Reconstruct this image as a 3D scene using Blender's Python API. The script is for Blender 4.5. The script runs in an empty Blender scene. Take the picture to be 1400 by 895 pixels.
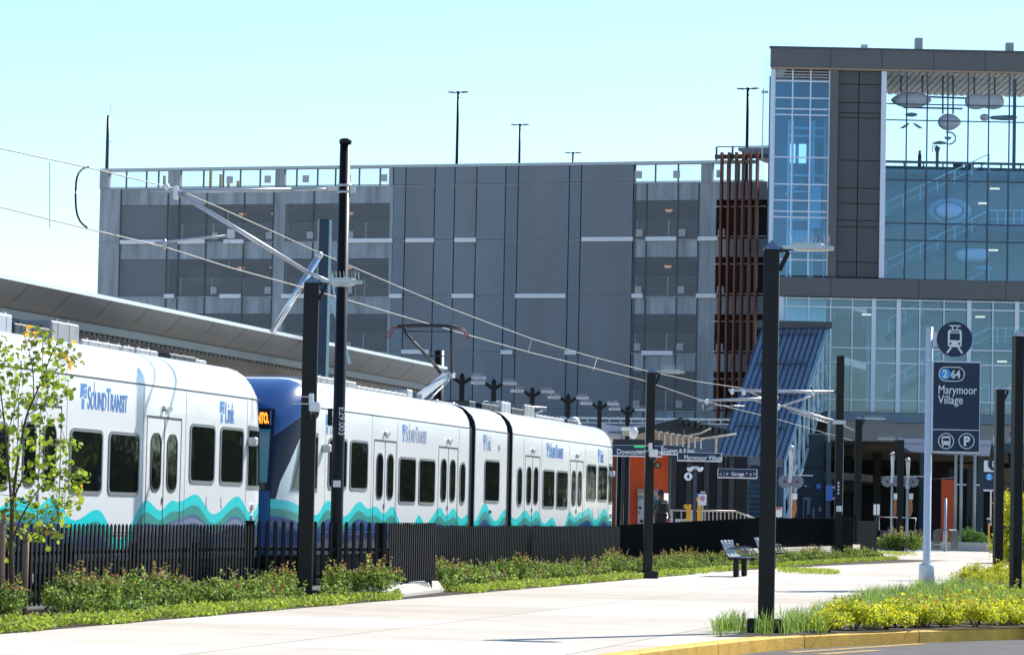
import bpy, bmesh, math, random
import numpy as np
from mathutils import Vector, Matrix
from math import sin, cos, pi, radians, atan2, sqrt, tan
S = bpy.context.scene
COL = S.collection
random.seed(7); RNG = np.random.default_rng(7)
# ---------------------------------------------------------------- camera
W0, H0, FPX = 1400.0, 895.0, 4485.0
EYE = 1.3
PITCH, ROLL = radians(3.254), radians(1.17)
cd = bpy.data.cameras.new('camera'); cam = bpy.data.objects.new('camera', cd); COL.objects.link(cam)
cd.sensor_width = 36.0; cd.lens = FPX/W0*36.0; cd.clip_start = 0.5; cd.clip_end = 6000
CM = Matrix.Rotation(pi/2+PITCH, 3, 'X') @ Matrix.Rotation(ROLL, 3, 'Z')
cam.matrix_world = Matrix.Translation((0,0,EYE)) @ CM.to_4x4()
S.camera = cam
# ---------------------------------------------------------------- light
SUN_AZ = atan2(3.35, 4.3)            # clockwise from +Y: the sun stands behind the station, to the right
SUN_EL = radians(41)
sd = Vector((sin(SUN_AZ)*cos(SUN_EL), cos(SUN_AZ)*cos(SUN_EL), sin(SUN_EL)))
w = bpy.data.worlds.new('World'); S.world = w; w.use_nodes = True
nt = w.node_tree; bg = nt.nodes['Background']
sky = nt.nodes.new('ShaderNodeTexSky'); sky.sky_type = 'NISHITA'; sky.sun_disc = False
sky.sun_elevation = SUN_EL; sky.sun_rotation = SUN_AZ
sky.air_density = 1.0; sky.dust_density = 0.0; sky.ozone_density = 2.5
tint = nt.nodes.new('ShaderNodeMix'); tint.data_type = 'RGBA'; tint.blend_type = 'MULTIPLY'; tint.inputs[0].default_value = 1.0
tint.inputs[7].default_value = (0.83, 0.94, 1.0, 1)          # a thin, clean spring sky, slightly cyan
nt.links.new(sky.outputs[0], tint.inputs[6]); nt.links.new(tint.outputs[2], bg.inputs[0]); bg.inputs[1].default_value = 0.118
sl = bpy.data.lights.new('sun', 'SUN'); sl.energy = 4.6; sl.angle = radians(0.53); sl.color = (1.0, 0.945, 0.85)
so = bpy.data.objects.new('sun', sl); COL.objects.link(so)
so.rotation_euler = (-sd).to_track_quat('-Z', 'Y').to_euler(); so.location = (20, 60, 60)
S.view_settings.view_transform = 'Standard'; S.view_settings.look = 'None'
S.view_settings.exposure = 0.75; S.view_settings.gamma = 1.0; S.view_settings.use_curve_mapping = False
S.cycles.max_bounces = 6; S.cycles.transparent_max_bounces = 16
# ---------------------------------------------------------------- survey of the photograph
def ray(px, py):
    d = CM @ Vector(((px-W0/2)/FPX, -(py-H0/2)/FPX, -1.0))
    return d
def P(px, py, Y):
    d = ray(px, py); t = Y/d.y
    return Vector((d.x*t, Y, EYE+d.z*t))
def G(px, py, z=0.0):
    d = ray(px, py); t = (z-EYE)/d.z
    return Vector((d.x*t, d.y*t, z))
class Frame:
    """A vertical plane standing in the world: local x along it, local y away from the viewer."""
    def __init__(s, ox, oy, ang):
        s.o = Vector((ox, oy, 0)); s.ang = ang
        s.ux = Vector((cos(ang), sin(ang), 0)); s.uy = Vector((-sin(ang), cos(ang), 0))
    def uz(s, px, py, off=0.0):
        d = ray(px, py); c = Vector((0,0,EYE))
        t = (off-(c-s.o).dot(s.uy))/d.dot(s.uy)
        p = c+d*t
        return (p-s.o).dot(s.ux), p.z
    def w(s, u, v, z=0.0):
        return s.o+s.ux*u+s.uy*v+Vector((0,0,z))
    def loc(s, p):
        q = Vector(p)-s.o
        return Vector((q.dot(s.ux), q.dot(s.uy), q.z))
vd = ray(1672, 721.8); TANG = atan2(vd.y, vd.x)          # direction of the tracks
TR = Frame(-15.3, 0, TANG)
GA = Frame(P(1000, 400, 181).x, 181, radians(-17.6))     # garage front
TW = Frame(0, 172, 0)                                    # glass tower front
# ---------------------------------------------------------------- materials
MATS = {}
def mat(name, col, rough=0.6, metal=0.0, var=0.12, scale=4.0, bump=0.0, bscale=40.0, spec=0.5, coat=0.0, stretch=None, emis=None, estr=1.0):
    if name in MATS: return MATS[name]
    m = bpy.data.materials.new(name); m.use_nodes = True
    t = m.node_tree; b = t.nodes['Principled BSDF']
    b.inputs['Roughness'].default_value = rough; b.inputs['Metallic'].default_value = metal
    b.inputs['Specular IOR Level'].default_value = spec; b.inputs['Coat Weight'].default_value = coat
    b.inputs['Base Color'].default_value = (*col, 1)
    if var or bump:
        tc = t.nodes.new('ShaderNodeTexCoord'); src = tc.outputs['Object']
        if stretch:
            mp = t.nodes.new('ShaderNodeMapping'); mp.inputs['Scale'].default_value = stretch
            t.links.new(src, mp.inputs[0]); src = mp.outputs[0]
        if var:
            n = t.nodes.new('ShaderNodeTexNoise'); n.inputs['Scale'].default_value = scale; n.inputs['Detail'].default_value = 6
            n.inputs['Roughness'].default_value = 0.65
            t.links.new(src, n.inputs['Vector'])
            r = t.nodes.new('ShaderNodeValToRGB')
            r.color_ramp.elements[0].position = 0.3; r.color_ramp.elements[1].position = 0.72
            r.color_ramp.elements[0].color = (*[max(0, c*(1-var)) for c in col], 1)
            r.color_ramp.elements[1].color = (*[min(1, c*(1+var*0.6)) for c in col], 1)
            t.links.new(n.outputs[0], r.inputs[0]); t.links.new(r.outputs[0], b.inputs['Base Color'])
        if bump:
            n2 = t.nodes.new('ShaderNodeTexNoise'); n2.inputs['Scale'].default_value = bscale; n2.inputs['Detail'].default_value = 4
            t.links.new(src, n2.inputs['Vector'])
            bp = t.nodes.new('ShaderNodeBump'); bp.inputs['Strength'].default_value = bump; bp.inputs['Distance'].default_value = 0.02
            t.links.new(n2.outputs[0], bp.inputs['Height']); t.links.new(bp.outputs[0], b.inputs['Normal'])
    if emis:
        b.inputs['Emission Color'].default_value = (*emis, 1); b.inputs['Emission Strength'].default_value = estr
    MATS[name] = m
    return m
def glass(name, tint, refl=0.6, base=0.05, mix_dark=0.0):
    """See-through architectural glass: tinted transparency with a mirror coat that grows at grazing angles."""
    m = bpy.data.materials.new(name); m.use_nodes = True; t = m.node_tree
    t.nodes.remove(t.nodes['Principled BSDF']); out = t.nodes['Material Output']
    tr = t.nodes.new('ShaderNodeBsdfTransparent'); tr.inputs[0].default_value = (*tint, 1)
    gl = t.nodes.new('ShaderNodeBsdfGlossy'); gl.inputs['Roughness'].default_value = 0.02; gl.inputs[0].default_value = (0.7,0.85,1,1)
    lw = t.nodes.new('ShaderNodeLayerWeight'); lw.inputs[0].default_value = 0.35
    mt = t.nodes.new('ShaderNodeMath'); mt.operation = 'MULTIPLY_ADD'; mt.inputs[1].default_value = refl; mt.inputs[2].default_value = base
    t.links.new(lw.outputs['Fresnel'], mt.inputs[0])
    mx = t.nodes.new('ShaderNodeMixShader'); t.links.new(mt.outputs[0], mx.inputs[0])
    t.links.new(tr.outputs[0], mx.inputs[1]); t.links.new(gl.outputs[0], mx.inputs[2])
    t.links.new(mx.outputs[0], out.inputs[0]); MATS[name] = m
    return m
def screen(name, col, cover):
    """Fine woven metal mesh, too fine to see its wires: part of the light goes through, part meets grey wire."""
    m = bpy.data.materials.new(name); m.use_nodes = True; t = m.node_tree
    b = t.nodes['Principled BSDF']; b.inputs['Base Color'].default_value = (*col,1); b.inputs['Roughness'].default_value = 0.5
    out = t.nodes['Material Output']; tr = t.nodes.new('ShaderNodeBsdfTransparent')
    mx = t.nodes.new('ShaderNodeMixShader'); mx.inputs[0].default_value = cover
    t.links.new(tr.outputs[0], mx.inputs[1]); t.links.new(b.outputs[0], mx.inputs[2]); t.links.new(mx.outputs[0], out.inputs[0])
    MATS[name] = m
    return m
def leafmat(name, col, var=0.35, trans=0.45):
    m = bpy.data.materials.new(name); m.use_nodes = True; t = m.node_tree
    b = t.nodes['Principled BSDF']; b.inputs['Roughness'].default_value = 0.55; b.inputs['Specular IOR Level'].default_value = 0.3
    out = t.nodes['Material Output']
    gi = t.nodes.new('ShaderNodeNewGeometry'); r = t.nodes.new('ShaderNodeValToRGB')
    r.color_ramp.elements[0].color = (*[c*(1-var) for c in col],1); r.color_ramp.elements[1].color = (*[min(1,c*(1+var)) for c in col],1)
    t.links.new(gi.outputs['Random Per Island'], r.inputs[0]); t.links.new(r.outputs[0], b.inputs['Base Color'])
    tl = t.nodes.new('ShaderNodeBsdfTranslucent'); t.links.new(r.outputs[0], tl.inputs[0])
    mx = t.nodes.new('ShaderNodeMixShader'); mx.inputs[0].default_value = trans
    t.links.new(b.outputs[0], mx.inputs[1]); t.links.new(tl.outputs[0], mx.inputs[2]); t.links.new(mx.outputs[0], out.inputs[0])
    MATS[name] = m
    return m
# ---------------------------------------------------------------- mesh building
class MB:
    def __init__(s): s.v=[]; s.f=[]; s.m=[]; s.sm=[]
    def add(s, vs, fs, mi=0, smooth=False):
        b=len(s.v); s.v.extend([tuple(v) for v in vs])
        for f in fs: s.f.append(tuple(i+b for i in f)); s.m.append(mi); s.sm.append(smooth)
        return s
    def box(s, x0,x1,y0,y1,z0,z1, mi=0, rot=None, at=None, bev=0.0):
        if x1<x0: x0,x1=x1,x0
        if y1<y0: y0,y1=y1,y0
        if z1<z0: z0,z1=z1,z0
        if bev>0 and min(x1-x0,y1-y0,z1-z0)>2.2*bev:
            vs=[]; idx={}
            for sx in (0,1):
                for sy in (0,1):
                    for sz in (0,1):
                        X=(x0,x1)[sx];Y=(y0,y1)[sy];Z=(z0,z1)[sz]
                        dx=bev*(1-2*sx);dy=bev*(1-2*sy);dz=bev*(1-2*sz)
                        idx[sx,sy,sz]=len(vs)
                        vs+= [(X,Y+dy,Z+dz),(X+dx,Y,Z+dz),(X+dx,Y+dy,Z)]
            I=lambda a,b,c,k: idx[a,b,c]+k
            fs=[]
            for k,(ax) in enumerate((0,1,2)):
                o=[q for q in (0,1,2) if q!=ax]
                for e in (0,1):
                    q=[]
                    for (u,v) in ((0,0),(1,0),(1,1),(0,1)):
                        c=[0,0,0]; c[ax]=e; c[o[0]]=u; c[o[1]]=v; q.append(I(*c,k))
                    fs.append(q)
            for ax in (0,1,2):
                o=[q for q in (0,1,2) if q!=ax]
                for u in (0,1):
                    for v in (0,1):
                        c0=[0,0,0]; c0[o[0]]=u; c0[o[1]]=v; c1=list(c0); c1[ax]=1
                        fs.append([I(*c0,o[0]),I(*c1,o[0]),I(*c1,o[1]),I(*c0,o[1])])
            for k in idx: fs.append([idx[k],idx[k]+1,idx[k]+2])
        else:
            vs=[(x0,y0,z0),(x1,y0,z0),(x1,y1,z0),(x0,y1,z0),(x0,y0,z1),(x1,y0,z1),(x1,y1,z1),(x0,y1,z1)]
            fs=[(0,3,2,1),(4,5,6,7),(0,1,5,4),(1,2,6,5),(2,3,7,6),(3,0,4,7)]
        if rot is not None: vs=[rot@Vector(v) for v in vs]
        if at is not None: vs=[Vector(v)+Vector(at) for v in vs]
        return s.add(vs,fs,mi)
    def prism(s, pts, z0, z1, mi=0, axis='z'):
        """pts: 2-D outline; extruded along axis ('z': pts are x,y; 'y': pts are x,z)."""
        n=len(pts)
        if axis=='z': vs=[(x,y,z0) for x,y in pts]+[(x,y,z1) for x,y in pts]
        elif axis=='y': vs=[(x,z0,y) for x,y in pts]+[(x,z1,y) for x,y in pts]
        else: vs=[(z0,x,y) for x,y in pts]+[(z1,x,y) for x,y in pts]
        fs=[tuple(range(n))[::-1],tuple(range(n,2*n))]+[(i,(i+1)%n,n+(i+1)%n,n+i) for i in range(n)]
        return s.add(vs,fs,mi)
    def tube(s, pts, r, n=8, mi=0, caps=True, smooth=True):
        pts=[Vector(p) for p in pts]; rs = r if isinstance(r,(list,tuple)) else [r]*len(pts)
        vs=[]; fs=[]; up=None
        for i,p in enumerate(pts):
            d=(pts[min(i+1,len(pts)-1)]-pts[max(i-1,0)]).normalized()
            if up is None: up=Vector((0,0,1)) if abs(d.z)<0.9 else Vector((1,0,0))
            a=d.cross(up); 
            if a.length<1e-5: a=d.cross(Vector((0,1,0)))
            a.normalize(); b=a.cross(d).normalized()
            for k in range(n):
                an=2*pi*k/n; vs.append(p+a*(cos(an)*rs[i])+b*(sin(an)*rs[i]))
        for i in range(len(pts)-1):
            for k in range(n):
                k2=(k+1)%n; fs.append((i*n+k,i*n+k2,(i+1)*n+k2,(i+1)*n+k))
        s.add(vs,fs,mi,smooth)
        if caps:
            b=len(s.v)-len(vs)
            s.f.append(tuple(b+k for k in range(n))[::-1]); s.m.append(mi); s.sm.append(False)
            s.f.append(tuple(b+len(vs)-n+k for k in range(n))); s.m.append(mi); s.sm.append(False)
        return s
    def bar(s, p, q, w, h, mi=0):
        """Rectangular bar from p to q, w wide (level), h high."""
        p=Vector(p); q=Vector(q); d=(q-p).normalized()
        a=d.cross(Vector((0,0,1)))
        if a.length<1e-4: a=Vector((1,0,0))
        a.normalize(); b=a.cross(d).normalized()
        vs=[]
        for c in (p,q):
            for (u,v) in ((-1,-1),(1,-1),(1,1),(-1,1)): vs.append(c+a*(u*w/2)+b*(v*h/2))
        return s.add(vs,[(0,1,2,3)[::-1],(4,5,6,7),(0,1,5,4),(1,2,6,5),(2,3,7,6),(3,0,4,7)],mi)
    def lathe(s, prof, n=16, mi=0, at=(0,0,0), ax='z'):
        vs=[];fs=[]
        for r,z in prof:
            for k in range(n):
                a=2*pi*k/n
                p=(r*cos(a),r*sin(a),z) if ax=='z' else ((r*cos(a),z,r*sin(a)) if ax=='y' else (z,r*cos(a),r*sin(a)))
                vs.append((p[0]+at[0],p[1]+at[1],p[2]+at[2]))
        for i in range(len(prof)-1):
            for k in range(n):
                k2=(k+1)%n; fs.append((i*n+k,i*n+k2,(i+1)*n+k2,(i+1)*n+k))
        fs.append(tuple(range(n))[::-1]); fs.append(tuple(range((len(prof)-1)*n,len(prof)*n)))
        b=len(s.f); s.add(vs,fs,mi,True); s.sm[-1]=False; s.sm[-2]=False
        return s
    def build(s, name, mats, parent=None, label=None, world=False):
        """world=True: the vertices are in world coordinates; they are stored relative to the parent."""
        me=bpy.data.meshes.new(name)
        vs=s.v
        if world and parent is not None:
            inv=root_matrix(parent).inverted(); vs=[tuple(inv@Vector(v)) for v in s.v]
        me.from_pydata(vs,[],s.f)
        if not isinstance(mats,(list,tuple)): mats=[mats]
        for m in mats: me.materials.append(m)
        me.polygons.foreach_set('material_index',s.m); me.polygons.foreach_set('use_smooth',s.sm)
        me.update()
        o=bpy.data.objects.new(name,me); COL.objects.link(o)
        if parent is not None: o.parent=parent
        if label: o['label']=label
        return o
def root_matrix(o):
    m=Matrix.Translation(o.location)@o.rotation_euler.to_matrix().to_4x4()
    return root_matrix(o.parent)@m if o.parent else m
def tag(o,label,cat,group=None,kind=None):
    if label: o['label']=label
    if cat: o['category']=cat
    if group: o['group']=group
    if kind: o['kind']=kind
    return o
def thing(name,label,cat,loc=(0,0,0),rz=0.0,group=None):
    o=bpy.data.objects.new(name,None); COL.objects.link(o); o.empty_display_size=0.2
    o.location=loc; o.rotation_euler=(0,0,rz)
    return tag(o,label,cat,group)
def struct(name,mb,m):
    o=mb.build(name,m); o['kind']='structure'; return o
def fthing(fr,name,label,cat,u=0,v=0,z=0,group=None):
    return thing(name,label,cat,fr.w(u,v,z),fr.ang,group)
KIDS={}
def dup(root,loc=None,rz=None,label=None,scale=None):
    """Copy of a thing with copies of its parts and their sub-parts (mesh data shared)."""
    kids={}
    for o in S.objects:
        if o.parent: kids.setdefault(o.parent.name,[]).append(o)
    def rec(o,p):
        c=o.copy(); COL.objects.link(c)
        if p: c.parent=p
        for k in kids.get(o.name,[]): rec(k,c)
        return c
    r=rec(root,None)
    if loc is not None: r.location=loc
    if rz is not None: r.rotation_euler=(0,0,rz)
    if scale is not None: r.scale=(scale,)*3 if not isinstance(scale,tuple) else scale
    if label: r['label']=label
    return r
def text(name, s, size, m, parent, loc, rz=0.0, sx=1.0, ext=0.004, align='LEFT', bold=0.0, rx=pi/2, ry=0.0, shear=0.0, rotm=None):
    """Lettering as a mesh, standing upright in the parent's x-z plane, read from -y."""
    cu=bpy.data.curves.new(name,'FONT'); cu.body=s; cu.size=size; cu.align_x=align; cu.extrude=ext; cu.offset=bold; cu.resolution_u=3; cu.shear=shear
    o=bpy.data.objects.new(name,cu); COL.objects.link(o)
    dg=bpy.context.evaluated_depsgraph_get(); me=bpy.data.meshes.new_from_object(o.evaluated_get(dg))
    bpy.data.objects.remove(o); bpy.data.curves.remove(cu)
    R=rotm if rotm is not None else (Matrix.Rotation(rz,3,'Z')@Matrix.Rotation(ry,3,'Y')@Matrix.Rotation(rx,3,'X'))
    for v in me.vertices:
        v.co=R@Vector((v.co.x*sx,v.co.y,v.co.z))+Vector(loc)
    me.materials.clear(); me.materials.append(m); me.name=name
    q=bpy.data.objects.new(name,me); COL.objects.link(q); q.parent=parent
    return q
def rrect(x0,x1,z0,z1,r,n=4):
    pts=[]
    for cx,cz,a0 in ((x1-r,z0+r,-pi/2),(x1-r,z1-r,0),(x0+r,z1-r,pi/2),(x0+r,z0+r,pi)):
        for k in range(n+1):
            a=a0+pi/2*k/n; pts.append((cx+r*cos(a),cz+r*sin(a)))
    return pts
def ring(mb,outer,inner,y0,y1,mi=0):
    """Frame between two outlines of equal count, extruded from y0 (front) to y1."""
    n=len(outer)
    vs=[(x,y0,z) for x,z in outer]+[(x,y0,z) for x,z in inner]+[(x,y1,z) for x,z in outer]+[(x,y1,z) for x,z in inner]
    fs=[]
    for i in range(n):
        j=(i+1)%n
        fs+=[(i,j,n+j,n+i),(i,2*n+i,2*n+j,j),(n+i,n+j,3*n+j,3*n+i)]
    mb.add(vs,fs,mi)
def disc_pts(cx,cz,r,n=28): return [(cx+r*cos(2*pi*k/n),cz+r*sin(2*pi*k/n)) for k in range(n)]
def leafmesh(name, pts, size, mats, mix=None, parent=None, dirs=None, aspect=0.62, jitter=0.3, shape='leaf'):
    """Thousands of small pointed leaves (4-vertex kites) with random tilt at the given points."""
    pts=np.asarray(pts,dtype=float); n=len(pts)
    a=RNG.normal(size=(n,3)); 
    if dirs is not None: a=a*0.55+dirs
    a/=np.linalg.norm(a,axis=1)[:,None]
    b=np.cross(a,RNG.normal(size=(n,3))); b/=np.linalg.norm(b,axis=1)[:,None]
    L=size*(1+jitter*RNG.uniform(-1,1,n))[:,None]; Wd=L*aspect*0.5
    nn=np.cross(a,b)
    if shape=='leaf':
        v=np.stack([pts-a*L*0.5, pts+b*Wd+nn*L*0.06, pts+a*L*0.5, pts-b*Wd+nn*L*0.06],axis=1).reshape(-1,3)
        k=4
    else:
        ang=[pi*(0.25+0.5*q) for q in range(4)]
        an=np.linspace(0,2*pi,7)[:-1]
        v=np.stack([pts+a*L*0.5*cos(q)+b*L*0.5*sin(q)+nn*L*0.08*cos(2*q) for q in an],axis=1).reshape(-1,3); k=6
    me=bpy.data.meshes.new(name)
    me.vertices.add(n*k); me.vertices.foreach_set('co',v.ravel())
    me.loops.add(n*k); me.loops.foreach_set('vertex_index',np.arange(n*k,dtype=np.int32))
    me.polygons.add(n); me.polygons.foreach_set('loop_start',np.arange(n,dtype=np.int32)*k)
    me.polygons.foreach_set('loop_total',np.full(n,k,dtype=np.int32))
    for m in mats: me.materials.append(m)
    mi=RNG.choice(len(mats),n,p=mix) if mix is None or len(mix)==len(mats) else np.asarray(mix)
    me.polygons.foreach_set('material_index',mi.astype(np.int32)); me.update(calc_edges=True)
    o=bpy.data.objects.new(name,me); COL.objects.link(o)
    if parent is not None: o.parent=parent
    return o
# ---- palette (real base colours)
BLACK=mat('black paint',(0.005,0.0055,0.007),0.40,0,0.25,3,spec=0.28)
FBLK=mat('black fence paint',(0.005,0.0055,0.007),0.6,0,0.2,6,spec=0.2)
CONC=mat('pale concrete',(0.55,0.52,0.47),0.85,0,0.10,0.6,0.15,60)
NAVY=mat('navy sign enamel',(0.009,0.026,0.07),0.5,0,0.05)
WHITE=mat('white paint',(0.8,0.8,0.8),0.35,0,0.03,3)
SIGNW=mat('sign white',(0.82,0.83,0.85),0.5,0,0)
GALV=mat('galvanised steel',(0.55,0.56,0.58),0.42,0.6,0.15,5)
DSTEEL=mat('dark steel',(0.06,0.065,0.07),0.45,0.4,0.2,8)
ALU=mat('brushed aluminium',(0.62,0.64,0.67),0.35,0.75,0.08,6)
RUBBER=mat('black rubber',(0.012,0.012,0.013),0.75,0,0.2)
LENS=mat('smoked lens',(0.02,0.02,0.025),0.08,0,0)
YEL=mat('yellow paint',(0.8,0.38,0.02),0.5,0,0.15,5)
RED=mat('red paint',(0.5,0.02,0.015),0.5,0,0.1)
# ================================================================ the setting
GRD=mat('distant ground',(0.16,0.155,0.14),0.9,0,0.25,0.1)
ASPH=mat('asphalt',(0.105,0.10,0.10),0.9,0,0.28,2.5,0.6,160)
SOIL=mat('bark mulch',(0.045,0.030,0.02),0.95,0,0.5,9,0.9,50)
BALL=mat('ballast',(0.13,0.125,0.12),0.95,0,0.5,14,1.0,30)
def concrete_slab_mat():
    m=bpy.data.materials.new('concrete paving'); m.use_nodes=True; t=m.node_tree; b=t.nodes['Principled BSDF']
    b.inputs['Roughness'].default_value=0.88
    tc=t.nodes.new('ShaderNodeTexCoord')
    mp=t.nodes.new('ShaderNodeMapping'); mp.inputs['Rotation'].default_value=(0,0,-TANG); t.links.new(tc.outputs['Object'],mp.inputs[0])
    br=t.nodes.new('ShaderNodeTexBrick'); br.offset=0.0; br.inputs['Scale'].default_value=1.0
    br.inputs['Brick Width'].default_value=3.0; br.inputs['Row Height'].default_value=3.0
    br.inputs['Mortar Size'].default_value=0.02; br.inputs['Bias'].default_value=0.0
    br.inputs['Color1'].default_value=(0.64,0.60,0.53,1); br.inputs['Color2'].default_value=(0.50,0.435,0.365,1); br.inputs['Mortar'].default_value=(0.30,0.28,0.25,1)
    t.links.new(mp.outputs[0],br.inputs[0])
    n=t.nodes.new('ShaderNodeTexNoise'); n.inputs['Scale'].default_value=0.7; n.inputs['Detail'].default_value=8; n.inputs['Roughness'].default_value=0.7
    t.links.new(tc.outputs['Object'],n.inputs['Vector'])
    r=t.nodes.new('ShaderNodeValToRGB'); r.color_ramp.elements[0].position=0.3; r.color_ramp.elements[0].color=(0.80,0.79,0.77,1); r.color_ramp.elements[1].position=0.65; r.color_ramp.elements[1].color=(1,1,1,1)
    t.links.new(n.outputs[0],r.inputs[0])
    mx=t.nodes.new('ShaderNodeMix'); mx.data_type='RGBA'; mx.blend_type='MULTIPLY'; mx.inputs[0].default_value=1
    t.links.new(br.outputs[0],mx.inputs[6]); t.links.new(r.outputs[0],mx.inputs[7]); t.links.new(mx.outputs[2],b.inputs['Base Color'])
    n2=t.nodes.new('ShaderNodeTexNoise'); n2.inputs['Scale'].default_value=90; t.links.new(tc.outputs['Object'],n2.inputs['Vector'])
    bp=t.nodes.new('ShaderNodeBump'); bp.inputs['Strength'].default_value=0.15; bp.inputs['Distance'].default_value=0.01
    t.links.new(n2.outputs[0],bp.inputs['Height']); t.links.new(bp.outputs[0],b.inputs['Normal'])
    return m
PAVE=concrete_slab_mat()
KERBM=mat('yellow kerb paint',(0.78,0.44,0.06),0.8,0,0.28,3,0.4,40)
struct('ground',MB().add([(-1500,-300,-0.17),(1500,-300,-0.17),(1500,4000,-0.17),(-1500,4000,-0.17)],[(0,1,2,3)]),GRD)
# kerb line (outer top edge) from the photograph
kp=[G(x,y) for x,y in ((870,891),(960,880),(1055,870),(1150,865.5),(1260,861),(1400,857))]
d0=(kp[0]-kp[1]).normalized()
kerb=[kp[0]+d0*25+Vector((0,-14,0)), kp[0]+d0*12+Vector((0,-3.5,0)), kp[0]+d0*4+Vector((0,-0.5,0))]+kp
d1=(kp[-1]-kp[-2]).normalized(); kerb+= [kp[-1]+d1*k for k in (6,14,26,40)]
# smooth it
def chaikin(p,n=2):
    for _ in range(n):
        q=[p[0]]
        for a,b in zip(p[:-1],p[1:]): q+=[a*0.75+b*0.25,a*0.25+b*0.75]
        q.append(p[-1]); p=q
    return p
kerb=chaikin(kerb,2)
def offset(line,d):
    out=[]
    for i,p in enumerate(line):
        t=(line[min(i+1,len(line)-1)]-line[max(i-1,0)]).normalized(); out.append(p+Vector((-t.y,t.x,0))*d)
    return out
kin=offset(kerb,0.16)
# road in front of the kerb
rd=MB(); far=[(p.x,p.y,-0.165) for p in kerb]; n=len(far)
vs=far+[(x,-60,-0.165) for x,_,_ in far]
rd.add([(x,y,-0.15) for x,y,z in vs],[(i,i+n,i+1+n,i+1) for i in range(n-1)])
struct('road',rd,ASPH)
# worn yellow hatching at the kerb foot
HATCH=mat('worn yellow paint',(0.42,0.27,0.08),0.9,0,0.6,12)
hm=MB()
for k,(x0,y0,x1,y1) in enumerate(((1062,885,1190,879),(1080,891,1262,879),(1120,893.5,1200,888))):
    a=G(x0,y0,-0.146); b=G(x1,y1,-0.146); t=(b-a).normalized(); nn=Vector((-t.y,t.x,0))*0.09
    hm.add([a-nn,b-nn,b+nn,a+nn],[(0,1,2,3)])
struct('road_marking',hm,HATCH)
# upper slab: everything behind the kerb is one raised, paved level
sl_=MB(); n=len(kin)
vs=[(p.x,p.y,0) for p in kin]+[(p.x,p.y,-0.17) for p in kin]+[(p.x*1.0-0*(k),420,0) for k,p in enumerate(kin)]
sl_.add(vs,[(i,i+1,2*n+i+1,2*n+i) for i in range(n-1)]+[(n+i,n+i+1,i+1,i) for i in range(n-1)])
x0,x1=kin[0].x,kin[-1].x
sl_.add([(-400,420,0),(x0,420,0),(x0,kin[0].y,0),(-400,kin[0].y,0)],[(0,3,2,1)])
sl_.add([(x1,420,0),(400,420,0),(400,kin[-1].y,0),(x1,kin[-1].y,0)],[(0,3,2,1)])
struct('concrete_path',sl_,PAVE)
# kerb stones: blocks with joints
kb=MB(); i=0; L=0
segs=[]; acc=0; cur=[0]
for i in range(1,len(kerb)):
    acc+=(kerb[i]-kerb[i-1]).length; cur.append(acc)
def along(line,cum,s):
    for i in range(1,len(cum)):
        if cum[i]>=s:
            t=(s-cum[i-1])/(cum[i]-cum[i-1]); return line[i-1].lerp(line[i],t)
    return line[-1]
tot=cur[-1]; s0=0.3; ks=2.95; first=0
while s0<tot-ks:
    N=5; A=[along(kerb,cur,s0+0.012+(ks-0.024)*k/N) for k in range(N+1)]; B=[along(kin,[c*1.0 for c in cur],s0+0.012+(ks-0.024)*k/N) for k in range(N+1)]
    vs=[];b=0.02
    for a,bb in zip(A,B):
        t=(a-bb).normalized(); a2=a+t*0.012
        vs+=[(a2.x,a2.y,-0.17),(a2.x,a2.y,0.004-b),(a2.x-t.x*b,a2.y-t.y*b,0.004),(bb.x,bb.y,0.006),(bb.x,bb.y,-0.16)]
    fs=[]
    for k in range(N):
        for j in range(4): fs.append((k*5+j,k*5+j+1,(k+1)*5+j+1,(k+1)*5+j))
    fs+=[(0,1,2,3,4),(N*5,N*5+1,N*5+2,N*5+3,N*5+4)[::-1]]
    kb.add(vs,fs); s0+=ks
struct('kerb',kb,KERBM)
# planting bed along the fence (parallel to the tracks)
BEDF=3.05   # distance of the bed's front edge from the train's side (local y of the track frame is negative towards us)
def trw(s,v,z=0): return TR.w(s,v,z)
bed=MB()
def sheet(mb,pts,z): mb.add([(p.x,p.y,z) for p in pts],[tuple(range(len(pts)))])
struct_bed=[trw(20,-3.0),trw(79,-3.0),trw(81.5,-2.3),trw(84,-2.9),trw(100,-3.9),trw(118,-5.6),trw(118,-0.56),trw(20,-0.56)]
sheet(bed,struct_bed,0.005); struct('planting_soil',bed,SOIL)
b2=MB(); fb=[G(x,y) for x,y in ((975,871),(1055,871),(1150,866.5),(1260,862),(1400,858))]
fb=[p+Vector((0,0.2,0)) for p in fb]
fb+= [fb[-1]+Vector((8,1.5,0)), Vector((17,70,0)), Vector((17,86,0)), Vector((13.3,86,0)), G(1335,789), G(1290,797), G(1255,806), G(1180,824), G(1110,847), G(1060,862), G(985,869)]
sheet(b2,fb,0.006); struct('planting_soil',b2,SOIL)
# track bed and rails
tb=MB(); sheet(tb,[trw(10,-0.55),trw(130,-0.55),trw(130,3.3),trw(10,3.3)],0.008); struct('track_bed',tb,BALL)
rail=mat('rail steel',(0.25,0.2,0.17),0.4,0.8,0.2)
rl=MB()
for v in (0.6,2.05): rl.box(10,130,v-0.035,v+0.035,0.01,0.15)
o=struct('track',rl,rail); o.location=TR.o; o.rotation_euler=(0,0,TR.ang)
pf=MB(); pf.box(20,86,3.3,12,0,0.5); pf.box(98,128,-1.5,12,0,0.42)
o=struct('platform',pf,CONC); o.location=TR.o; o.rotation_euler=(0,0,TR.ang)
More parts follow.
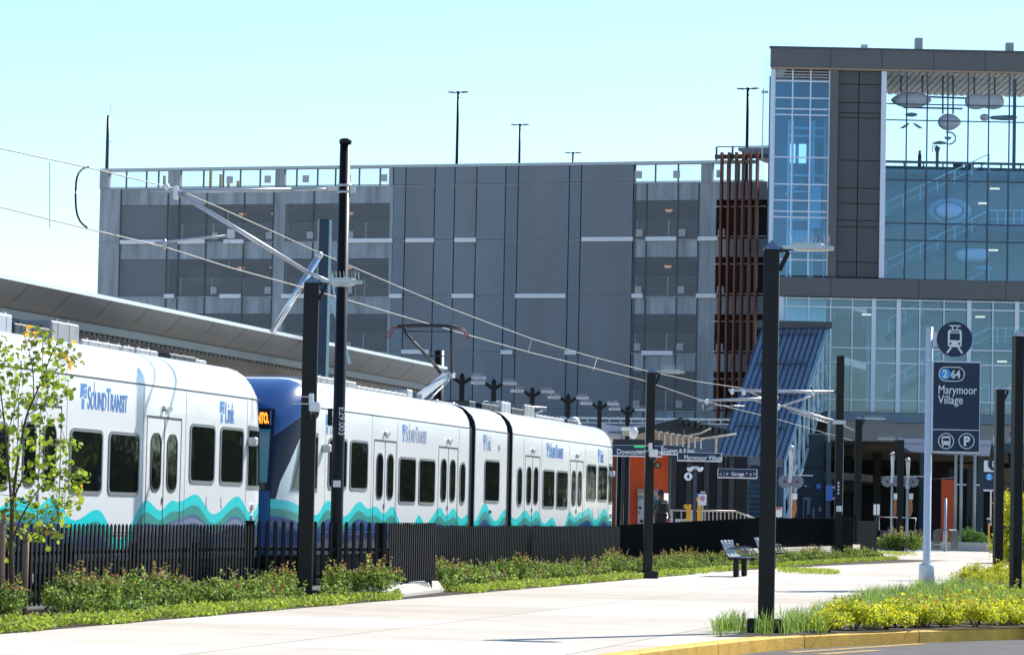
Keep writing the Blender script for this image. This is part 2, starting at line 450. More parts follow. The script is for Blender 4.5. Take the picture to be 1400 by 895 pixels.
# ================================================================ the trains
TWH=mat('white train paint',(0.80,0.81,0.83),0.22,0,0.02,1,coat=0.3)
TCY=mat('cyan train paint',(0.0,0.66,0.68),0.25,0,0.03,coat=0.2)
TTE=mat('teal train paint',(0.025,0.30,0.27),0.25,0,0.03,coat=0.2)
TBL=mat('blue train paint',(0.022,0.085,0.27),0.25,0,0.04,coat=0.3)
def dark_glass(name,refl=0.10):
    m=bpy.data.materials.new(name); m.use_nodes=True; t=m.node_tree; b=t.nodes['Principled BSDF']; out=t.nodes['Material Output']
    b.inputs['Base Color'].default_value=(0.006,0.007,0.008,1); b.inputs['Roughness'].default_value=0.6; b.inputs['Specular IOR Level'].default_value=0.0
    g=t.nodes.new('ShaderNodeBsdfGlossy'); g.inputs['Roughness'].default_value=0.03; g.inputs[0].default_value=(0.9,0.95,1,1)
    tc=t.nodes.new('ShaderNodeTexCoord'); n=t.nodes.new('ShaderNodeTexNoise'); n.inputs['Scale'].default_value=1.3; t.links.new(tc.outputs['Object'],n.inputs['Vector'])
    bp=t.nodes.new('ShaderNodeBump'); bp.inputs['Strength'].default_value=0.22; bp.inputs['Distance'].default_value=0.02; t.links.new(n.outputs[0],bp.inputs['Height']); t.links.new(bp.outputs[0],g.inputs['Normal'])
    x=t.nodes.new('ShaderNodeMixShader'); x.inputs[0].default_value=refl
    t.links.new(b.outputs[0],x.inputs[1]); t.links.new(g.outputs[0],x.inputs[2]); t.links.new(x.outputs[0],out.inputs[0]); MATS[name]=m; return m
TGL=dark_glass('dark train glass',0.10)
TFR=mat('window frame grey',(0.22,0.23,0.24),0.4,0.3,0)
TLN=mat('dark seam',(0.05,0.05,0.055),0.7,0,0)
TLG=mat('blue lettering',(0.10,0.27,0.62),0.4,0,0)
TLG2=mat('grey lettering',(0.35,0.42,0.60),0.4,0,0)
TGR=mat('grey roof gear',(0.30,0.31,0.32),0.55,0.2,0.2,4)
WAVE=[(-1,1.46),(0.07,1.47),(1.52,1.22),(2.24,1.47),(3.32,1.2),(4.38,1.47),(4.95,1.35),(5.5,1.39),(6.1,1.26),(6.7,1.4),(7.6,1.0),(8.1,0.90),(8.78,1.25),(9.3,1.08),(10.5,1.4),(11.02,1.25),(11.6,1.39),(12.35,1.19),(12.9,1.28),(13.5,1.14),(14.46,1.51),(15.5,1.15),(16.48,1.4),(17.46,1.2),(18.59,1.39),(19.13,1.26),(19.7,1.4),(20.6,1.1),(21.5,1.25),(22.45,0.84),(23.58,1.39),(24.2,1.25),(24.75,1.4),(25.0,1.38),(25.85,1.5),(26.75,1.21),(28.0,1.49),(28.75,1.22),(29.3,1.4),(31,1.4)]
def wave(s):
    for (a,z0),(b,z1) in zip(WAVE[:-1],WAVE[1:]):
        if a<=s<=b:
            t=(s-a)/(b-a); t=0.5-0.5*cos(pi*t); return z0+(z1-z0)*t
    return 1.4
def teal(s): return min(wave(s)-0.11, 0.5*(wave(s-0.12)+wave(s+0.12))-0.15)
def blue(s):
    return min(teal(s)-0.10, (wave(s-0.3)+wave(s+0.3)+wave(s))/3-0.27)
TL=30.0; HW=1.325; NB=1.3
def inset(a): return 0.36*max(0,1-a/NB)**2.4
def hh(a): return 3.53-0.52*max(0,1-a/1.5)**2.0
def lean(a,z): return 0.22*min(1,max(0,(z-1.6)/1.5))*max(0,1-a/1.6)
def bnd(z):
    t=min(1,max(0,(z-1.5)/1.75)); return 0.10+1.05*t**1.5
def skin(a,j,wv):
    """Point of the near half of the section at a metres from the nose tip. j: ring index."""
    h=hh(a); zs=min(3.02,h-0.50); w_=HW-inset(a)
    zt,zm,zb=wv
    if j==0: p=(w_,0.55)
    elif j==1: p=(w_,zb)
    elif j==2: p=(w_,zm)
    elif j==3: p=(w_,zt)
    elif j<=7: p=(w_,zt+(zs-zt)*(j-3)/4)
    else:
        k=(j-7)/6; an=pi/2*k
        # shoulder: quarter superellipse then flat crown
        cw=w_-0.62+0.62*cos(an)**0.9 if k<1 else w_-0.62
        p=(cw, zs+(h-zs)*sin(an)**0.95)
    return p
NJ=14
ZN=[0.55,1.05,1.2,1.4,1.8,2.2,2.6,3.02,3.14,3.26,3.36,3.44,3.5,3.53]
def stations():
    out=[]   # (list of a per ring, side: 0 near nose,1 mid,2 far nose)
    for k in range(9): out.append(('n',k/8.0,0))
    for k in range(1,9): out.append(('n',k/8.0,1))
    return out
def build_body(parent, s_from, s_to, nose_lo, nose_hi):
    mb=MB(); rows=[]; mids=[]
    sts=[]
    if nose_lo:
        for q,seg in [(k/8,0) for k in range(9)]+[(k/8,1) for k in range(1,9)]: sts.append((1,q,seg))
        s=NB+0.12
    else: s=s_from
    end=TL-NB if nose_hi else s_to
    while s<end-0.02: sts.append((0,s,0)); s+=0.12
    sts.append((0,end,0))
    if nose_hi:
        for q,seg in [(k/8,1) for k in range(7,-1,-1)]+[(k/8,0) for k in range(7,-1,-1)]: sts.append((2,q,seg))
    rowsL=[]
    for kind,q,seg in sts:
        near=[]; avals=[]
        for j in range(NJ):
            if kind==0: a=9; sv=q
            else:
                b=bnd(ZN[j]); a=b*q if seg==0 else b+(NB-b)*q
                sv=a if kind==1 else TL-a
            wv=(wave(sv),teal(sv),blue(sv))
            y,z=skin(a,j,wv)
            dl=lean(a,z); ss=sv+dl if kind==1 else (sv-dl if kind==2 else sv)
            near.append((ss,y,z))
        ring_=[(x,HW-y,z) for x,y,z in near]+[(x,HW+y,z) for x,y,z in near[::-1]]
        rowsL.append((ring_,kind,seg))
    n=2*NJ
    vs=[p for r,_,_ in rowsL for p in r]; fs=[];ms=[]
    for i in range(len(rowsL)-1):
        k0,s0_=rowsL[i][1:],rowsL[i+1][1:]
        frontq=(rowsL[i][1]==1 and rowsL[i+1][1]==1 and rowsL[i+1][2]==0) or (rowsL[i][1]==2 and rowsL[i][2]==0 and rowsL[i+1][2]==0) or (rowsL[i][1]==2 and rowsL[i+1][1]==2 and rowsL[i+1][2]==0)
        for j in range(n-1):
            jj=j if j<NJ-1 else (n-2-j)
            fs.append((i*n+j,(i+1)*n+j,(i+1)*n+j+1,i*n+j+1))
            if jj<=2 and not (frontq and False): m=(3,2,1)[jj]
            elif frontq: m=5 if 3<=jj<=6 else 3
            else: m=0
            if frontq and jj<=2: m=(3,2,1)[jj]
            ms.append(m)
        fs.append((i*n+n-1,(i+1)*n+n-1,(i+1)*n,i*n)); ms.append(4)
    b=len(mb.v); mb.v.extend(vs)
    for f,m in zip(fs,ms): mb.f.append(tuple(b+q for q in f)); mb.m.append(m); mb.sm.append(True)
    for idx,is_nose in ((0,nose_lo),(len(rowsL)-1,nose_hi)):
        base=idx*n
        for j in range(NJ-1):
            mb.f.append((base+j,base+j+1,base+n-2-j,base+n-1-j)); mb.m.append(3 if is_nose else 4); mb.sm.append(False)
    o=mb.build('body',[TWH,TCY,TTE,TBL,RUBBER,mat('black cab mask',(0.008,0.014,0.04),0.3,0,0,spec=0.25)],parent)
    return o
def side_pt(a,z,prou,hi=False):
    y=HW-(HW-inset(a)) ; 
    s=a+lean(a,z)
    # outward normal in plan
    da=0.02; sl=(inset(a+da)-inset(a))/da; nx,ny=sl,-1.0
    L=sqrt(nx*nx+ny*ny); nx/=L; ny/=L
    x=s+ (nx*prou); yy=y+ny*prou
    return ((TL-x) if hi else x, yy, z)
def cab_window(parent,hi):
    fr=MB(); gl=MB()
    def quadgrid(mb,a0,a1,z0,z1,prou,slant):
        N=8; M=5; vs=[];fs=[]
        for i in range(N+1):
            for j in range(M+1):
                z=z0+(z1-z0)*j/M; aa0=a0+slant*(j/M)**1.2; a=aa0+(a1-aa0)*i/N
                vs.append(side_pt(a,z,prou,hi))
        for i in range(N):
            for j in range(M):
                q=i*(M+1)+j; fs.append((q,q+M+1,q+M+2,q+1))
        mb.add(vs,fs,0,True)
    quadgrid(fr,0.42,1.55,1.60,2.60,0.006,0.26); quadgrid(gl,0.49,1.49,1.67,2.53,0.012,0.24)
    f=fr.build('cab_window',TFR,parent); gl.build('glass',TGL,f)
def window(parent,s0,s1,z0,z1,name='window',r=0.11,fw=0.045,far=False):
    f=MB(); o=rrect(s0,s1,z0,z1,r); i=rrect(s0+fw,s1-fw,z0+fw,z1-fw,r-fw*0.6)
    ring(f,o,i,-0.014,0.0); fo=f.build(name,TFR,parent)
    g=MB(); g.prism(i,-0.006,0.0,0,'y'); g.build('glass',TGL,fo)
    return fo
def door(parent,s0,s1,top=2.57):
    d=MB(); w_=0.022; m=(s0+s1)/2
    d.box(s0-w_,s0,-0.004,0.002,0.62,top); d.box(s1,s1+w_,-0.004,0.002,0.62,top); d.box(m-w_/2,m+w_/2,-0.0045,0.002,0.62,top); d.box(s0-w_,s1+w_,-0.005,0.002,top,top+0.03)
    o=d.build('door',TLN,parent)
    hw=(s1-s0)/2
    for c in (s0+hw*0.52,s1-hw*0.52):
        f=MB(); ou=rrect(c-0.235,c+0.235,1.52,2.36,0.17,6); i=rrect(c-0.205,c+0.205,1.55,2.33,0.15,6)
        ring(f,ou,i,-0.012,0); fo=f.build('door_window',TLN,o); g=MB(); g.prism(i,-0.005,0,0,'y'); g.build('glass',TGL,fo)
    k=MB(); k.lathe([(0.0,0),(0.045,0),(0.045,-0.05),(0,-0.05)],10,0,(m-0.08,0,2.72),'y'); k.box(m+0.06,m+0.14,-0.03,0,2.69,2.75); k.box(m+0.17,m+0.25,-0.03,0,2.69,2.75)
    k.build('door_signal',GALV,o)
    k=MB(); k.box(m-0.06,m-0.02,-0.02,0,1.36,1.44); k.build('door_button',TFR,o)
def logo(parent,s,z,size,words,grey=True,moon=False):
    """Blue monogram block and lettering on the side."""
    l=MB(); u=size
    l.box(s,s+0.9*u,-0.004,0,z+0.72*u,z+1.15*u); l.box(s,s+0.28*u,-0.004,0,z+0.45*u,z+0.72*u); l.box(s+0.58*u,s+0.9*u,-0.004,0,z+0.45*u,z+0.72*u)
    l.box(s+0.22*u,s+0.58*u,-0.004,0,z-0.1*u,z+0.40*u)
    l.build('emblem',TLG,parent)
    w2=MB(); pts=[(s+0.82*u,z+0.93*u),(s+0.55*u,z+0.93*u),(s+0.42*u,z+0.80*u),(s+0.42*u,z+0.62*u),(s+0.66*u,z+0.62*u)]
    for a,b in zip(pts[:-1],pts[1:]): w2.bar((a[0],-0.006,a[1]),(b[0],-0.006,b[1]),0.004,0.07*u)
    w2.build('emblem_stroke',TWH,parent)
    x=s+1.05*u
    for t,sz,dz in words:
        q=text('lettering',t,sz,TLG2 if grey else TLG,parent,(x,-0.004,z-0.06*u),sx=0.62,ext=0.002,bold=0.004)
        x=max(v.co.x for v in q.data.vertices)+0.02*u
    if moon:
        m_=MB(); cx=s+2.05*u; cz=z+1.05*u
        out=[(cx+0.12*u*cos(a),cz+0.28*u*sin(a)) for a in np.linspace(pi*0.5,pi*1.5,9)]+[(cx-0.04*u+0.03*u*cos(a),cz+0.28*u*sin(a)) for a in np.linspace(pi*1.4,pi*0.6,6)]
        m_.prism(out,-0.004,0,0,'y'); m_.build('lettering',GALV,parent)
def train(name,label,s_tip,number):
    root=fthing(TR,name,label,'train',s_tip,0,0)
    build_body(root,0,12.95,True,False); build_body(root,13.45,16.55,False,False); build_body(root,17.05,TL,False,True)
    for a,b in ((12.95,13.45),(16.55,17.05)):
        m=MB()
        for k in range(7):
            s=a+(b-a)*(k+0.5)/7; d=0.05 if k%2 else 0.10; w_=(b-a)/7*0.5
            pr=[(d,0.6),(d,3.0),(d+0.12,3.25),(d+0.32,3.42),(d+0.6,3.5-d),(2*HW-d-0.6,3.5-d),(2*HW-d-0.32,3.42),(2*HW-d-0.12,3.25),(2*HW-d,3.0),(2*HW-d,0.6)]
            m.prism(pr,s-w_-0.002,s+w_+0.002,0,'x')
        m.build('bellows',RUBBER,root)
    # side windows, doors
    for a,b in ((2.2,3.42),(3.63,4.86),(25.5,26.74),(27.0,28.22)): window(root,a,b,1.66,2.55)
    for a,b in ((7.13,8.44),(8.68,10.0),(20.33,21.64),(21.88,23.2)): window(root,a,b,1.45,2.33)
    window(root,14.35,15.8,1.53,2.43)
    for a,b in ((12.1,12.6),(17.58,18.1)): window(root,a,b,1.47,2.33,r=0.18)
    for a,b in ((5.3,6.9),(10.3,11.9),(18.42,19.98),(23.53,25.08)): door(root,a,b)
    cab_window(root,False); cab_window(root,True)
    # seams
    m=MB()
    for a,b in ((0.95,12.93),(13.47,16.53),(17.07,29.05)): m.box(a,b,-0.005,0.003,3.015,3.035)
    m.box(1.7,12.9,-0.004,0.002,0.93,0.94); m.box(17.1,28.3,-0.004,0.002,0.93,0.94)
    m.build('roof_seam',TLN,root)
    for q in (2.02,5.12,7.0,12.0,18.25,20.2,23.35,25.3,28.4):
        m=MB(); m.box(q-0.004,q+0.004,-0.003,0.002,0.6,3.0); m.build('panel_joint',TFR,root)
    for a,b in ((2.4,4.4),(7.2,9.6),(14.0,16.0),(20.4,22.8),(25.7,27.9)):
        m=MB(); ring(m,rrect(a,b,0.62,0.90,0.03,2),rrect(a+0.012,b-0.012,0.632,0.888,0.022,2),-0.004,0.0); m.build('skirt_hatch',TLN,root)
    SND=[('S',0.44,0),('OUND',0.34,0),('T',0.44,0),('RANSIT',0.34,0)]
    logo(root,7.35,2.63,0.26,SND,moon=True)
    logo(root,2.0,2.63,0.26,[('Link',0.44,0)])
    logo(root,14.2,2.63,0.26,[('Link',0.44,0)]); text('lettering',number,0.2,TLG2,root,(15.6,-0.004,2.62),sx=0.7,ext=0.002)
    logo(root,20.7,2.62,0.27,SND,moon=True,grey=False)
    logo(root,26.95,2.63,0.26,[('Link',0.44,0)],grey=False)
    text('lettering',number,0.17,TLG2,root,(28.45,-0.004,2.5),sx=0.7,ext=0.002)
    for s in (3.0,26.35,27.1): text('lettering','L',0.24,TLG2,root,(s,-0.004,1.31),sx=0.8,ext=0.002)
    # side cameras, marker lamps
    for s in (1.85,28.5):
        m=MB(); m.box(s-0.07,s+0.07,-0.14,0.0,2.28,2.42,bev=0.02); m.build('side_camera',GALV,root)
    for a,hi in ((0.95,False),(1.25,True)):
        for z in (1.16,1.33):
            c=side_pt(a,z,0.0,hi); m=MB(); m.lathe([(0.0,0.02),(0.04,0.02),(0.055,0),(0.055,-0.03)][::-1],12,0,(c[0],c[1],c[2]),'y')
            m.build('marker_light',GALV,root)
    m=MB(); m.lathe([(0.02,0),(0.05,-0.02),(0.03,-0.05)],8,0,(14.9,0,1.35),'y'); m.build('marker_light',TFR,root)
    # cab ends: windscreen, destination display, bumper
    for hi in (False,True):
        def fp(y,z,out): # point on the front
            x=0.22*min(1,max(0,(z-1.6)/1.5))-out-0.10*(1-((y-HW)/0.97)**2)*(1 if out>0 else 0)
            return ((TL-x) if hi else x, y, z)
        def grid(y0,y1,z0,z1,out,top=0.0):
            mb=MB();N=10;M=6;vs=[];fs=[]
            for i in range(N+1):
                for j in range(M+1): vs.append(fp(y0+(y1-y0)*i/N,z0+(z1-z0)*j/M,out))
            for i in range(N):
                for j in range(M): q=i*(M+1)+j; fs.append((q,q+M+1,q+M+2,q+1))
            vs+= [((v[0]+ (-0.3 if hi else 0.3)),v[1],v[2]) for v in vs]
            return mb.add(vs,fs,0,True)
        nose=grid(0.365,2.285,0.6,1.6,0.02); nose.build('nose_panel',TBL,root)
        mask=grid(0.365,2.285,1.6,2.96,0.02); mk=mask.build('cab_mask',mat('black cab mask',(0.008,0.014,0.04),0.3,0,0,spec=0.25),root)
        ws=grid(0.41,2.24,1.74,2.62,0.04); ws.build('windscreen',mat('blue windscreen glass',(0.05,0.24,0.30),0.10,0,0,spec=0.9),root)
        if not hi:
            dd=MB(); dd.box(-0.10,-0.02,0.37,2.28,2.68,2.92,rot=None); dd.build('destination_display',LENS,root)
            led=mat('orange led',(0.9,0.25,0.02),0.5,0,0,emis=(1.0,0.25,0.02),estr=1.6)
            text('lettering','DOWNTO.',0.235,led,root,(-0.104,0.39,2.715),rz=-pi/2,sx=0.35,ext=0.002,bold=0.012,align='RIGHT')
        bp=MB(); bp.box(*( (TL-0.1,TL+0.22) if hi else (-0.22,0.1)),0.75,1.9,0.62,0.82,bev=0.03); bp.build('bumper',DSTEEL,root)
        for y in (0.72,1.93):
            hl=MB(); hl.lathe([(0.09,-0.02),(0.09,0.03),(0.03,0.05)],12,0,(TL+0.12 if hi else -0.2,y,1.25),'x'); hl.build('headlight',ALU,root)
    # underframe and bogies
    for s in (4.2,15.0,25.8):
        m=MB(); m.box(s-1.3,s+1.3,0.35,2.3,0.30,0.5); 
        for q in (-0.9,0.9):
            for y in (0.5,2.0): m.lathe([(0.30,-0.06),(0.33,-0.05),(0.33,0.06),(0.30,0.07)],18,0,(s+q,y,0.48),'y')
        m.build('bogie',DSTEEL,root)
    m=MB(); m.box(1.2,12.6,0.2,2.45,0.40,0.56); m.box(17.4,28.8,0.2,2.45,0.40,0.56); m.build('underframe',DSTEEL,root)
    # roof equipment
    DK=mat('black roof cover',(0.02,0.025,0.035),0.5,0,0.2)
    for nm,a,b,h,y0,y1,mm in (('roof_unit',3.9,6.6,0.2,0.7,1.9,TGR),('roof_unit',6.65,10.45,0.13,0.7,1.95,TGR),('roof_unit',10.5,10.9,0.24,0.7,1.95,GALV),('roof_unit',15.9,16.5,0.22,0.7,1.9,DK),('roof_unit',17.1,18.85,0.22,0.7,1.9,DK),
        ('roof_unit',18.9,19.8,0.33,0.65,2.0,GALV),('roof_unit',19.9,21.25,0.22,0.65,2.0,DK),('roof_unit',21.3,22.4,0.36,0.65,2.0,TGR),('roof_unit',22.45,25.8,0.14,0.62,2.0,TGR),('roof_unit',26.6,27.9,0.16,0.7,1.9,DK),('roof_unit',27.95,28.6,0.14,0.75,1.9,TGR)):
        m=MB(); m.box(a,b,y0,y1,3.50,3.50+h*0.85,bev=0.02)
        x=a+0.25
        while x<b-0.2: m.box(x-0.03,x+0.03,y0+0.02,y0+0.08,3.50+h*0.85,3.53+h*0.85); m.box(x-0.015,x+0.015,y0-0.006,y0,3.52,3.48+h*0.85); x+=0.45
        m.build(nm,mm,root)
    return root
t1=train('light_rail_train','nearest white train, behind the young tree, with large blue lettering and waves',54.2-TL,'145')
t2=train('light_rail_train','second white train, with a raised pantograph and orange destination display in its cab',55.2,'141')
# pantograph on the second train
def TL2(px,py,off=HW):
    u,z=TR.uz(px,py,off); return (u-55.2,off,z)
PBK=mat('pantograph black',(0.03,0.03,0.035),0.5,0.3,0.2); PRD=mat('pantograph red horn',(0.22,0.03,0.03),0.5,0,0.1)
hd=TL2(585,452); kn=TL2(612,512); ft=TL2(594,552)
pant=MB(); 
sH=hd[0]; zH=TR.uz(585,447,HW)[1]; zK=kn[2]; sK=kn[0]
hwid=0.62
for ds in (-0.12,0.12):
    pts=[(sH+ds, HW+hwid*t*1.0, zH+0.035-0.03*t*t) for t in np.linspace(-1,1,9)]
    pant.tube(pts,0.034,6)
for ds in (-0.12,0.12):
    for sg in (-1,1):
        pant.tube([(sH+ds,HW+sg*hwid,zH+0.0),(sH+ds,HW+sg*(hwid+0.13),zH-0.03),(sH+ds,HW+sg*(hwid+0.27),zH-0.24)],0.014,5,1)
pant.tube([(sH,HW-0.5,zH-0.09),(sH,HW+0.5,zH-0.09)],0.012,5)
for sg in (-1,1):
    pant.tube([(sH,HW+sg*0.5,zH-0.09),(sH,HW+sg*0.5,zH)],0.03,6)
    pant.tube([(sH,HW+sg*0.5,zH-0.1),(sK,HW+sg*0.09,zK)],[0.026,0.04],6)
pant.tube([(sH+0.05,HW+0.5,zH-0.12),(sH*0.6+sK*0.4,HW+0.26,zH*0.45+zK*0.55),(sK-0.1,HW+0.12,zK-0.02)],0.01,5)
pant.tube([(sK*0.6+sH*0.4,HW-0.24,zK*0.6+zH*0.4),(sK*0.6+sH*0.4,HW+0.24,zK*0.6+zH*0.4)],0.012,5)
pant.build('collector_head',[PBK,PRD],t2)
pa=MB(); bs=ft[0]-1.35
pa.bar((sK,HW,zK),(bs,HW,3.68),0.12,0.12); pa.tube([(sK+0.1,HW,zK-0.12),(bs+0.75,HW,3.62)],0.02,6); pa.box(sK-0.15,sK+0.12,HW-0.14,HW+0.14,zK-0.07,zK+0.05)
pa.box(bs-0.4,bs+1.4,HW-0.5,HW+0.5,3.52,3.6)
for q in (-0.3,1.2):
    for y in (-0.42,0.42): pa.lathe([(0.05,3.5),(0.07,3.53),(0.05,3.56),(0.07,3.59),(0.05,3.62)],8,0,(bs+q,HW+y,0))
pa.build('pantograph_arm',GALV,t2)
# ================================================================ fence
def fence_run(name,label,p0,p1,top,pitch=0.145,pw=0.06,bay=2.4,base=0.02,posth=0.80,pt=0.02,endpost=True):
    p0=Vector(p0);p1=Vector(p1); d=p1-p0; L=d.length; ang=atan2(d.y,d.x)
    root=thing(name,label,'fence',p0,ang)
    nb=max(1,round(L/bay)); bl=L/nb
    for k in range(nb):
        m=MB(); a=k*bl; n=int(bl/pitch)
        for q in range(n):
            x=a+(q+0.5)*bl/n; zt=top-0.03
            m.prism([(x-pw/2,base+0.08),(x+pw/2,base+0.08),(x+pw/2,zt),(x,top),(x-pw/2,zt)],-pt-0.02,-0.02,0,'y')
        m.build('picket_panel',FBLK,root)
        r=MB()
        for z in (0.30,0.70): r.box(a+0.002,a+bl-0.002,-0.02,0.03,z,z+0.045)
        r.build('rail',FBLK,root)
    for k in range(nb+1 if endpost else nb):
        m=MB(); x=k*bl; m.box(x-0.05,x+0.05,0.032,0.13,0.0,posth,bev=0.01); m.prism([(x-0.05,0.03),(x+0.05,0.03),(x+0.05,0.13),(x-0.05,0.13)],posth,posth+0.03)
        m.build('post',FBLK,root)
    return root
FT=1.075
FV=-1.15      # the fence line lies this far towards us from the train's side
def fw(px): # s where the fence line meets the pixel column
    return TR.uz(px,716,FV)[0]
s345=fw(347); s600=fw(590); s845=fw(846)
# box around the overhead-line pole: corner seen at (527,800)
cz=G(527,801,0.17); cz.z=0; cl=TR.loc(cz)
c2=TR.w(cl.x+3.1,cl.y,0); c0=TR.w(s345,FV,0)
fence_run('picket_fence','black picket fence along the track behind the shrubs, beside the nearest train',TR.w(34,FV,0),c0,FT)
fence_run('picket_fence','short run of widely spaced black pickets before the tall round pole',c0,cz,1.14,pitch=0.155,pw=0.062,bay=2.0,posth=1.1,base=0.12)
fence_run('picket_fence','closely spaced black picket panel standing on the pale concrete plinth',cz,c2,1.14,pitch=0.135,pw=0.06,bay=1.6,posth=1.1,base=0.14)
fence_run('picket_fence','black picket fence beside the second train, beyond the jog round the pole',TR.w(s600-2.2,FV,0),TR.w(s845,FV,0),FT)
# solid screened fence that swings towards the path further on
f1=TR.w(s845,FV,0); f2=P(1040,712,101); f2.z=0; f3=P(1165,712,121); f3.z=0
def panel_fence(name,label,pts,tops):
    root=thing(name,label,'fence',pts[0],0)
    for i in range(len(pts)-1):
        a=pts[i]-pts[0]; b=pts[i+1]-pts[0]; L=(b-a).length; n=max(1,round(L/2.4))
        for k in range(n):
            p=a.lerp(b,k/n); q=a.lerp(b,(k+1)/n); za=tops[i]+(tops[i+1]-tops[i])*k/n; zb=tops[i]+(tops[i+1]-tops[i])*(k+1)/n
            m=MB(); t=(q-p).normalized(); nn=Vector((-t.y,t.x,0))*0.012
            g=t*0.03
            vs=[p+g-nn,q-g-nn,q-g+nn,p+g+nn]; vs=[Vector((v.x,v.y,0.05)) for v in vs]+[Vector((v.x,v.y,(za,zb,zb,za)[j])) for j,v in enumerate(vs)]
            m.add(vs,[(0,3,2,1),(4,5,6,7),(0,1,5,4),(1,2,6,5),(2,3,7,6),(3,0,4,7)])
            npk=16
            for w_ in range(npk):
                c=p.lerp(q,(w_+0.5)/npk)-nn*2.2; m.bar((c.x,c.y,0.08),(c.x,c.y,za+(zb-za)*(w_+0.5)/npk+0.03),0.05,0.02)
            m.build('fence_panel',FBLK,root)
            m=MB(); m.box(-0.04,0.04,-0.04,0.04,0,za+0.02,at=(p.x,p.y,0)); m.build('post',FBLK,root)
    return root
panel_fence('screen_fence','dark closely slatted fence between the track and the benches',[f1,f2,f3],[FT,1.32,1.35])
g0=P(1108,735,128);g0.z=0; g1=P(1172,735,131);g1.z=0
fence_run('picket_fence','dark picket fence round the tall signal pole, beyond the slatted screen',g0,g1,1.45,pitch=0.2,pw=0.07,bay=2.2,posth=1.5)
g2=P(1198,735,128);g2.z=0; g3=P(1256,735,150);g3.z=0
g4=P(1265,735,178);g4.z=0; g5=P(1345,735,178);g5.z=0
fence_run('picket_fence','far black picket fence behind the bicycle rack',g4,g5,1.75,pitch=0.3,pw=0.08,bay=3)
# cabinet at the end of the picket fence
cb=thing('utility_cabinet','dark grey utility cabinet beside the far lamp post at the fence end','cabinet',P(1186,735,127).xy.to_3d())
m=MB(); m.box(-0.33,0.33,-0.25,0.25,0.05,1.32,bev=0.02); m.box(-0.36,0.36,-0.28,0.28,0,0.05); m.build('housing',mat('cabinet grey',(0.012,0.012,0.014),0.5,0,0.1),cb)
m=MB(); m.box(-0.30,0.30,-0.262,-0.252,0.15,1.25); m.build('door',mat('cabinet grey',(0,0,0)),cb)
# concrete curb under the jog
kc=thing('concrete_plinth','pale concrete plinth under the corner of the picket fence','plinth',cz,0)
b=G(533,818)-cz; a=b+(c0-cz).normalized()*1.55; c=G(607,809)-cz; d=c+Vector((-1.0,0.2,0)); e=a+Vector((0.1,1.0,0))
m=MB(); ring0=[a,b,c,d,e]; ct=sum(ring0,Vector())/5
vs=[(p.x,p.y,0.0) for p in ring0]+[(p.x,p.y,0.05) for p in ring0]+[((p.x+(ct.x-p.x)*0.09),(p.y+(ct.y-p.y)*0.09),0.19) for p in ring0]
fs=[tuple(range(10,15))]+[(i,(i+1)%5,5+(i+1)%5,5+i) for i in range(5)]+[(5+i,5+(i+1)%5,10+(i+1)%5,10+i) for i in range(5)]
m.add(vs,fs); m.build('curb',CONC,kc)
# ================================================================ lamp posts
STL=mat('lamp head metal',(0.35,0.37,0.40),0.3,0.8,0.1)
def spikes(m,x0,x1,y,z,n,h=0.11,mi=0):
    for k in range(n):
        x=x0+(x1-x0)*k/(n-1)
        for dy in (-0.07,0.0,0.07):
            m.tube([(x,y+dy,z),(x+random.uniform(-.02,.02),y+dy*1.9,z+h)],0.0025,3,mi,False)
def lamp(label,loc,rz=0,H=4.5,w=0.19,head_l=0.62,base=True,group=None):
    root=thing('street_lamp',label,'street lamp',loc,rz,group)
    m=MB(); m.box(-w/2,w/2,-w/2,w/2,0.0,H-0.10,bev=0.012); m.build('pole',BLACK,root)
    c=MB(); h=w/2+0.008; c.add([(-h,-h,H-0.10),(h,-h,H-0.10),(h,h,H-0.10),(-h,h,H-0.10),(0,0,H+0.02)],[(0,1,4),(1,2,4),(2,3,4),(3,0,4),(3,2,1,0)]); c.build('cap',STL,root)
    if base:
        b=MB(); b.box(-0.21,0.21,-0.21,0.21,0,0.16,bev=0.012); b.build('base',BLACK,root)
    b=MB(); b.prism(rrect(-0.035,0.035,0.58,0.78,0.03),-w/2-0.015,-w/2,0,'y'); b.build('access_cover',BLACK,root)
    a=MB(); a.prism([(w/2,H-0.13),(w/2+0.16,H-0.10),(w/2+0.16,H-0.07),(w/2,H-0.07)],-0.03,0.03,0,'y'); a.bar((w/2,0,H-0.34),(w/2+0.10,0,H-0.12),0.05,0.05)
    a.build('bracket',BLACK,root)
    hd=MB(); x0=w/2+0.02; x1=w/2+head_l
    hd.prism([(x0-0.02,-0.03),(x0+0.16,-0.14),(x1-0.12,-0.15),(x1,-0.05),(x1,0.05),(x1-0.12,0.15),(x0+0.16,0.14),(x0-0.02,0.03)],H-0.095,H-0.05)
    hd.prism([(x0+0.14,-0.10),(x1-0.14,-0.10),(x1-0.10,0.10),(x0+0.14,0.10)],H-0.05,H-0.018)
    ho=hd.build('lamp_head',STL,root)
    l=MB(); l.box(x0+0.18,x1-0.10,-0.1,0.1,H-0.102,H-0.095); l.build('lens',mat('lamp lens',(0.75,0.72,0.6),0.3,0,0),ho)
    s_=MB(); spikes(s_,x0+0.12,x1-0.05,0,H-0.03,9); s_.build('bird_spikes',GALV,ho)
    return root
def gp(px,py): return G(px,py)
L1=lamp('black square lamp post in front of the train cab, with a white camera',gp(416,821),0.0,H=4.66,w=0.215)
L2=lamp('black square lamp post beside the orange kiosk wall, with a white camera on it',gp(885,790),0.05,H=4.47)
L3=lamp('largest black lamp post, standing in the grass by the yellow curb',gp(1047,864),-0.12,H=4.52,w=0.185)
p=P(1365,700,77); p.z=0; L4=lamp('black lamp post between the station pylon and the rightmost lamp post',p,0.15,H=4.55,w=0.2)
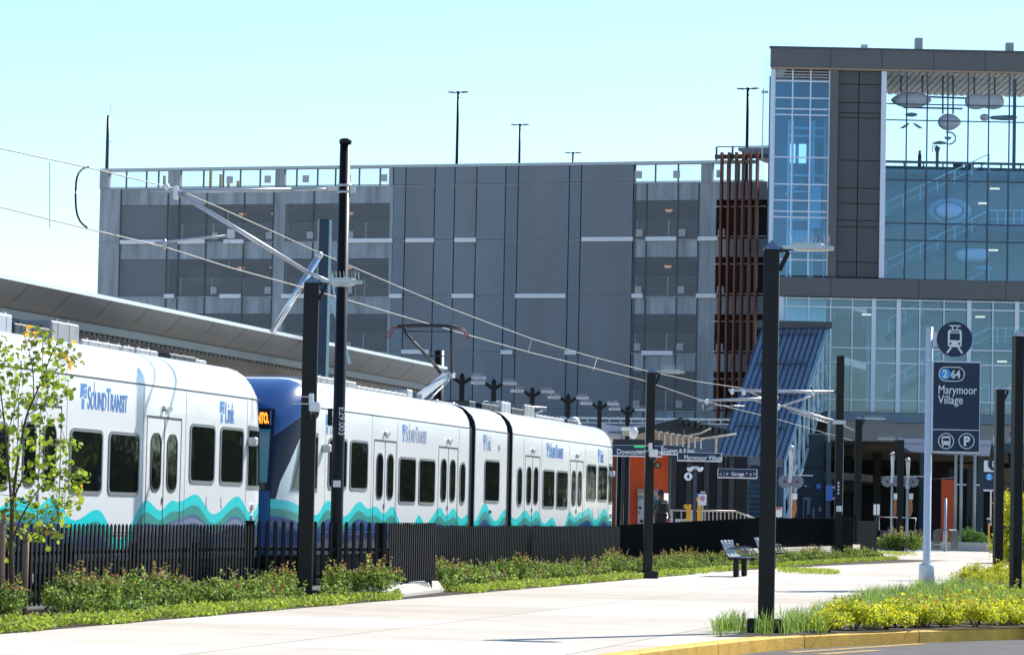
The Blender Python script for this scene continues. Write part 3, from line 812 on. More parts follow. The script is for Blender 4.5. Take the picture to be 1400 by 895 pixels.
p=P(1389.5,700,55); p.z=0; L5=lamp('rightmost and thickest black lamp post, cut by the picture edge',p,0.3,H=4.55,w=0.165)
p=gp(1171.5,756); L6=lamp('distant black lamp post in front of the dark underpass, by the grey cabinet',p,0.0,H=5.55,w=0.27,head_l=0.95)
p=P(1230,700,150); p.z=0; L7=lamp('far black lamp post between the two pairs of crossing signals',p,pi,H=5.15,w=0.3,head_l=0.9)
def cctv(label,loc,s=1.0):
    r=thing('security_camera',label,'camera',loc,0)
    m=MB(); m.box(-0.02*s,0.05*s,-0.04*s,0.04*s,0.02,0.16*s,bev=0.01); m.box(-0.01,0.15*s,-0.08*s,0.08*s,-0.10*s,0.04*s,bev=0.02); m.build('housing',WHITE,r)
    m=MB(); m.lathe([(0.062*s,-0.10*s),(0.065*s,-0.13*s),(0.05*s,-0.175*s),(0.02*s,-0.195*s)],14,0,(0.07*s,0,0)); m.build('dome',LENS,r)
    m=MB(); m.box(-0.25*s,0.0,-0.125*s,-0.115*s,0.10*s,0.115*s); m.box(-0.25*s,0,-0.125*s,-0.115*s,0,0.015*s); m.build('strap',GALV,r)
    return r
c=P(424,553,46.55); cctv('white dome security camera strapped to the black lamp post before the train cab',c)
c=P(888,617,69.7); cctv('white dome security camera strapped to the lamp post by the orange wall',c,1.15)
# double-headed platform lamps, in a row parallel to the tracks
def twin_lamp(label,loc,H,rz=0.0,s=1.0):
    root=thing('platform_lamp',label,'lamp',loc,rz,'double-headed lamps in a row along the platform')
    m=MB(); m.box(-0.07,0.07,-0.07,0.07,0,H-0.08); m.build('pole',BLACK,root)
    c=MB(); h=0.078; c.add([(-h,-h,H-0.08),(h,-h,H-0.08),(h,h,H-0.08),(-h,h,H-0.08),(0,0,H+0.02)],[(0,1,4),(1,2,4),(2,3,4),(3,0,4),(3,2,1,0)]); c.build('cap',BLACK,root)
    for sg in (-1,1):
        a=MB(); a.prism([(sg*0.07,H-0.30),(sg*0.26,H-0.17),(sg*0.28,H-0.10),(sg*0.20,H-0.09),(sg*0.07,H-0.18)][::sg],-0.035,0.035,0,'y'); a.build('bracket',BLACK,root)
        hd=MB(); hd.prism([(sg*0.24,-0.11),(sg*0.56,-0.11),(sg*0.64,0),(sg*0.56,0.11),(sg*0.24,0.11)],H-0.15,H-0.07); spikes(hd,sg*0.28,sg*0.56,0,H-0.08,7,0.10); hd.build('lamp_head',mat('lilac grey lamp head',(0.42,0.42,0.47),0.45,0.2,0.05),root)
    return root
ords=['nearest','second','third','fourth','fifth','farthest']
for k,(px,py) in enumerate(((632,510),(675.4,518),(728,529.5),(777,538.5),(820,547),(858,555))):
    u,z=TR.uz(px,py,4.9); q=TR.w(u,4.9,0)
    twin_lamp(ords[k]+' double-headed black platform lamp of the row rising behind the second train',q,z,0.0)
# ================================================================ overhead line
def pole_round(m,loc,r,H,n=20): m.lathe([(r,0),(r*0.93,H)],n,0,loc)
op=thing('overhead_line_pole','tall round black pole behind the pickets, carrying a long silver bracket','pole',P(459.5,740,49.7).xy.to_3d())
H1=P(465,191,49.7).z
m=MB(); m.lathe([(0.098,0),(0.096,1.0),(0.082,H1-0.03)],20,0); m.build('mast',BLACK,op)
m=MB(); m.lathe([(0.095,H1-0.06),(0.095,H1),(0.05,H1+0.02)],20,0); m.build('cap',BLACK,op)
def lp(px,py,Y=49.7,root=op): return P(px,py,Y)-root.location
for (py,rr) in ((258,0.092),(386,0.094)):
    z=lp(463,py).z; m=MB(); 
    for dz in (-0.05,0.05): m.lathe([(rr+0.01,z+dz-0.02),(rr+0.022,z+dz-0.01),(rr+0.022,z+dz+0.01),(rr+0.01,z+dz+0.02)],20,0)
    m.box(-0.26 if py<300 else -0.24,-0.08,-0.03,0.03,z-0.03,z+0.03); m.box(0.09,0.17,-0.05,0.05,z-0.05,z+0.05)
    m.build('clamp_band',GALV,op)
a=lp(205,262); b=lp(452,259)
m=MB(); m.tube([a,a.lerp(b,0.78)],0.032,10); m.tube([a.lerp(b,0.78),b],0.024,10); m.build('top_tube',GALV,op)
m=MB(); m.tube([lp(240,262),lp(420,372)],0.036,10); m.tube([lp(420,372),lp(452,386)],0.03,8); m.build('brace_tube',GALV,op)
m=MB(); c=lp(241,262); m.box(c.x-0.04,c.x+0.03,c.y-0.05,c.y+0.05,c.z-0.12,c.z+0.09,bev=0.01); c=lp(228,256); m.lathe([(0.03,-0.05),(0.05,0),(0.03,0.05)],10,0,c); m.build('hanger',SIGNW,op)
m=MB(); m.tube([lp(212,332),lp(313,322)],0.018,8); c=lp(316,320); m.box(c.x-0.06,c.x+0.05,c.y-0.04,c.y+0.04,c.z-0.06,c.z+0.08,bev=0.01); m.tube([lp(316,320),lp(322,312)],0.025,6); c=lp(225,334); m.lathe([(0.02,-0.08),(0.04,0),(0.02,0.08)],8,0,c); m.build('steady_arm',GALV,op)
text('lettering','E29.003',0.135,SIGNW,op,(0.006,-0.112,lp(461,556).z),ry=pi/2,sx=1.0,align='LEFT',ext=0.002)
m=MB(); z=lp(461,661).z; m.box(-0.06,0.05,-0.115,-0.09,z-0.05,z+0.05); m.build('plate',SIGNW,op)
m=MB(); z=lp(461,570).z; m.box(-0.17,-0.1,-0.05,0.05,z-0.13,z+0.13); m.build('junction_box',BLACK,op)
# silver diagonal tube and blue column behind the canopy
q=P(439,430,66); bc=thing('canopy_column','dark blue square steel column rising through the silver canopy with a pale edge','column',(q.x,q.y,0),0.28)
ht=P(441,300,66).z
m=MB(); m.box(-0.10,0.10,-0.10,0.10,0,ht); m.build('column',mat('deep blue steel',(0.012,0.035,0.07),0.4,0,0.1),bc)
m=MB(); m.box(0.102,0.16,-0.09,0.09,0,ht-0.01); m.build('edge_plate',mat('pale blue steel',(0.35,0.50,0.56),0.35,0.2,0.1),bc)
m=MB(); m.bar((0.2,0,ht-1.6),(0.62,0,ht-2.9),0.05,0.05); m.bar((0.2,0,ht-1.1),(0.5,0,ht-2.9),0.03,0.03); m.build('stay',mat('pale blue steel',(0,0,0)),bc)
q=P(435,350,60); st=thing('bracket_tube','bright silver diagonal tube leaning up from the canopy roof beside the blue column','bracket tube',(q.x,q.y,0))
a=P(372,455,60)-q; b=P(436,350,60)-q; off=Vector((0,0,q.z))
m=MB(); m.tube([a+off,b+off],0.058,12); m.build('tube',mat('polished steel',(0.7,0.72,0.75),0.22,0.9,0.05),st)
m=MB(); m.lathe([(0.05,-0.04),(0.075,-0.02),(0.075,0.05),(0.04,0.08)],10,0,b+off); m.build('clamp',GALV,st)
# mast at x=1145 with its arms
q=P(1146,700,113); om=thing('overhead_line_pole','slim black pole beside the blue stair roof, with thin arms over the track','pole',(q.x,q.y,0))
H2=P(1146,486,113).z
m=MB(); m.box(-0.13,0.13,-0.11,0.11,0,H2,bev=0.01); m.build('mast',BLACK,om)
m=MB(); m.box(0.135,0.15,-0.05,0.05,1.5,H2-3); m.build('edge_plate',GALV,om)
def l2(px,py): return P(px,py,113)-om.location
m=MB(); m.tube([l2(996,533),l2(1148,536)],0.05,8); m.tube([l2(1112,541),l2(1064,556)],0.035,8); m.tube([l2(1020,544),l2(1064,556)],0.03,6); m.build('top_arm',GALV,om)
m=MB(); m.tube([l2(954,548),l2(1064,544)],0.05,8); m.tube([l2(961,549),l2(961,562)],0.03,6); m.tube([l2(966,560),l2(978,554),l2(1018,555)],0.025,6); m.build('registration_arm',GALV,om)
m=MB(); m.tube([l2(1075,556),l2(1144,577)],0.055,8); m.tube([l2(1080,562),l2(1144,582)],0.025,6); c=l2(1148,577); m.box(c.x-0.25,c.x+0.2,-0.16,0.16,c.z-0.07,c.z+0.07); m.build('brace_tube',GALV,om)
for (px,py) in ((1001,535),(1017,536),(1064,556),(1112,537),(966,549)):
    m=MB(); c=l2(px,py); m.lathe([(0.04,-0.10),(0.07,-0.04),(0.07,0.04),(0.04,0.10)],8,0,c); m.build('insulator',SIGNW,om)
c=l2(1143,657)
for k in range(4): m=MB(); m.box(-0.04,0.01,-0.13,-0.12,c.z-0.1-k*0.12,c.z-0.03-k*0.12); m.build('number_plate',SIGNW,om)
m=MB(); z0=l2(1143,663).z; z1=l2(1143,684).z; m.box(-0.42,-0.2,-0.05,0.05,z1,z0); m.build('blue_sign',mat('bright blue sign',(0.03,0.12,0.5),0.4,0,0.0),om)
m=MB(); m.box(-0.22,-0.13,-0.03,0.03,z1+0.05,z1+0.1); m.box(-0.22,-0.13,-0.03,0.03,z0-0.1,z0-0.05); z=l2(1143,695).z; m.box(-0.08,0.12,-0.13,-0.115,z-0.1,z+0.1); m.build('sign_bracket',SIGNW,om)
# wires
WIRE=mat('overhead wire',(0.30,0.28,0.25),0.45,0.6,0.1)
def cen(px,py,off=HW):
    u,z=TR.uz(px,py,off); return TR.w(u,off,z)
def wire(name,label,pts,r=0.009,m_=WIRE):
    root=pts[0].copy(); o=MB(); q=[p-root for p in pts]; o.tube(q,r,5,0,False)
    ob=o.build(name,m_); ob.location=root; tag(ob,label,'wire'); return ob
def sag(p,q,d,n=6): return [p.lerp(q,k/n)-Vector((0,0,d*4*(k/n)*(1-k/n))) for k in range(n+1)]
A0=cen(-60,187); A1=cen(0,203); A2=cen(240,258); A3=cen(385,322); A4=cen(480,364); A5=cen(617,422); A6=cen(727,463); A7=cen(880,506); A8=cen(1012,530)
wire('messenger_wire','upper of the two overhead wires sweeping down over the trains from the silver bracket',[A0,A1,cen(120,229),A2,cen(300,284),A3,cen(435,345),A4,cen(550,394),A5,cen(670,442),A6,cen(800,485),A7,cen(950,521),A8],0.0105)
wire('contact_wire','lower overhead wire touching the raised pantograph',[cen(-60,270),cen(0,283),cen(100,308),cen(226,338),cen(315,366),cen(403,390),cen(480,411.5),cen(587,443),cen(638,457.4),cen(723,481.4),cen(880,520),cen(962,548),cen(1060,572),cen(1165,602)],0.0105)
wire('feeder_wire','thin overhead wire running on past the slim pole into the underpass',[cen(1012,530),P(1064,553,118),P(1144,578,130),P(1168,588,140)],0.014)
dr=[((68,222),(68,312)),((312,290),(313,366)),((486,368),(486,413)),((618,422),(617,452)),((727,463),(722,481)),((816,490),(811,506))]
where=['nearest the looped jumper','above the small steady arm','over the second train cab','above the pantograph','between the pantograph and the lamp post','near the orange wall lamp post']
for ((a,b),(c,d)),wl in zip(dr,where):
    wire('dropper_wire','short hanger between the two overhead wires '+wl,[cen(a,b),cen(c,d)],0.006)
wire('jumper_cable','thick black cable loop hanging between the two overhead wires beside the tree',chaikin([cen(121,228),cen(112,231),cen(105,240),cen(103,262),cen(104,290),cen(110,304),cen(119,311)]),0.016,RUBBER)
# far platform's own bracket seen over the train
q=TR.w(TR.uz(600,520,4.9)[0],4.9,0); fm=thing('overhead_line_pole','black overhead line pole behind the pantograph, mostly hidden by the train','pole',q)
Hq=TR.uz(600,479,4.9)[1]; m=MB(); m.lathe([(0.15,0),(0.13,Hq)],16,0); m.build('mast',BLACK,fm)
m=MB(); m.tube([(0,0,Hq-1.3),(2.8,0.2,Hq-1.42)],0.03,8); m.tube([(0,0,Hq-2.6),(1.6,0.1,Hq-2.0),(2.8,0.2,Hq-1.45)],0.025,8); m.build('top_arm',GALV,fm)
# ================================================================ station pylon
PY=64.0
q=P(1266.5,800,PY); sg=thing('station_pylon','tall navy station sign on a silver pole, reading 64 Marymoor Village','sign',(q.x,q.y,0))
def s2(px,py): v=P(px,py,PY)-sg.location; return v
SPM=mat('satin silver pole',(0.72,0.74,0.80),0.4,0.1,0.03)
zt=s2(1268,447).z; m=MB(); m.lathe([(0.16,0),(0.15,0.45),(0.14,0.5)],20,0); m.build('pole_base',SPM,sg)
m=MB(); m.lathe([(0.11,0.5),(0.075,0.55),(0.068,zt)],20,0); m.build('pole',SPM,sg)
xl=s2(1275,550).x; xr=s2(1339,550).x; z0=s2(1306,619).z; z1=s2(1306,494).z
m=MB(); m.box(xl-0.03,xr,-0.09,0.03,z0,z1,bev=0.008); pn=m.build('panel_frame',SPM,sg)
m=MB(); m.box(xl,xr-0.012,-0.098,-0.088,z0+0.03,z1-0.025); m.build('panel',NAVY,sg)
for z in (z0+0.3,z1-0.3):
    m=MB(); m.box(0.05,xl,-0.04,0.02,z-0.04,z+0.04); m.build('bracket',SPM,sg)
cc=s2(1304.5,464); 
m=MB(); m.box(0.04,cc.x-0.2,-0.02,0.02,cc.z-0.13,cc.z+0.13); m.build('bracket',SPM,sg)
m=MB(); m.prism(disc_pts(cc.x,cc.z,0.345,40),-0.09,0.0,0,'y'); rd=m.build('round_sign',NAVY,sg)
# tram pictogram
g=MB(); cx,cz_=cc.x,cc.z
o=rrect(cx-0.135,cx+0.135,cz_-0.15,cz_+0.19,0.05,4); i=rrect(cx-0.10,cx+0.10,cz_-0.02,cz_+0.12,0.02,4)
ring(g,o,i,-0.098,-0.09)
g.build('tram_symbol',SIGNW,sg)
g=MB(); g.prism(rrect(cx-0.085,cx+0.085,cz_+0.14,cz_+0.165,0.01),-0.102,-0.099,0,'y')
for sx in (-1,1): g.prism(disc_pts(cx+sx*0.085,cz_-0.085,0.024,12),-0.102,-0.099,0,'y')
g.build('tram_symbol',NAVY,sg,)
g=MB()
for sx in (-1,1):
    g.bar((cx+sx*0.07,-0.094,cz_-0.16),(cx+sx*0.15,-0.094,cz_-0.27),0.008,0.035)
    g.bar((cx+sx*0.06,-0.094,cz_+0.26),(cx+sx*0.035,-0.094,cz_+0.19),0.008,0.018)
g.box(cx-0.11,cx+0.11,-0.098,-0.09,cz_+0.252,cz_+0.275); g.build('tram_symbol',SIGNW,sg)
yl=-0.102
o=rrect(s2(1282.5,512).x,s2(1318,512).x,s2(1300,521.5).z,s2(1300,501.5).z,0.135,8); i=rrect(o[0][0]*0+s2(1282.5,512).x+0.016,s2(1318,512).x-0.016,s2(1300,521.5).z+0.016,s2(1300,501.5).z-0.016,0.12,8)
g=MB(); ring(g,o,i,yl,-0.098); g.build('pill_outline',SIGNW,sg)
c=s2(1291.5,511.3); g=MB(); g.prism(disc_pts(c.x,c.z,0.105,28),yl,-0.098,0,'y'); g.build('line_bullet',mat('sky blue enamel',(0.04,0.36,0.85),0.4,0,0),sg)
text('lettering','2',0.21,SIGNW,sg,(c.x-0.055,yl-0.002,c.z-0.07),sx=0.9,bold=0.006,ext=0.001)
q=s2(1299,516.5); text('lettering','64',0.215,SIGNW,sg,(q.x,yl,q.z),sx=0.86,bold=0.006,ext=0.001)
q=s2(1281.5,538); text('lettering','Marymoor',0.235,SIGNW,sg,(q.x,yl,q.z),sx=0.745,bold=0.002,ext=0.001)
q=s2(1281.5,551.5); text('lettering','Village',0.235,SIGNW,sg,(q.x,yl,q.z),sx=0.80,bold=0.002,ext=0.001)
g=MB(); z=s2(1306,587.5).z; g.box(xl+0.002,xr-0.014,yl,-0.098,z-0.007,z+0.007); g.build('rule',SIGNW,sg)
for px in (1292.5,1320.5):
    c=s2(px,602.7); g=MB(); ring(g,disc_pts(c.x,c.z,0.155,36),disc_pts(c.x,c.z,0.140,36),yl,-0.098); g.build('symbol_ring',SIGNW,sg)
c=s2(1320.5,602.7); text('lettering','P',0.25,SIGNW,sg,(c.x-0.06,yl,c.z-0.085),sx=0.95,bold=0.012,ext=0.001)
c=s2(1292.5,602.7); g=MB(); ring(g,rrect(c.x-0.085,c.x+0.085,c.z-0.075,c.z+0.095,0.03,4),rrect(c.x-0.065,c.x+0.065,c.z+0.0,c.z+0.06,0.008,4),yl,-0.098); g.box(c.x-0.075,c.x-0.045,yl,-0.098,c.z-0.1,c.z-0.075); g.box(c.x+0.045,c.x+0.075,yl,-0.098,c.z-0.1,c.z-0.075); g.build('bus_symbol',SIGNW,sg)
g=MB()
for sx in (-1,1): g.prism(disc_pts(c.x+sx*0.055,c.z-0.035,0.012,10),yl-0.003,yl-0.001,0,'y')
g.build('bus_symbol',NAVY,sg)
# ================================================================ benches
def bench(label,loc):
    r=thing('bench',label,'bench',loc,TR.ang,'metal benches facing the path')
    BM=mat('bench steel',(0.10,0.13,0.17),0.35,0.6,0.1); L=1.75
    # local x along the bench, -y faces the path
    for k in range(3):
        x0=-L/2+k*L/3+0.015; x1=-L/2+(k+1)*L/3-0.015
        m=MB(); pts=[]
        for z,y in ((0.44,-0.42),(0.43,-0.2),(0.44,-0.02),(0.50,0.06),(0.66,0.13),(0.82,0.19)): pts.append((y,z))
        n=14
        for q in range(len(pts)-1):
            (ya,za),(yb,zb)=pts[q],pts[q+1]
            for e in range(3 if q>2 or q<1 else 2):
                cnt=3 if q>2 or q<1 else 2
                t0=(e+0.12)/cnt; t1=(e+0.88)/cnt
                p=Vector(((x0+x1)/2,ya+(yb-ya)*(t0+t1)/2,za+(zb-za)*(t0+t1)/2)); d=Vector((0,yb-ya,zb-za)); 
                ax=d.normalized()
                wv=d.length*(t1-t0)/2
                up=Vector((1,0,0)).cross(ax)*0.008
                a=p-ax*wv;b=p+ax*wv
                vs=[Vector((x,v.y,v.z))+s_*up for s_ in (-1,1) for v in (a,b) for x in (x0,x1)]
                m.add(vs,[(0,1,3,2),(4,6,7,5),(0,4,5,1),(2,3,7,6),(0,2,6,4),(1,5,7,3)])
        for x in (x0,x1): m.tube([(x,y,z) for y,z in pts],0.014,6)
        m.build('seat_section',BM,r)
    for k in range(4):
        x=-L/2+k*L/3; m=MB(); m.tube([(x,0.05,0.60),(x,-0.1,0.68),(x,-0.3,0.62),(x,-0.4,0.46)],0.016,6); m.build('armrest',BM,r)
    for x in (-L*0.36,L*0.36):
        m=MB(); m.box(x-0.09,x+0.09,-0.2,-0.08,0,0.40,bev=0.02); m.box(x-0.04,x+0.04,-0.4,0.05,0.385,0.42); m.build('leg',BLACK,r)
    return r
b1=G(1000,788); bench('dark metal slatted bench between the shrub bed and the largest lamp post',b1+Vector((0.1,0.6,0)))
b2_=G(1046,777); bench('dark metal bench mostly hidden behind the largest lamp post',b2_+Vector((0.05,0.6,0)))
# ================================================================ bicycle rack
q=G(1300,748.5); q=P(1300,735,150); q.z=0.12
HOOP=mat('hoop steel',(0.12,0.13,0.14),0.4,0.6,0.1)
br=thing('bicycle_rack','row of grey steel hoops for parking bicycles on the far paving','bicycle rack',q,0)
m=MB(); 
for k in range(7):
    x=-0.46+k*0.115; dy=-0.6+k*0.5
    h=MB(); pts=[(x-0.42,dy,0)]+[(x-0.42,dy,0.72)]+[(x-0.42+0.16*(1-cos(a)),dy,0.72+0.16*sin(a)) for a in (0.5,1.0,pi/2)]+[(x+0.26+0.16*sin(a),dy,0.72+0.16*cos(a)) for a in (0,0.5,1.0)]+[(x+0.42,dy,0.72),(x+0.42,dy,0)]
    h.tube(pts,0.022,8); h.build('hoop',HOOP,br)
m=MB(); m.bar((-0.9,-0.6,0.2),(0.55,2.4,0.2),0.05,0.05); m.build('base_rail',HOOP,br)
q=P(1292,735,152); q.z=0; bo=thing('bollard','thin grey steel post standing behind the bicycle rack','bollard',q); m=MB(); m.lathe([(0.10,0),(0.10,0.9),(0.07,0.95),(0.07,P(1292,681,152).z)],10,0); m.build('post',GALV,bo)
# ================================================================ parking garage
PA=mat('blue grey panel',(0.17,0.215,0.265),0.55,0,0.16,0.35,0.25,9,stretch=(1,1,0.3))
PB=mat('grey panel',(0.18,0.205,0.235),0.6,0,0.16,0.35,0.3,9,stretch=(1,1,0.3))
PC=mat('slate panel',(0.15,0.195,0.245),0.55,0,0.16,0.35,0.25,9,stretch=(1,1,0.3))
GC=mat('garage concrete',(0.33,0.37,0.41),0.85,0,0.42,1.6,0.2,20,stretch=(1,1,0.12))
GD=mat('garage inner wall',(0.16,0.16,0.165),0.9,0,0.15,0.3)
LEDGE=mat('white ledge',(0.72,0.74,0.80),0.5,0,0.02)
MESHM=screen('woven wire screen',(0.25,0.28,0.31),0.30)
gar=fthing(GA,'parking_garage','large grey parking garage with panelled walls and open decks behind the station','building')
def gu(px,py=400,off=0.0): return GA.uz(px,py,off)[0]
def gz(py,px=560): return GA.uz(px,py)[1]
FL=[gz(329)-3.18*k for k in range(-1,7)]      # FL[0] = roof deck line (y 253), then every floor down
ZT=gz(225); Z0=0.0
uL=gu(132.5); uE=gu(1046); uS0=gu(534.7); uS1=gu(864)
# solid panelled wall between the open decks
jx=[537,555,594.5,622,652,691.5,708,779,795,864]
us=[gu(552.5 if False else x-2.5) for x in jx]
us=[gu(x,400) for x in (534.7,551.5,591.5,618.7,648.7,688.4,705.6,775.6,792,863.6)]
zl=[ZT-0.12]+FL+[0.0]
zl=[z for z in zl if z>=0]
if zl[-1]>0.1: zl.append(0.0)
tone=[PA,PB,PA,PB,PA,PC,PB,PC,PB]
for i in range(len(us)-1):
    m=MB()
    for k in range(len(zl)-1):
        m.box(us[i]+0.03,us[i+1]-0.03,0,0.12,zl[k+1]+0.03,zl[k]-0.03)
    m.build('wall_panel',tone[i],gar)
m=MB(); m.box(us[0],us[-1],0.09,0.5,0,ZT-0.15); m.build('backing_wall',mat('dark backing',(0.02,0.022,0.026),0.8,0,0),gar)
# concrete structure: left part u from uL to uS0, right part uS1 to uE
def strip(u0,u1,z0,z1,y0=0.05,y1=0.45,nm='spandrel',mm=GC):
    m=MB(); m.box(u0,u1,y0,y1,z0,z1); return m.build(nm,mm,gar)
cols=[(uL,gu(162)),(gu(371),gu(387)),(gu(530),gu(534.7))]
colr=[(gu(953),gu(977))]
for k in range(0,7):
    zf=FL[k]; 
    if zf<0: break
    strip(uL,uS0-0.01,zf-1.0,zf+0.0); strip(uS1+0.01,uE,zf-1.0,zf+0.0)
    zc=FL[k]-1.0; zb=max(0,FL[k+1]) if k+1<len(FL) else 0
    for a,b in cols: strip(a,b-0.01 if b<uS0 else b-0.012,zb,zc,0.05,0.5,'column')
    for a,b in colr: strip(a,b,zb,zc,0.05,0.5,'column')
# inner side wall panels in the first bays
for k in range(0,5):
    zb=FL[k+1]; zc=FL[k]-1.0
    strip(gu(162)+0.01,gu(226),zb,zc,0.35,0.55,'block_wall',PB)
    strip(gu(235),gu(279),zb+0.9,zc-0.3,2.5,2.7,'ramp_wall',GD)
# decks (floor slabs) and the dark wall at their back
for k in range(0,7):
    if FL[k]<0.3: break
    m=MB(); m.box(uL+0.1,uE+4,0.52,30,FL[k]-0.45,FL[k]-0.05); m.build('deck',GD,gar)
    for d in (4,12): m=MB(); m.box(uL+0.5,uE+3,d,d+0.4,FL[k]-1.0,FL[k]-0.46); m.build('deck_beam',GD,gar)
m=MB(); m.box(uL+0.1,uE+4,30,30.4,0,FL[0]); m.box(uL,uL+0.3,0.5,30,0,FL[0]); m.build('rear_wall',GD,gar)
# parapet of the roof deck: capping beam, solid piers, open railings
m=MB(); m.box(uL-0.05,uE-0.6,-0.04,0.5,ZT-0.16,ZT); m.build('coping',mat('coping metal',(0.38,0.42,0.45),0.4,0.4,0.1),gar)
def gu2(px): return gu(px,243)
zr0=FL[0]+0.02; zr1=ZT-0.17
for a,b in ((136,148),(229.5,246),(376,388.5),(531.5,537)): 
    m=MB(); m.box(gu2(a),min(gu2(b),us[0]-0.02) if b>530 else gu2(b),0.03,0.35,zr0,zr1); m.build('pier',GC,gar)
for a,b in ((958,974),):
    m=MB(); m.box(gu2(a),gu2(b),0.03,0.35,zr0,zr1); m.build('pier',GC,gar)
RAIL=mat('railing grey',(0.10,0.12,0.14),0.5,0.3,0.1)
for a,b,mul in ((148,229.5,(172,199.6,216)),(246,376,(277.7,304.5,328,355)),(388.5,531.5,(405,433.5,458,490.5,519)),(864,957,(895.6,926.7)),(975,1044,(994,1010,1025))):
    m=MB(); ua,ub=gu2(a),gu2(b)
    for q in range(12): m.box(ua,ub,0.1,0.115,zr0+0.06+q*(zr1-zr0)/12,zr0+0.075+q*(zr1-zr0)/12)
    m.box(ua,ub,0.09,0.13,zr0+0.01,zr0+0.05)
    for x in mul: u=gu2(x); m.box(u-0.045,u+0.045,0.07,0.14,zr0,zr1)
    m.build('roof_railing',RAIL,gar)
PN=mat('deck sign grey',(0.42,0.43,0.46),0.6,0,0.05)
for x in (314,366,418,475,525,873,925,984):
    u=gu2(x); m=MB(); m.box(u-0.2,u+0.2,0.0,0.02,zr0+0.2,zr0+0.62); m.build('square_plate',PN,gar)
for x,h in ((196,0.55),(260,0.9),(274,0.6),(285,0.45),(298,0.2)):
    u=gu2(x); m=MB(); m.box(u-0.07,u+0.07,3.0,3.15,FL[0],FL[0]+0.5+h); m.build('yellow_post',mat('faded yellow',(0.5,0.42,0.18),0.6,0,0.1),gar)
# wire screens with their upright joints, deck railings, ledges, lamps
jl=[162,189 if False else 180,226.4,242,279.4,304.5,331,371,387,426,470,530]
jr=[863.6,882,924.6,953,982]
for k in range(0,7):
    zb=FL[k+1] if k+1<len(FL) else 0
    if zb<0: zb=0.1
    zc=FL[k]-1.02
    for a,b in ((162,371),(387,530),(864,953)):
        m=MB(); m.box(gu(a),gu(b),0.02,0.024,zb,zc); m.build('wire_screen',MESHM,gar)
    for x in (162,226.4,242,279.4,331,371,426,866,882,924.6,953):
        m=MB(); m.box(gu(x)-0.035,gu(x)+0.035,-0.01,0.015,zb,FL[k]-0.06); m.build('screen_joint',DSTEEL,gar)
    for a,b in ((242,371),(387,530),(866,953)):
        m=MB(); ua,ub=gu(a),gu(b)
        for q in range(7): m.box(ua,ub,0.5,0.515,zb+0.15+q*0.15,zb+0.165+q*0.15)
        n=max(2,int((ub-ua)/1.6))
        for q in range(n+1): x=ua+(ub-ua)*q/n; m.box(x-0.03,x+0.03,0.5,0.54,zb,zb+1.12)
        m.build('deck_railing',GALV,gar)
    for x in (872.5,931,985,292,366,422,477):
        u=gu(x); m=MB(); 
        for q in range(4): m.box(u-0.19,u+0.19,-0.03,-0.005,zb+0.16+q*0.1,zb+0.245+q*0.1)
        m.build('square_plate',PN,gar)
    warm=mat('warm lamp glow',(0.9,0.6,0.4),0.5,0,0,emis=(1.0,0.50,0.25),estr=0.4)
    for x in (345,449,892,300):
        if k<2:
            u=gu(x); m=MB(); m.lathe([(0.28,0),(0.20,0.14),(0.08,0.2)],10,0,(u,3.2,FL[k]-1.22)); lo=m.build('deck_lamp',DSTEEL,gar)
            m=MB(); m.lathe([(0.12,-0.14),(0.22,-0.07),(0.22,0.0)],12,0,(u,3.2,FL[k]-1.22)); m.build('lens',warm,lo)
def ledges(k,spans):
    for a,b in spans:
        m=MB(); z=FL[k]; m.box(gu(a),gu(b),-0.12,-0.005,z-0.11,z+0.14,bev=0.015); m.build('ledge',LEDGE,gar)
ledges(1,[(163,212 if False else 225),(242,279),(304.5,332),(470,535.5),(553.5,592.5),(620.5,650),(794.5,864.5),(882,924),(953,981)])
ledges(2,[(225,239),(301,330),(385,420),(533,550),(618,648),(704.5,774),(864,879.5),(952,980)])
ledges(3,[(551,589),(687,703),(774,790),(879,922)])
for k in range(0,7):
    if FL[k]<0.5: break
    m=MB(); m.box(uL,uE,-0.03,-0.002,FL[k]-0.035,FL[k]+0.0); m.build('ledge_line',mat('ledge line',(0.32,0.36,0.40),0.5,0.2,0.05),gar)
# rust-red upright fins over the open end bay
FIN=mat('rust red fin',(0.17,0.040,0.022),0.55,0.1,0.25,3)
zf1=gz(221); 
m=MB(); m.box(gu(976),uE+1.0,-0.35,-0.15,zf1-0.12,zf1+0.12); m.build('fin_beam',DSTEEL,gar)
for x in (988,998,1008,1017.5,1027,1036.5):
    u=gu(x-0.5); m=MB(); m.box(u-0.06,u+0.06,-0.75,-0.36,0.6+5.0,zf1+0.2); m.build('fin',FIN,gar)
for k in range(0,6):
    zb=FL[k+1]
    for dz in (0.1,1.75): m=MB(); m.box(gu(976),uE,-0.2,-0.15,zb+dz,zb+dz+0.04); m.build('fin_rail',LEDGE,gar)
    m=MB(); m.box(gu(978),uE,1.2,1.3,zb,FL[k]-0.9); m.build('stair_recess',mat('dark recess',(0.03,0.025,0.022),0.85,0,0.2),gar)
# little stair-head roof and rails at the right end of the roof
m=MB(); a=gu(1006,215); m.prism([(a,gz(207)),(gu(1050,215),gz(207)),(gu(1050,215),gz(217)),(gu(1025,215),gz(219)),(a,gz(211))],0.5,4,0,'y'); m.build('stairhead_roof',mat('stairhead grey',(0.25,0.27,0.29),0.5,0,0.1),gar)
m=MB(); zt=gz(206.5); 
for x in (978,1000): u=gu(x,215); m.box(u-0.05,u+0.05,0.2,0.3,ZT,zt)
m.box(gu(978,215),uE,0.2,0.25,zt-0.03,zt+0.03); m.build('stairhead_rail',RAIL,gar)
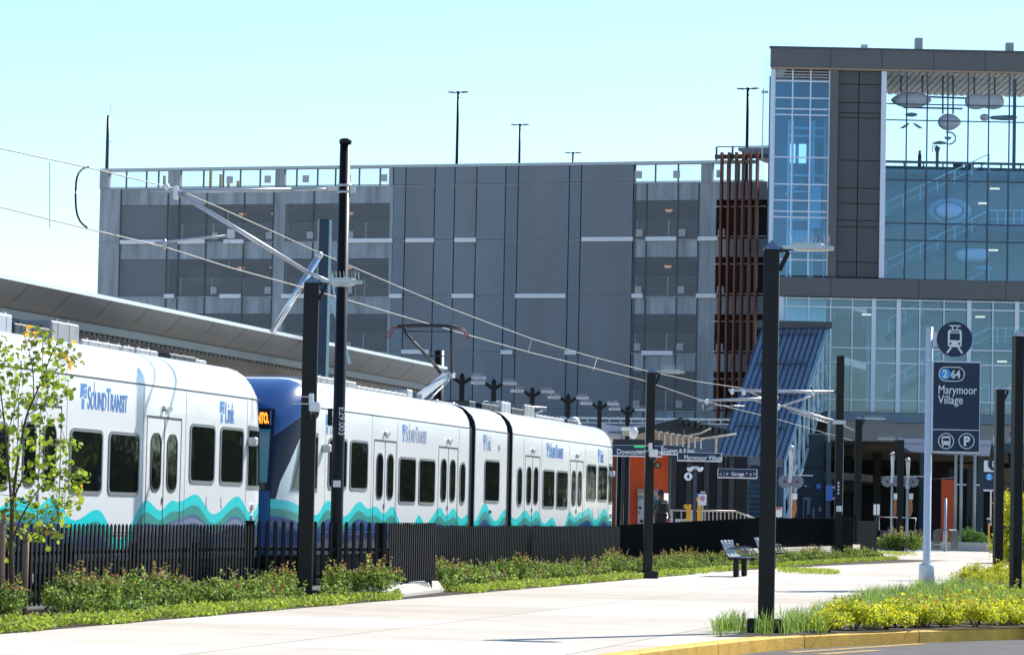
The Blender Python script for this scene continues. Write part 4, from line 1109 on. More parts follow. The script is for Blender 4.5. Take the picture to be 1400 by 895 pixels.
# roof lamps: things of their own standing on the roof deck
def roof_lamp(px,ytop,yb,off,label):
    u,zt=GA.uz(px,ytop,off); _,zb=GA.uz(px,yb,off); zb=min(zb,FL[0]); 
    r=fthing(GA,'roof_lamp',label,'lamp',u,off,FL[0],'lamps on the garage roof'); h=zt-FL[0]
    m=MB(); m.lathe([(0.10,0),(0.075,h-0.1)],8,0); m.lathe([(0.11,h-0.1),(0.11,h)],8,0); m.build('pole',BLACK,r)
    for sg in (-1,1):
        m=MB(); m.box(sg*0.1,sg*0.28,-0.04,0.04,h-0.09,h-0.04); m.prism([(sg*0.25,h-0.10),(sg*0.62,h-0.06),(sg*0.60,h-0.02),(sg*0.25,h-0.03)][::sg],-0.16,0.16,0,'y'); m.build('lamp_head',BLACK,r)
    return r
roof_lamp(626.5,125,224,8,'tallest twin lamp on the garage roof, above the panelled wall')
roof_lamp(711,169.5,224,30,'mid-height twin lamp on the garage roof, between the tallest and the lowest')
roof_lamp(783.5,208,224,55,'lowest twin lamp just showing over the garage roof edge')
roof_lamp(1022.5,120,207,1.0,'twin lamp on the garage roof above the red fins, beside the glass tower')
u,zt=GA.uz(148,158,1.5); _,zm=GA.uz(152,142,1.5)
an=fthing(GA,'antenna_mast','dark antenna mast with a thin whip at the far corner of the garage roof','mast',u,1.5,FL[0])
h=zt-FL[0]; hm_=zm-FL[0]
m=MB(); m.lathe([(0.12,0),(0.09,h)],8,0); m.build('mast',mat('mast blue black',(0.02,0.025,0.05),0.4,0,0.1),an)
m=MB(); m.tube([(0.1,0,h-0.3),(0.15,0,hm_),(0.5,0,hm_)],0.015,4); m.tube([(0,0,h-1.6),(0.45,0,h-1.55)],0.015,4); m.build('whip',GALV,an)
m=MB(); m.box(0.05,0.28,-0.1,0.1,0.8,1.35); m.build('box',PN,an)
# distant left-side block in front: low wall strip at garage foot
gw=fthing(GA,'garden_wall','low blue grey wall with a pale rail running in front of the garage foot','wall',gu(640,590,-6),-6.0,0)
u1=gu(1000,590,-6)-gu(640,590,-6); za=GA.uz(900,571,-6)[1]; m=MB(); m.box(0,u1,0,0.4,0,za-0.25); m.build('wall',PC,gw)
m=MB(); m.box(0,u1,-0.05,0.0,za-0.1,za); m.box(0,u1,-0.05,0.0,za-0.32,za-0.27); m.build('rail',GALV,gw)
m=MB(); 
for q in range(24): m.box(u1*q/24,u1*q/24+0.05,-0.05,0,za-0.3,za)
m.build('rail_post',GALV,gw)
# ================================================================ glass stair tower
TY=172.0
def tp(px,py,Y=TY): v=P(px,py,Y); return v.x,v.z
def tx(px,py=300,Y=TY): return P(px,py,Y).x
def tz(py,px=1200,Y=TY): return P(px,py,Y).z
tow=thing('glass_tower','tall glass and grey metal stair and lift tower joined to the parking garage','building',(0,0,0))
CLAD=mat('charcoal cladding',(0.105,0.11,0.12),0.5,0.1,0.08,0.8)
CLAD2=mat('dark cladding',(0.07,0.075,0.085),0.5,0.1,0.08,0.8)
MW=mat('white mullion',(0.62,0.68,0.80),0.4,0.2,0.02)
MD=mat('dark mullion',(0.05,0.08,0.12),0.4,0.3,0.02)
GLT=glass('tower glass',(0.70,0.87,0.98),0.12,0.07)
GLS=glass('shaft glass',(0.56,0.80,0.95),0.2,0.07)
GLU=glass('upper glass',(0.93,0.98,1.0),0.12,0.0)
xR=tx(1640); xl0=tx(1053,200)
zTop=tz(67,1200); zF=tz(93.5,1200)
# roof fascia in panels
js=[1053,1135,1205,1276,1346,1420,1490,1560,1640]
zB=P(1200,95,TY).z; 
m=MB()
for a,b in zip(js[:-1],js[1:]): m.box(tx(a,80)+0.012,tx(b,80)-0.012,-0.25+TY,TY+0.05,zB,zTop-0.1)
m.build('fascia',CLAD,tow)
xb=tx(1058,80,TY+10); m=MB(); m.box(xb,xR,TY+0.06,TY+9.9,zB+0.05,zTop-0.15); m.box(tx(1053,80)-0.05,xR,TY-0.3,TY+0.06,zTop-0.1,zTop); m.box(xb,xR,TY+0.062,TY+10,zTop-0.1,zTop-0.002); m.build('roof',CLAD2,tow)
m=MB(); m.box(tx(1053,93)+0.05,xR,TY-0.2,TY+0.1,zB-0.08,zB-0.01); m.build('soffit_trim',mat('tan soffit',(0.40,0.28,0.22),0.7,0,0.05),tow)
# ribbed roof underside behind the tall glazing
RB=mat('ribbed ceiling',(0.78,0.70,0.64),0.7,0,0.05)
m=MB(); x=tx(1212); k=0
while x<xR: m.box(x,x+0.24,TY+0.3,TY+9.6,zB-0.07,zB+0.0); x+=0.36
m.build('ceiling_rib',RB,tow); m=MB(); m.box(tx(1212),xR,TY+0.3,TY+9.6,zB,zB+0.04); m.build('ceiling',RB,tow)
# white corner column at the far edge and beside the big glazing
zb1=P(1200,380,TY).z
for a,b,z0,z1 in ((1053,1057.5,P(1055,375,TY).z,zB-0.1),(1204,1211,zb1,zB-0.1)):
    m=MB(); m.box(tx(a,200),tx(b,200),TY-0.05,TY+0.3,z0,z1); m.build('corner_post',MW,tow)
# grey panel wall between shaft and glazing
m=MB(); pxs=[1134,1145]; 
m.box(tx(1133.5,240),tx(1144.5,240),TY-0.1,TY+0.25,zb1,zB-0.1); m.build('pilaster',CLAD,tow)
rows=[95,115,140,154,161,219,257,278,301,310,358,379]
m=MB()
for a,b in zip(rows[:-1],rows[1:]):
    for c,d in ((1145,1173),(1173.3,1203.8)):
        m.box(tx(c,240)+0.02,tx(d,240)-0.02,TY+0.15,TY+0.25,P(1170,b,TY).z+0.02,P(1170,a,TY).z-0.02)
m.build('wall_panel',CLAD2,tow); m=MB(); m.box(tx(1145,240),tx(1204,240),TY+0.24,TY+9.5,zb1,zB-0.1); m.build('backing_wall',mat('dark backing',(0,0,0)),tow)
# lift shaft glazing
zs0=P(1090,376,TY).z; sx0=tx(1057.5,200); sx1=tx(1133.5,200)
m=MB(); m.box(sx0,sx1,TY+0.12,TY+0.135,zs0,P(1090,110,TY).z); m.build('shaft_glass',GLS,tow)
m=MB()
for x in (1057.5,1082,1106.5,1132.5): X=tx(x,240); m.box(X-0.035,X+0.035,TY+0.02,TY+0.11,zs0,zB-0.1)
for y in (111,134,149,157,215,252,274,289,297,355): Z=P(1090,y,TY).z; m.box(sx0,sx1,TY+0.03,TY+0.10,Z-0.035,Z+0.035)
m.build('mullion',MW,tow)
m=MB(); z=P(1090,110,TY).z
while z<zB-0.12: m.box(sx0,sx1,TY+0.13,TY+0.2,z,z+0.07); z+=0.15
m.build('louvre',mat('louvre grey',(0.35,0.35,0.37),0.5,0.2,0),tow)
# lift car and rails inside the shaft
LBL=mat('pale lift metal',(0.62,0.80,0.86),0.4,0.3,0.1)
DSH=mat('shaft blue',(0.10,0.20,0.28),0.6,0,0.1)
m=MB(); m.box(sx0,sx1,TY+3.4,TY+3.5,zs0,zB); m.build('shaft_wall',DSH,tow)
m=MB(); 
for x in (1078,1083,1108,1112,1128): X=tx(x,240,TY+2); m.box(X-0.06,X+0.06,TY+2,TY+2.1,zs0,P(1090,165,TY+2).z)
for y in (175,186,240,262,300,318,345): Z=P(1090,y,TY+2).z; m.box(tx(1078,240,TY+2),tx(1128,240,TY+2),TY+1.9,TY+2.0,Z-0.05,Z+0.05)
m.tube([(tx(1078,250),TY+1.8,P(1078,262,TY).z),(tx(1104,250),TY+1.8,P(1100,240,TY).z)],0.05,5); m.build('lift_frame',LBL,tow)
m=MB(); m.box(tx(1079,330,TY+1),tx(1112,330,TY+1),TY+0.8,TY+2.4,P(1090,345,TY+1).z,P(1090,315,TY+1).z); m.box(tx(1106,300,TY+1),tx(1122,300,TY+1),TY+0.9,TY+1.4,P(1090,312,TY+1).z,P(1090,250,TY+1).z); m.build('lift_car',mat('lift white',(0.62,0.80,0.85),0.4,0,0.05),tow)
m=MB(); 
for a,b in ((1079.5,1088),(1093,1103)): m.box(tx(a,210,TY+3),tx(b,210,TY+3),TY+3.3,TY+3.38,P(1090,222,TY+3).z,P(1090,196,TY+3).z)
m.build('landing_window',mat('pane daylight glow',(0.8,0.9,0.92),0.3,0,0,emis=(0.75,0.95,1.0),estr=0.75),tow)  # emission on the panes stands in for daylight behind them
# big glazing
gx0=tx(1211,240)
m=MB(); zd=P(1300,232,TY).z; m.box(gx0,xR,TY+0.12,TY+0.135,zd,zB-0.1); m.build('upper_glass',GLU,tow)
m=MB(); m.box(gx0,xR,TY+0.12,TY+0.135,zb1,zd-0.002); m.build('big_glass',GLT,tow)
m=MB()
for q in range(10): X=tx(1210.5+28.1*(q+1),240); m.box(X-0.035,X+0.035,TY+0.0,TY+0.11,zb1,zB-0.1)
for y in (143.5,165.5,223.5,247,306,329.5): Z=P(1300,y,TY).z; m.box(gx0,xR,TY+0.01,TY+0.10,Z-0.03,Z+0.03)
m.build('mullion',MD,tow)
# walkway at roof level behind the glass, rails and interior wall, stairs
IW=mat('interior wall',(0.36,0.42,0.46),0.8,0,0.25,0.2); 
Yw=TY+8.0
def iz(py,Y=TY+4): return P(1300,py,Y).z
m=MB(); m.box(gx0,xR,Yw,Yw+0.3,P(1300,560,Yw).z,P(1300,238,Yw).z); m.build('rear_wall',IW,tow)
SB=mat('stair steel blue',(0.05,0.10,0.15),0.5,0.2,0.1)
m=MB(); m.box(gx0,xR,TY+5,Yw+1,iz(236,TY+5)-0.1,iz(232,TY+5)+0.15); m.build('walkway',SB,tow)
m=MB(); Z=iz(222,TY+5); m.box(gx0,xR,TY+4.95,TY+5.0,Z-0.04,Z+0.04); x=gx0+0.5
while x<xR: m.box(x-0.04,x+0.04,TY+4.9,TY+4.98,iz(236,TY+5),Z); x+=1.05
m.build('walkway_railing',MD,tow)
for (x0,y0),(x1,y1) in (((1211,296),(1352,230)),((1211,376),(1352,307)),((1352,307),(1420,307)),((1215,455),(1352,388)),((1215,536),(1352,468)),((1352,468),(1420,468)),((1215,600),(1352,545))):
    Ys=TY+3.0; a=P(x0,y0+6,Ys); b=P(x1,y1+6,Ys)
    m=MB(); m.bar(a,b,0.15,0.42); m.bar(a+Vector((0,1.6,0)),b+Vector((0,1.6,0)),0.15,0.42); m.bar(a+Vector((0,0.8,-0.1)),b+Vector((0,0.8,-0.1)),1.5,0.08); m.build('stair_flight',SB,tow)
    m=MB(); up=Vector((0,0,1.0)); m.bar(a+up,b+up,0.05,0.06); n=6; m.bar(a+up*0.55,b+up*0.55,0.03,0.03)
    for q in range(n+1): p=a.lerp(b,q/n); m.bar(p,p+up,0.05,0.05)
    m.build('stair_railing',LBL,tow)
for y in (306,468):
    m=MB(); m.box(tx(1345),xR,TY+2.8,Yw,iz(y+8,TY+3),iz(y+2,TY+3)); m.build('landing',SB,tow)
m=MB()
for q,(x,y) in enumerate(((1360,258),(1344,278),(1358,342),(1185,430),(1340,433),(1318,512),(1370,494))): 
    p=P(x,y,TY+4); m.box(p.x-0.25,p.x+0.25,p.y-0.1,p.y+0.1,p.z-0.04,p.z+0.04,rot=None)
m.build('ceiling_lamp',mat('warm strip light',(0.9,0.7,0.5),0.5,0,0,emis=(1,0.7,0.45),estr=0.9),tow)
# middle band and lower glazing
zc=P(1200,407,TY).z
m=MB(); jb=[1066,1135,1255,1374,1500,1640]
for a,b in zip(jb[:-1],jb[1:]): m.box(tx(a,395)+0.012,tx(b,395)-0.012,TY-0.3,TY+0.1,zc,zb1-0.06)
m.build('middle_band',CLAD,tow); m=MB(); m.box(tx(1066,395),xR,TY-0.2,TY+9,zc+0.03,zb1-0.08); m.build('floor_slab',CLAD2,tow)
zl0=P(1200,563,TY).z; lx0=tx(1067,480)
m=MB(); m.box(lx0,xR,TY+0.22,TY+0.235,zl0,zc-0.02); m.build('lower_glass',GLT,tow)
m=MB()
for x,w_ in ((1067,.12),(1074,.03),(1105,.03),(1135,.03),(1164.5,.03),(1194,.11),(1228,.11),(1257,.03),(1290,.03),(1324.5,.11),(1357,.03),(1390,.11),(1425,.03),(1460,.11),(1500,.03)): X=tx(x,480); m.box(X-w_,X+w_,TY+0.0,TY+0.21,zl0,zc-0.03)
for y in (409.5,421,476,496,547): Z=P(1200,y,TY).z; m.box(lx0,xR,TY+0.02,TY+0.2,Z-0.035,Z+0.035)
m.build('mullion',MW,tow)
m=MB(); m.box(lx0,tx(1135,480),TY+2.5,TY+2.6,zl0,zc); m.build('lobby_wall',LBL,tow)
# sill, beige soffit band above the underpass
m=MB(); m.box(tx(1131,570),xR,TY-0.15,TY+0.3,P(1200,577,TY).z,zl0-0.03); m.build('sill_band',mat('blue grey sill',(0.18,0.24,0.30),0.6,0,0.05),tow)
BG=mat('beige fascia',(0.33,0.29,0.27),0.7,0,0.08)
z9=P(1200,603,TY).z
m=MB(); m.box(tx(1131,590),xR,TY-0.05,TY+0.3,z9,P(1200,577.5,TY).z); m.build('beam_fascia',BG,tow)
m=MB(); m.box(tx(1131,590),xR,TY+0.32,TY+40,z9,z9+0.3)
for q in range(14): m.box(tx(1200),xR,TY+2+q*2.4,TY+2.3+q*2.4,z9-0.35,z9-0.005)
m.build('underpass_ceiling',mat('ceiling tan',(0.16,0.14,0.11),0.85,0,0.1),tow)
# rooftop vents
for a,b,y in ((1258,1268,52),(1384,1394,56)):
    m=MB(); m.box(tx(a,60),tx(b,60),TY+2,TY+2.5,zTop,P(1265,y,TY+2).z); m.build('roof_vent',mat('vent grey',(0.42,0.40,0.43),0.6,0,0.1),tow)
m=MB(); m.box(tx(1183,60),tx(1192,60),TY+2,TY+2.3,zTop,P(1190,61,TY+2).z); m.build('roof_vent',GALV,tow)
# glass fin on the outer edge of the shaft
m=MB(); m.box(tx(1044,200),tx(1052.5,200),TY+1.0,TY+1.015,P(1048,215,TY).z,P(1048,75,TY).z); m.build('side_glass',GLU,tow)
m=MB(); m.box(tx(1043.5,200),tx(1045,200),TY+0.95,TY+1.05,P(1048,215,TY).z,P(1048,118,TY).z); m.box(tx(1043,120),tx(1052.5,120),TY+0.9,TY+1.1,P(1048,124,TY).z,P(1048,121,TY).z); m.build('side_frame',GALV,tow)
# ---- hanging sculptures inside the glass
SC=mat('sculpture pale grey',(0.62,0.58,0.64),0.5,0.1,0.08); SD=mat('sculpture grey green',(0.18,0.23,0.25),0.5,0.2,0.1); SP=mat('sculpture lilac',(0.85,0.80,0.90),0.5,0,0.05)
def sculpt(label,cx,cy,prof,th,mm,rods=(),Y=TY+1.6,nm='hanging_sculpture'):
    c=P(cx,cy,Y); r=thing(nm,label,'sculpture',c,0,'sculptures hanging inside the glass tower')
    pts=[P(x,y,Y)-c for x,y in prof]; n=len(pts); mid=sum(pts,Vector())/n
    m=MB(); rings=[]
    for f,d in ((0.0,th),(0.55,th*0.85),(0.85,th*0.5),(1.0,0.0)):
        rings.append([(mid.x+(p.x-mid.x)*f,-d,mid.z+(p.z-mid.z)*f) for p in pts])
    vs=[mid+Vector((0,-th,0))]+[v for rg in rings[1:] for v in rg]+[(v[0],-v[1],v[2]) for rg in rings[1:-1] for v in rg]+[mid+Vector((0,th,0))]
    fs=[]
    R=lambda q,i:1+q*n+i%n
    for i in range(n): fs.append((0,R(0,i),R(0,i+1)))
    for q in (0,1):
        for i in range(n): fs.append((R(q,i),R(q+1,i),R(q+1,i+1),R(q,i+1)))
    B=lambda q,i:1+3*n+q*n+i%n
    for i in range(n):
        fs.append((len(vs)-1,B(0,i+1),B(0,i))); fs.append((B(0,i+1),B(1,i+1),B(1,i),B(0,i))); fs.append((B(1,i+1),R(2,i+1),R(2,i),B(1,i)))
    m.add(vs,fs,0,True); m.build('shell',mm,r)
    for (x,y0,y1) in rods:
        a=P(x,y0,Y)-c; b=P(x,y1,Y)-c; m=MB(); m.tube([a,b],0.05,6); m.build('rod',MD,r)
    return r
def ell(cx,cy,rx,ry,n=20,tip=1.0,hx=0): 
    return [(cx+rx*cos(2*pi*k/n)*(1),cy+ry*(abs(sin(2*pi*k/n))**tip)*(1 if sin(2*pi*k/n)>0 else -1)) for k in range(n)]
sculpt('largest pale lens-shaped sculpture hanging under the ribbed ceiling, nearest the charcoal wall',1246,137,ell(1246,137,28,11,24,1.35),0.35,SC,((1232,97,127),(1261,97,127)))
lobes=[]
for k in range(28):
    a=2*pi*k/28; x=1346+27*cos(a); yy=sin(a); r_=11-2.2*max(0,1-abs(x-1346)/9) if abs(x-1346)<9 else 11*(1-((abs(x-1346)-9)/19)**2.2*0.9)**0.5 if abs(x-1346)<27.5 else 2
    lobes.append((x,139+ (r_ if yy>=0 else -r_)*min(1,abs(yy)*3)))
sculpt('pale double-lobed sculpture hanging under the ribbed ceiling, beside the thick tower column',1346,139,lobes,0.35,SC,((1332,97,129),(1360,97,129)))
sculpt('pale round sculpture with a pointed side, hanging on two long rods',1296,166,[(1297+ (17 if cos(a)>0 else 15)*cos(a),167+11.5*sin(a)*(1-0.3*max(0,cos(a))**2)) for a in [2*pi*k/24 for k in range(24)]],0.35,SC,((1289,97,156),(1303,97,156)))
sculpt('small dark lens sculpture with two drooping leaves below the largest lens',1246,157,ell(1246,157,9,3,16,1.3),0.12,SD)
sculpt('drooping dark leaf of the small sculpture, on the charcoal wall side',1237,172,[(1245,167.5),(1240,169),(1235,172),(1229.5,176),(1236,175.5),(1241,172)],0.06,SD)
sculpt('drooping dark leaf of the small sculpture, on the tower column side',1255,172,[(1247,167.5),(1252,169),(1257,172),(1263,176),(1256,175.5),(1251,172)],0.06,SD)
sculpt('long grey paddle-shaped sculpture with a small round head, hanging below the double-lobed one',1368,161,[(1352,161),(1356,158.5),(1374,157.5),(1388,157.5),(1391,160.5),(1388,164.5),(1372,165),(1356,163.5)],0.12,SD)
sculpt('small pale ball beside the long paddle-shaped sculpture',1346,160.5,ell(1346,160.5,6.5,5,16),0.3,SC)
sculpt('dark curved dish sculpture hanging below the round sculpture',1285,195,[(1273.5,197),(1278,194),(1285,192.5),(1292,194),(1296,197),(1285,197.7)],0.15,SD)
sculpt('small dark bowl sculpture inside the hooked ring',1296,188,[(1290.5,187),(1301.5,187),(1300,190),(1296,191.8),(1292,190)],0.15,SD)
c=P(1297,189,TY+1.6); r=thing('hanging_hook','pale grey hook-shaped sculpture curling round a small bowl','sculpture',c,0,'sculptures hanging inside the glass tower')
m=MB(); m.tube([P(1297+9.5*cos(a),189+8.2*sin(a),TY+1.6)-c for a in np.linspace(-pi*0.62,pi*0.5,14)],0.055,6); m.build('hook',SC,r)
sculpt('big blue grey oval sculpture in front of the tower stairs',1298,288.5,ell(1298,288.5,30.5,18,28),0.2,mat('sculpture blue grey',(0.40,0.58,0.70),0.5,0.1,0.05))
sculpt('lilac lens on the big oval sculpture before the stairs',1297,288,ell(1297,288,21,12.5,24,1.25),0.3,mat('lilac rim',(0.08,0.12,0.2),0.5,0,0),Y=TY+1.15)
sculpt('inner bright lilac lens of the eye-shaped sculpture',1297,288,ell(1297,288,18.5,11,24,1.2),0.2,SP,Y=TY+0.85)
sculpt('lilac capsule-shaped sculpture with pointed ends below the stairs',1328,348.5,[(1305,348),(1309,342),(1316,339.5),(1341,339),(1349,341.5),(1352,347),(1350,354),(1344,357.5),(1318,358.5),(1310,355.5)],0.35,SP)
sculpt('small pale teardrop sculpture hanging lowest in the tower',1343,366.5,[(1328.5,366),(1333,364),(1345,362.5),(1355,364),(1356.5,368),(1350,372),(1341,371),(1334,367.5)],0.15,mat('sculpture sky blue',(0.25,0.48,0.62),0.5,0,0.05))
c=P(1270,133,TY+1.6); r=thing('hanging_beam','two thin dark level beams hanging between the large pale sculptures','beam',c)
for (x0,y0,x1,y1) in ((1266,132.5,1324,134.5),(1235,147,1316,148.8)):
    m=MB(); m.bar(P(x0,y0,TY+1.9)-c,P(x1,y1,TY+1.9)-c,0.08,0.09); m.build('beam',MD,r)
# posts and bins seen on the walkway through the glass
for (x,y0,y1,w_,mm,lb,nmx) in ((1257,206,240,2.4,mat('plum brown post',(0.12,0.05,0.09),0.6,0,0.1),'plum coloured standing post on the roof walkway inside the tower','walkway_post'),(1281,200,240,2.0,mat('tan post',(0.28,0.25,0.18),0.6,0,0.1),'slim standing post with a lamp on the roof walkway inside the tower','walkway_post')):
    c=P(x,240,TY+6); r=thing(nmx,lb,'post',c); h=P(x,y0,TY+6).z-c.z; m=MB(); m.box(-w_*0.038,w_*0.038,-0.1,0.1,0,h*0.86,bev=0.01); m.build('shaft',mm,r)
    m=MB(); 
    if x==1281: m.lathe([(0.07,h*0.72),(0.17,h*0.95),(0.06,h)],10,0); m.tube([(0,0,h*1.02),(-0.25,0,h*1.02),(-0.25,0,h*0.8)],0.03,5)
    else: m.lathe([(0.06,h*0.86),(0.08,h)],8,0)
    m.build('head',SD,r)
for x in (1309,1325):
    c=P(x,240,TY+6); r=thing('walkway_bin','blue grey litter bin on the roof walkway, '+('nearer the slim post' if x<1320 else 'nearer the top of the stairs'),'bin',c); m=MB(); h=P(x,225,TY+6).z-c.z; m.lathe([(0.22,0),(0.26,h)],14,0); m.build('body',SB,r); m=MB(); m.lathe([(0.27,h),(0.27,h+0.05),(0.1,h+0.09)],14,0); m.build('lid',SD,r)
# ---- thick dark column inside the glazing
m=MB(); X=tx(1386,240,TY+1); m.box(X-0.10,X+0.06,TY+0.8,TY+1.0,zb1+5,zB-0.25); m.build('inner_column',MD,tow)
# ================================================================ covered stair with the blue metal roof
sr=thing('covered_stair','covered stair with a blue ribbed metal roof in front of the glass tower','stair',(0,0,0))
BR=mat('blue standing seam',(0.38,0.43,0.49),0.5,0.1,0.06,1.0)
YT,YB=171.0,160.0
TLp=P(1042,449,YT); TRp=P(1128,447,YT); BLp=P(984,620,YB); BRp=P(1070,627,YB)
nrm=(TRp-TLp).cross(BLp-TLp).normalized()
if nrm.z<0: nrm=-nrm
m=MB(); q=[TLp,TRp,BRp,BLp]; m.add([v for v in q]+[v-nrm*0.12 for v in q],[(0,1,2,3),(7,6,5,4),(0,4,5,1),(1,5,6,2),(2,6,7,3),(3,7,4,0)]); m.build('roof',BR,sr)
m=MB(); N=11
for k in range(N+1):
    a=TLp.lerp(TRp,k/N); b=BLp.lerp(BRp,k/N); m.bar(a+nrm*0.06,b+nrm*0.06,0.05,0.12)
m.build('roof_seam',mat('deep blue seam',(0.03,0.08,0.17),0.4,0.3,0),sr)
for t in (0.07,0.31,0.56,0.80):
    a=TLp.lerp(BLp,t); b=TRp.lerp(BRp,t); m=MB(); p0=a.lerp(b,0.08)+nrm*0.2; p1=a.lerp(b,0.93)+nrm*0.2; m.bar(p0,p1,0.04,0.05); m.bar(p0-(BLp-TLp)*0.02,p1-(BLp-TLp)*0.02,0.04,0.04)
    for k in range(22): c=p0.lerp(p1,(k+.5)/22); m.bar(c,c-nrm*0.13,0.05,0.05)
    m.build('snow_guard',mat('snow guard steel',(0.06,0.09,0.13),0.4,0.5,0),sr)
m=MB(); m.bar(BLp-Vector((0,0.1,0.22)),BRp-Vector((0,0.1,0.22)),0.25,0.40); m.build('eave_beam',mat('eave grey',(0.16,0.16,0.18),0.5,0.2,0.1),sr)
m=MB(); m.box(TLp.x-0.2,P(1137,447,YT).x,YT-0.2,YT+1.0,TLp.z+0.02,TLp.z+0.42); m.build('top_beam',CLAD2,sr)
# open steel truss on its side
TB=mat('pale blue truss',(0.50,0.66,0.74),0.4,0.3,0.05)
drop=3.15; n=9
A=[TRp.lerp(BRp,k/n)+Vector((0.12,0,-0.1)) for k in range(n+1)]; Bm=[p+Vector((0.0,0,-drop)) for p in A]
sh=Vector((0.35,1.2,0)); Bm=[p+sh*0.0 for p in Bm]
m=MB(); m.bar(A[0],A[-1],0.12,0.14); m.build('side_chord',TB,sr); m=MB(); m.bar(Bm[0],Bm[-1],0.12,0.14); m.build('side_chord',TB,sr)
for k in range(n+1): m=MB(); m.bar(A[k],Bm[k],0.11,0.11); m.build('side_post',TB,sr)
for k in range(n): m=MB(); m.bar(A[k+1],Bm[k],0.09,0.09); m.build('side_brace',TB,sr)
m=MB(); m.bar(A[0]+(Bm[0]-A[0])*0.5,A[-1]+(Bm[-1]-A[-1])*0.5,0.05,0.06); m.build('hand_rail',TB,sr)
C0=Vector((P(1134.5,470,YT).x,YT-0.3,0))
m=MB(); m.bar(Vector((C0.x,C0.y,A[0].z)),Vector((C0.x,C0.y,Bm[0].z-3)),0.09,0.09); m.bar(Vector((C0.x-1.1,C0.y,A[0].z-0.9)),Vector((C0.x-1.1,C0.y,Bm[0].z-3)),0.06,0.06)
for dz in (0.8,1.9,3.6,5.5): m.bar(Vector((C0.x-1.6,C0.y,A[0].z-dz)),Vector((C0.x,C0.y,A[0].z-dz)),0.05,0.05)
m.build('side_frame',TB,sr)
# flight of steps and legs below
m=MB(); N=26
for k in range(N):
    t=k/N; z=BLp.z-3.0+(TLp.z-BLp.z)*t; y=YB+(YT-YB)*t; x0=BLp.x+(TLp.x-BLp.x)*t+0.5; x1=BRp.x+(TRp.x-BRp.x)*t-0.3
    m.box(x0,x1,y,y+0.5,z,z+0.05); m.box(x0,x1,y+0.42,y+0.45,z,z+0.25)
m.build('steps',SB,sr)
m=MB()
for k in range(12): 
    t=k/12; z=0.2+t*2.9; x0=P(1018,700,YB).x; x1=P(1066,700,YB).x; m.box(x0,x1,YB-4+t*4,YB-3.6+t*4,z,z+0.04)
m.build('lower_steps',mat('lower step',(0.08,0.10,0.12),0.5,0.2,0),sr)
for px,py in ((1022,660),(1068,660)):
    x=P(px,py,YB).x; m=MB(); m.box(x-0.12,x+0.12,YB-0.1,YB+0.1,0,BLp.z-0.3); m.build('leg',SB,sr)
for q in ((1003,700,1018,655),(1075,708,1098,640),(1070,690,1090,635)): m=MB(); m.bar(P(q[0],q[1],YB),P(q[2],q[3],YB),0.1,0.1); m.build('diagonal_brace',TB,sr)
# ================================================================ silver platform canopy behind the trains
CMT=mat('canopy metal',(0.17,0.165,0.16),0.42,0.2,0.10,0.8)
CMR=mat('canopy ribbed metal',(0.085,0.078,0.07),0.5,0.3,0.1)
CME=mat('canopy bright edge',(0.75,0.76,0.78),0.3,0.4,0.05)
VC=3.03
u0c,zc0=TR.uz(0,380,VC); u1c,zc1=TR.uz(610,501,VC); zcan=(zc0+zc1)/2
cn=fthing(TR,'platform_canopy','long silver platform canopy with a curved underside behind both trains','canopy',u0c-12,VC,0)
LC=u1c-u0c+12
m=MB()
sec=[(0.0,-0.03),(0.10,-0.14),(0.22,-0.25),(0.34,-0.34),(0.45,-0.40)]
x=0.0; seg=1.9
while x<LC-0.01:
    x2=min(x+seg,LC); vs=[];fs=[]
    tap=lambda xx:(0.0)
    for xx in (x+0.012,x2-0.012):
        for (v,z) in sec: vs.append((xx,v,zcan+z))
    k=len(sec)
    for i in range(k-1): fs.append((i,k+i,k+i+1,i+1))
    m.add(vs,fs,0,True); x=x2
m.build('curved_soffit',CMT,cn)
m=MB(); m.box(0,LC,-0.03,0.06,zcan-0.035,zcan+0.03); m.build('edge_trim',CME,cn)
m=MB(); m.box(0,LC,0.45,0.52,zcan-0.53,zcan-0.39); m.build('gutter_band',CMT,cn)
m=MB(); x=0.0
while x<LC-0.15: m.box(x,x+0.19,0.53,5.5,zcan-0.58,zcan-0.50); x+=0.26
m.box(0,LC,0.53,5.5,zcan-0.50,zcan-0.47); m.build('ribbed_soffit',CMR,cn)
m=MB(); m.add([(0,0.02,zcan+0.03),(LC,0.02,zcan+0.03),(LC,5.5,zcan+0.15),(0,5.5,zcan+0.15)],[(0,1,2,3)]); m.add([(LC,0.0,zcan-0.03),(LC,0.45,zcan-0.45),(LC,0.6,zcan-0.56),(LC,5.5,zcan-0.58),(LC,5.5,zcan+0.15),(LC,0,zcan+0.03)],[(0,1,2,3,4,5)]); m.build('roof_sheet',CMT,cn)
for k in range(6):
    m=MB(); x=3+k*8.0; 
    if x<LC-1: m.lathe([(0.12,0.5),(0.12,zcan-0.58)],12,0,(x,2.6,0)); m.build('column',BLACK,cn)
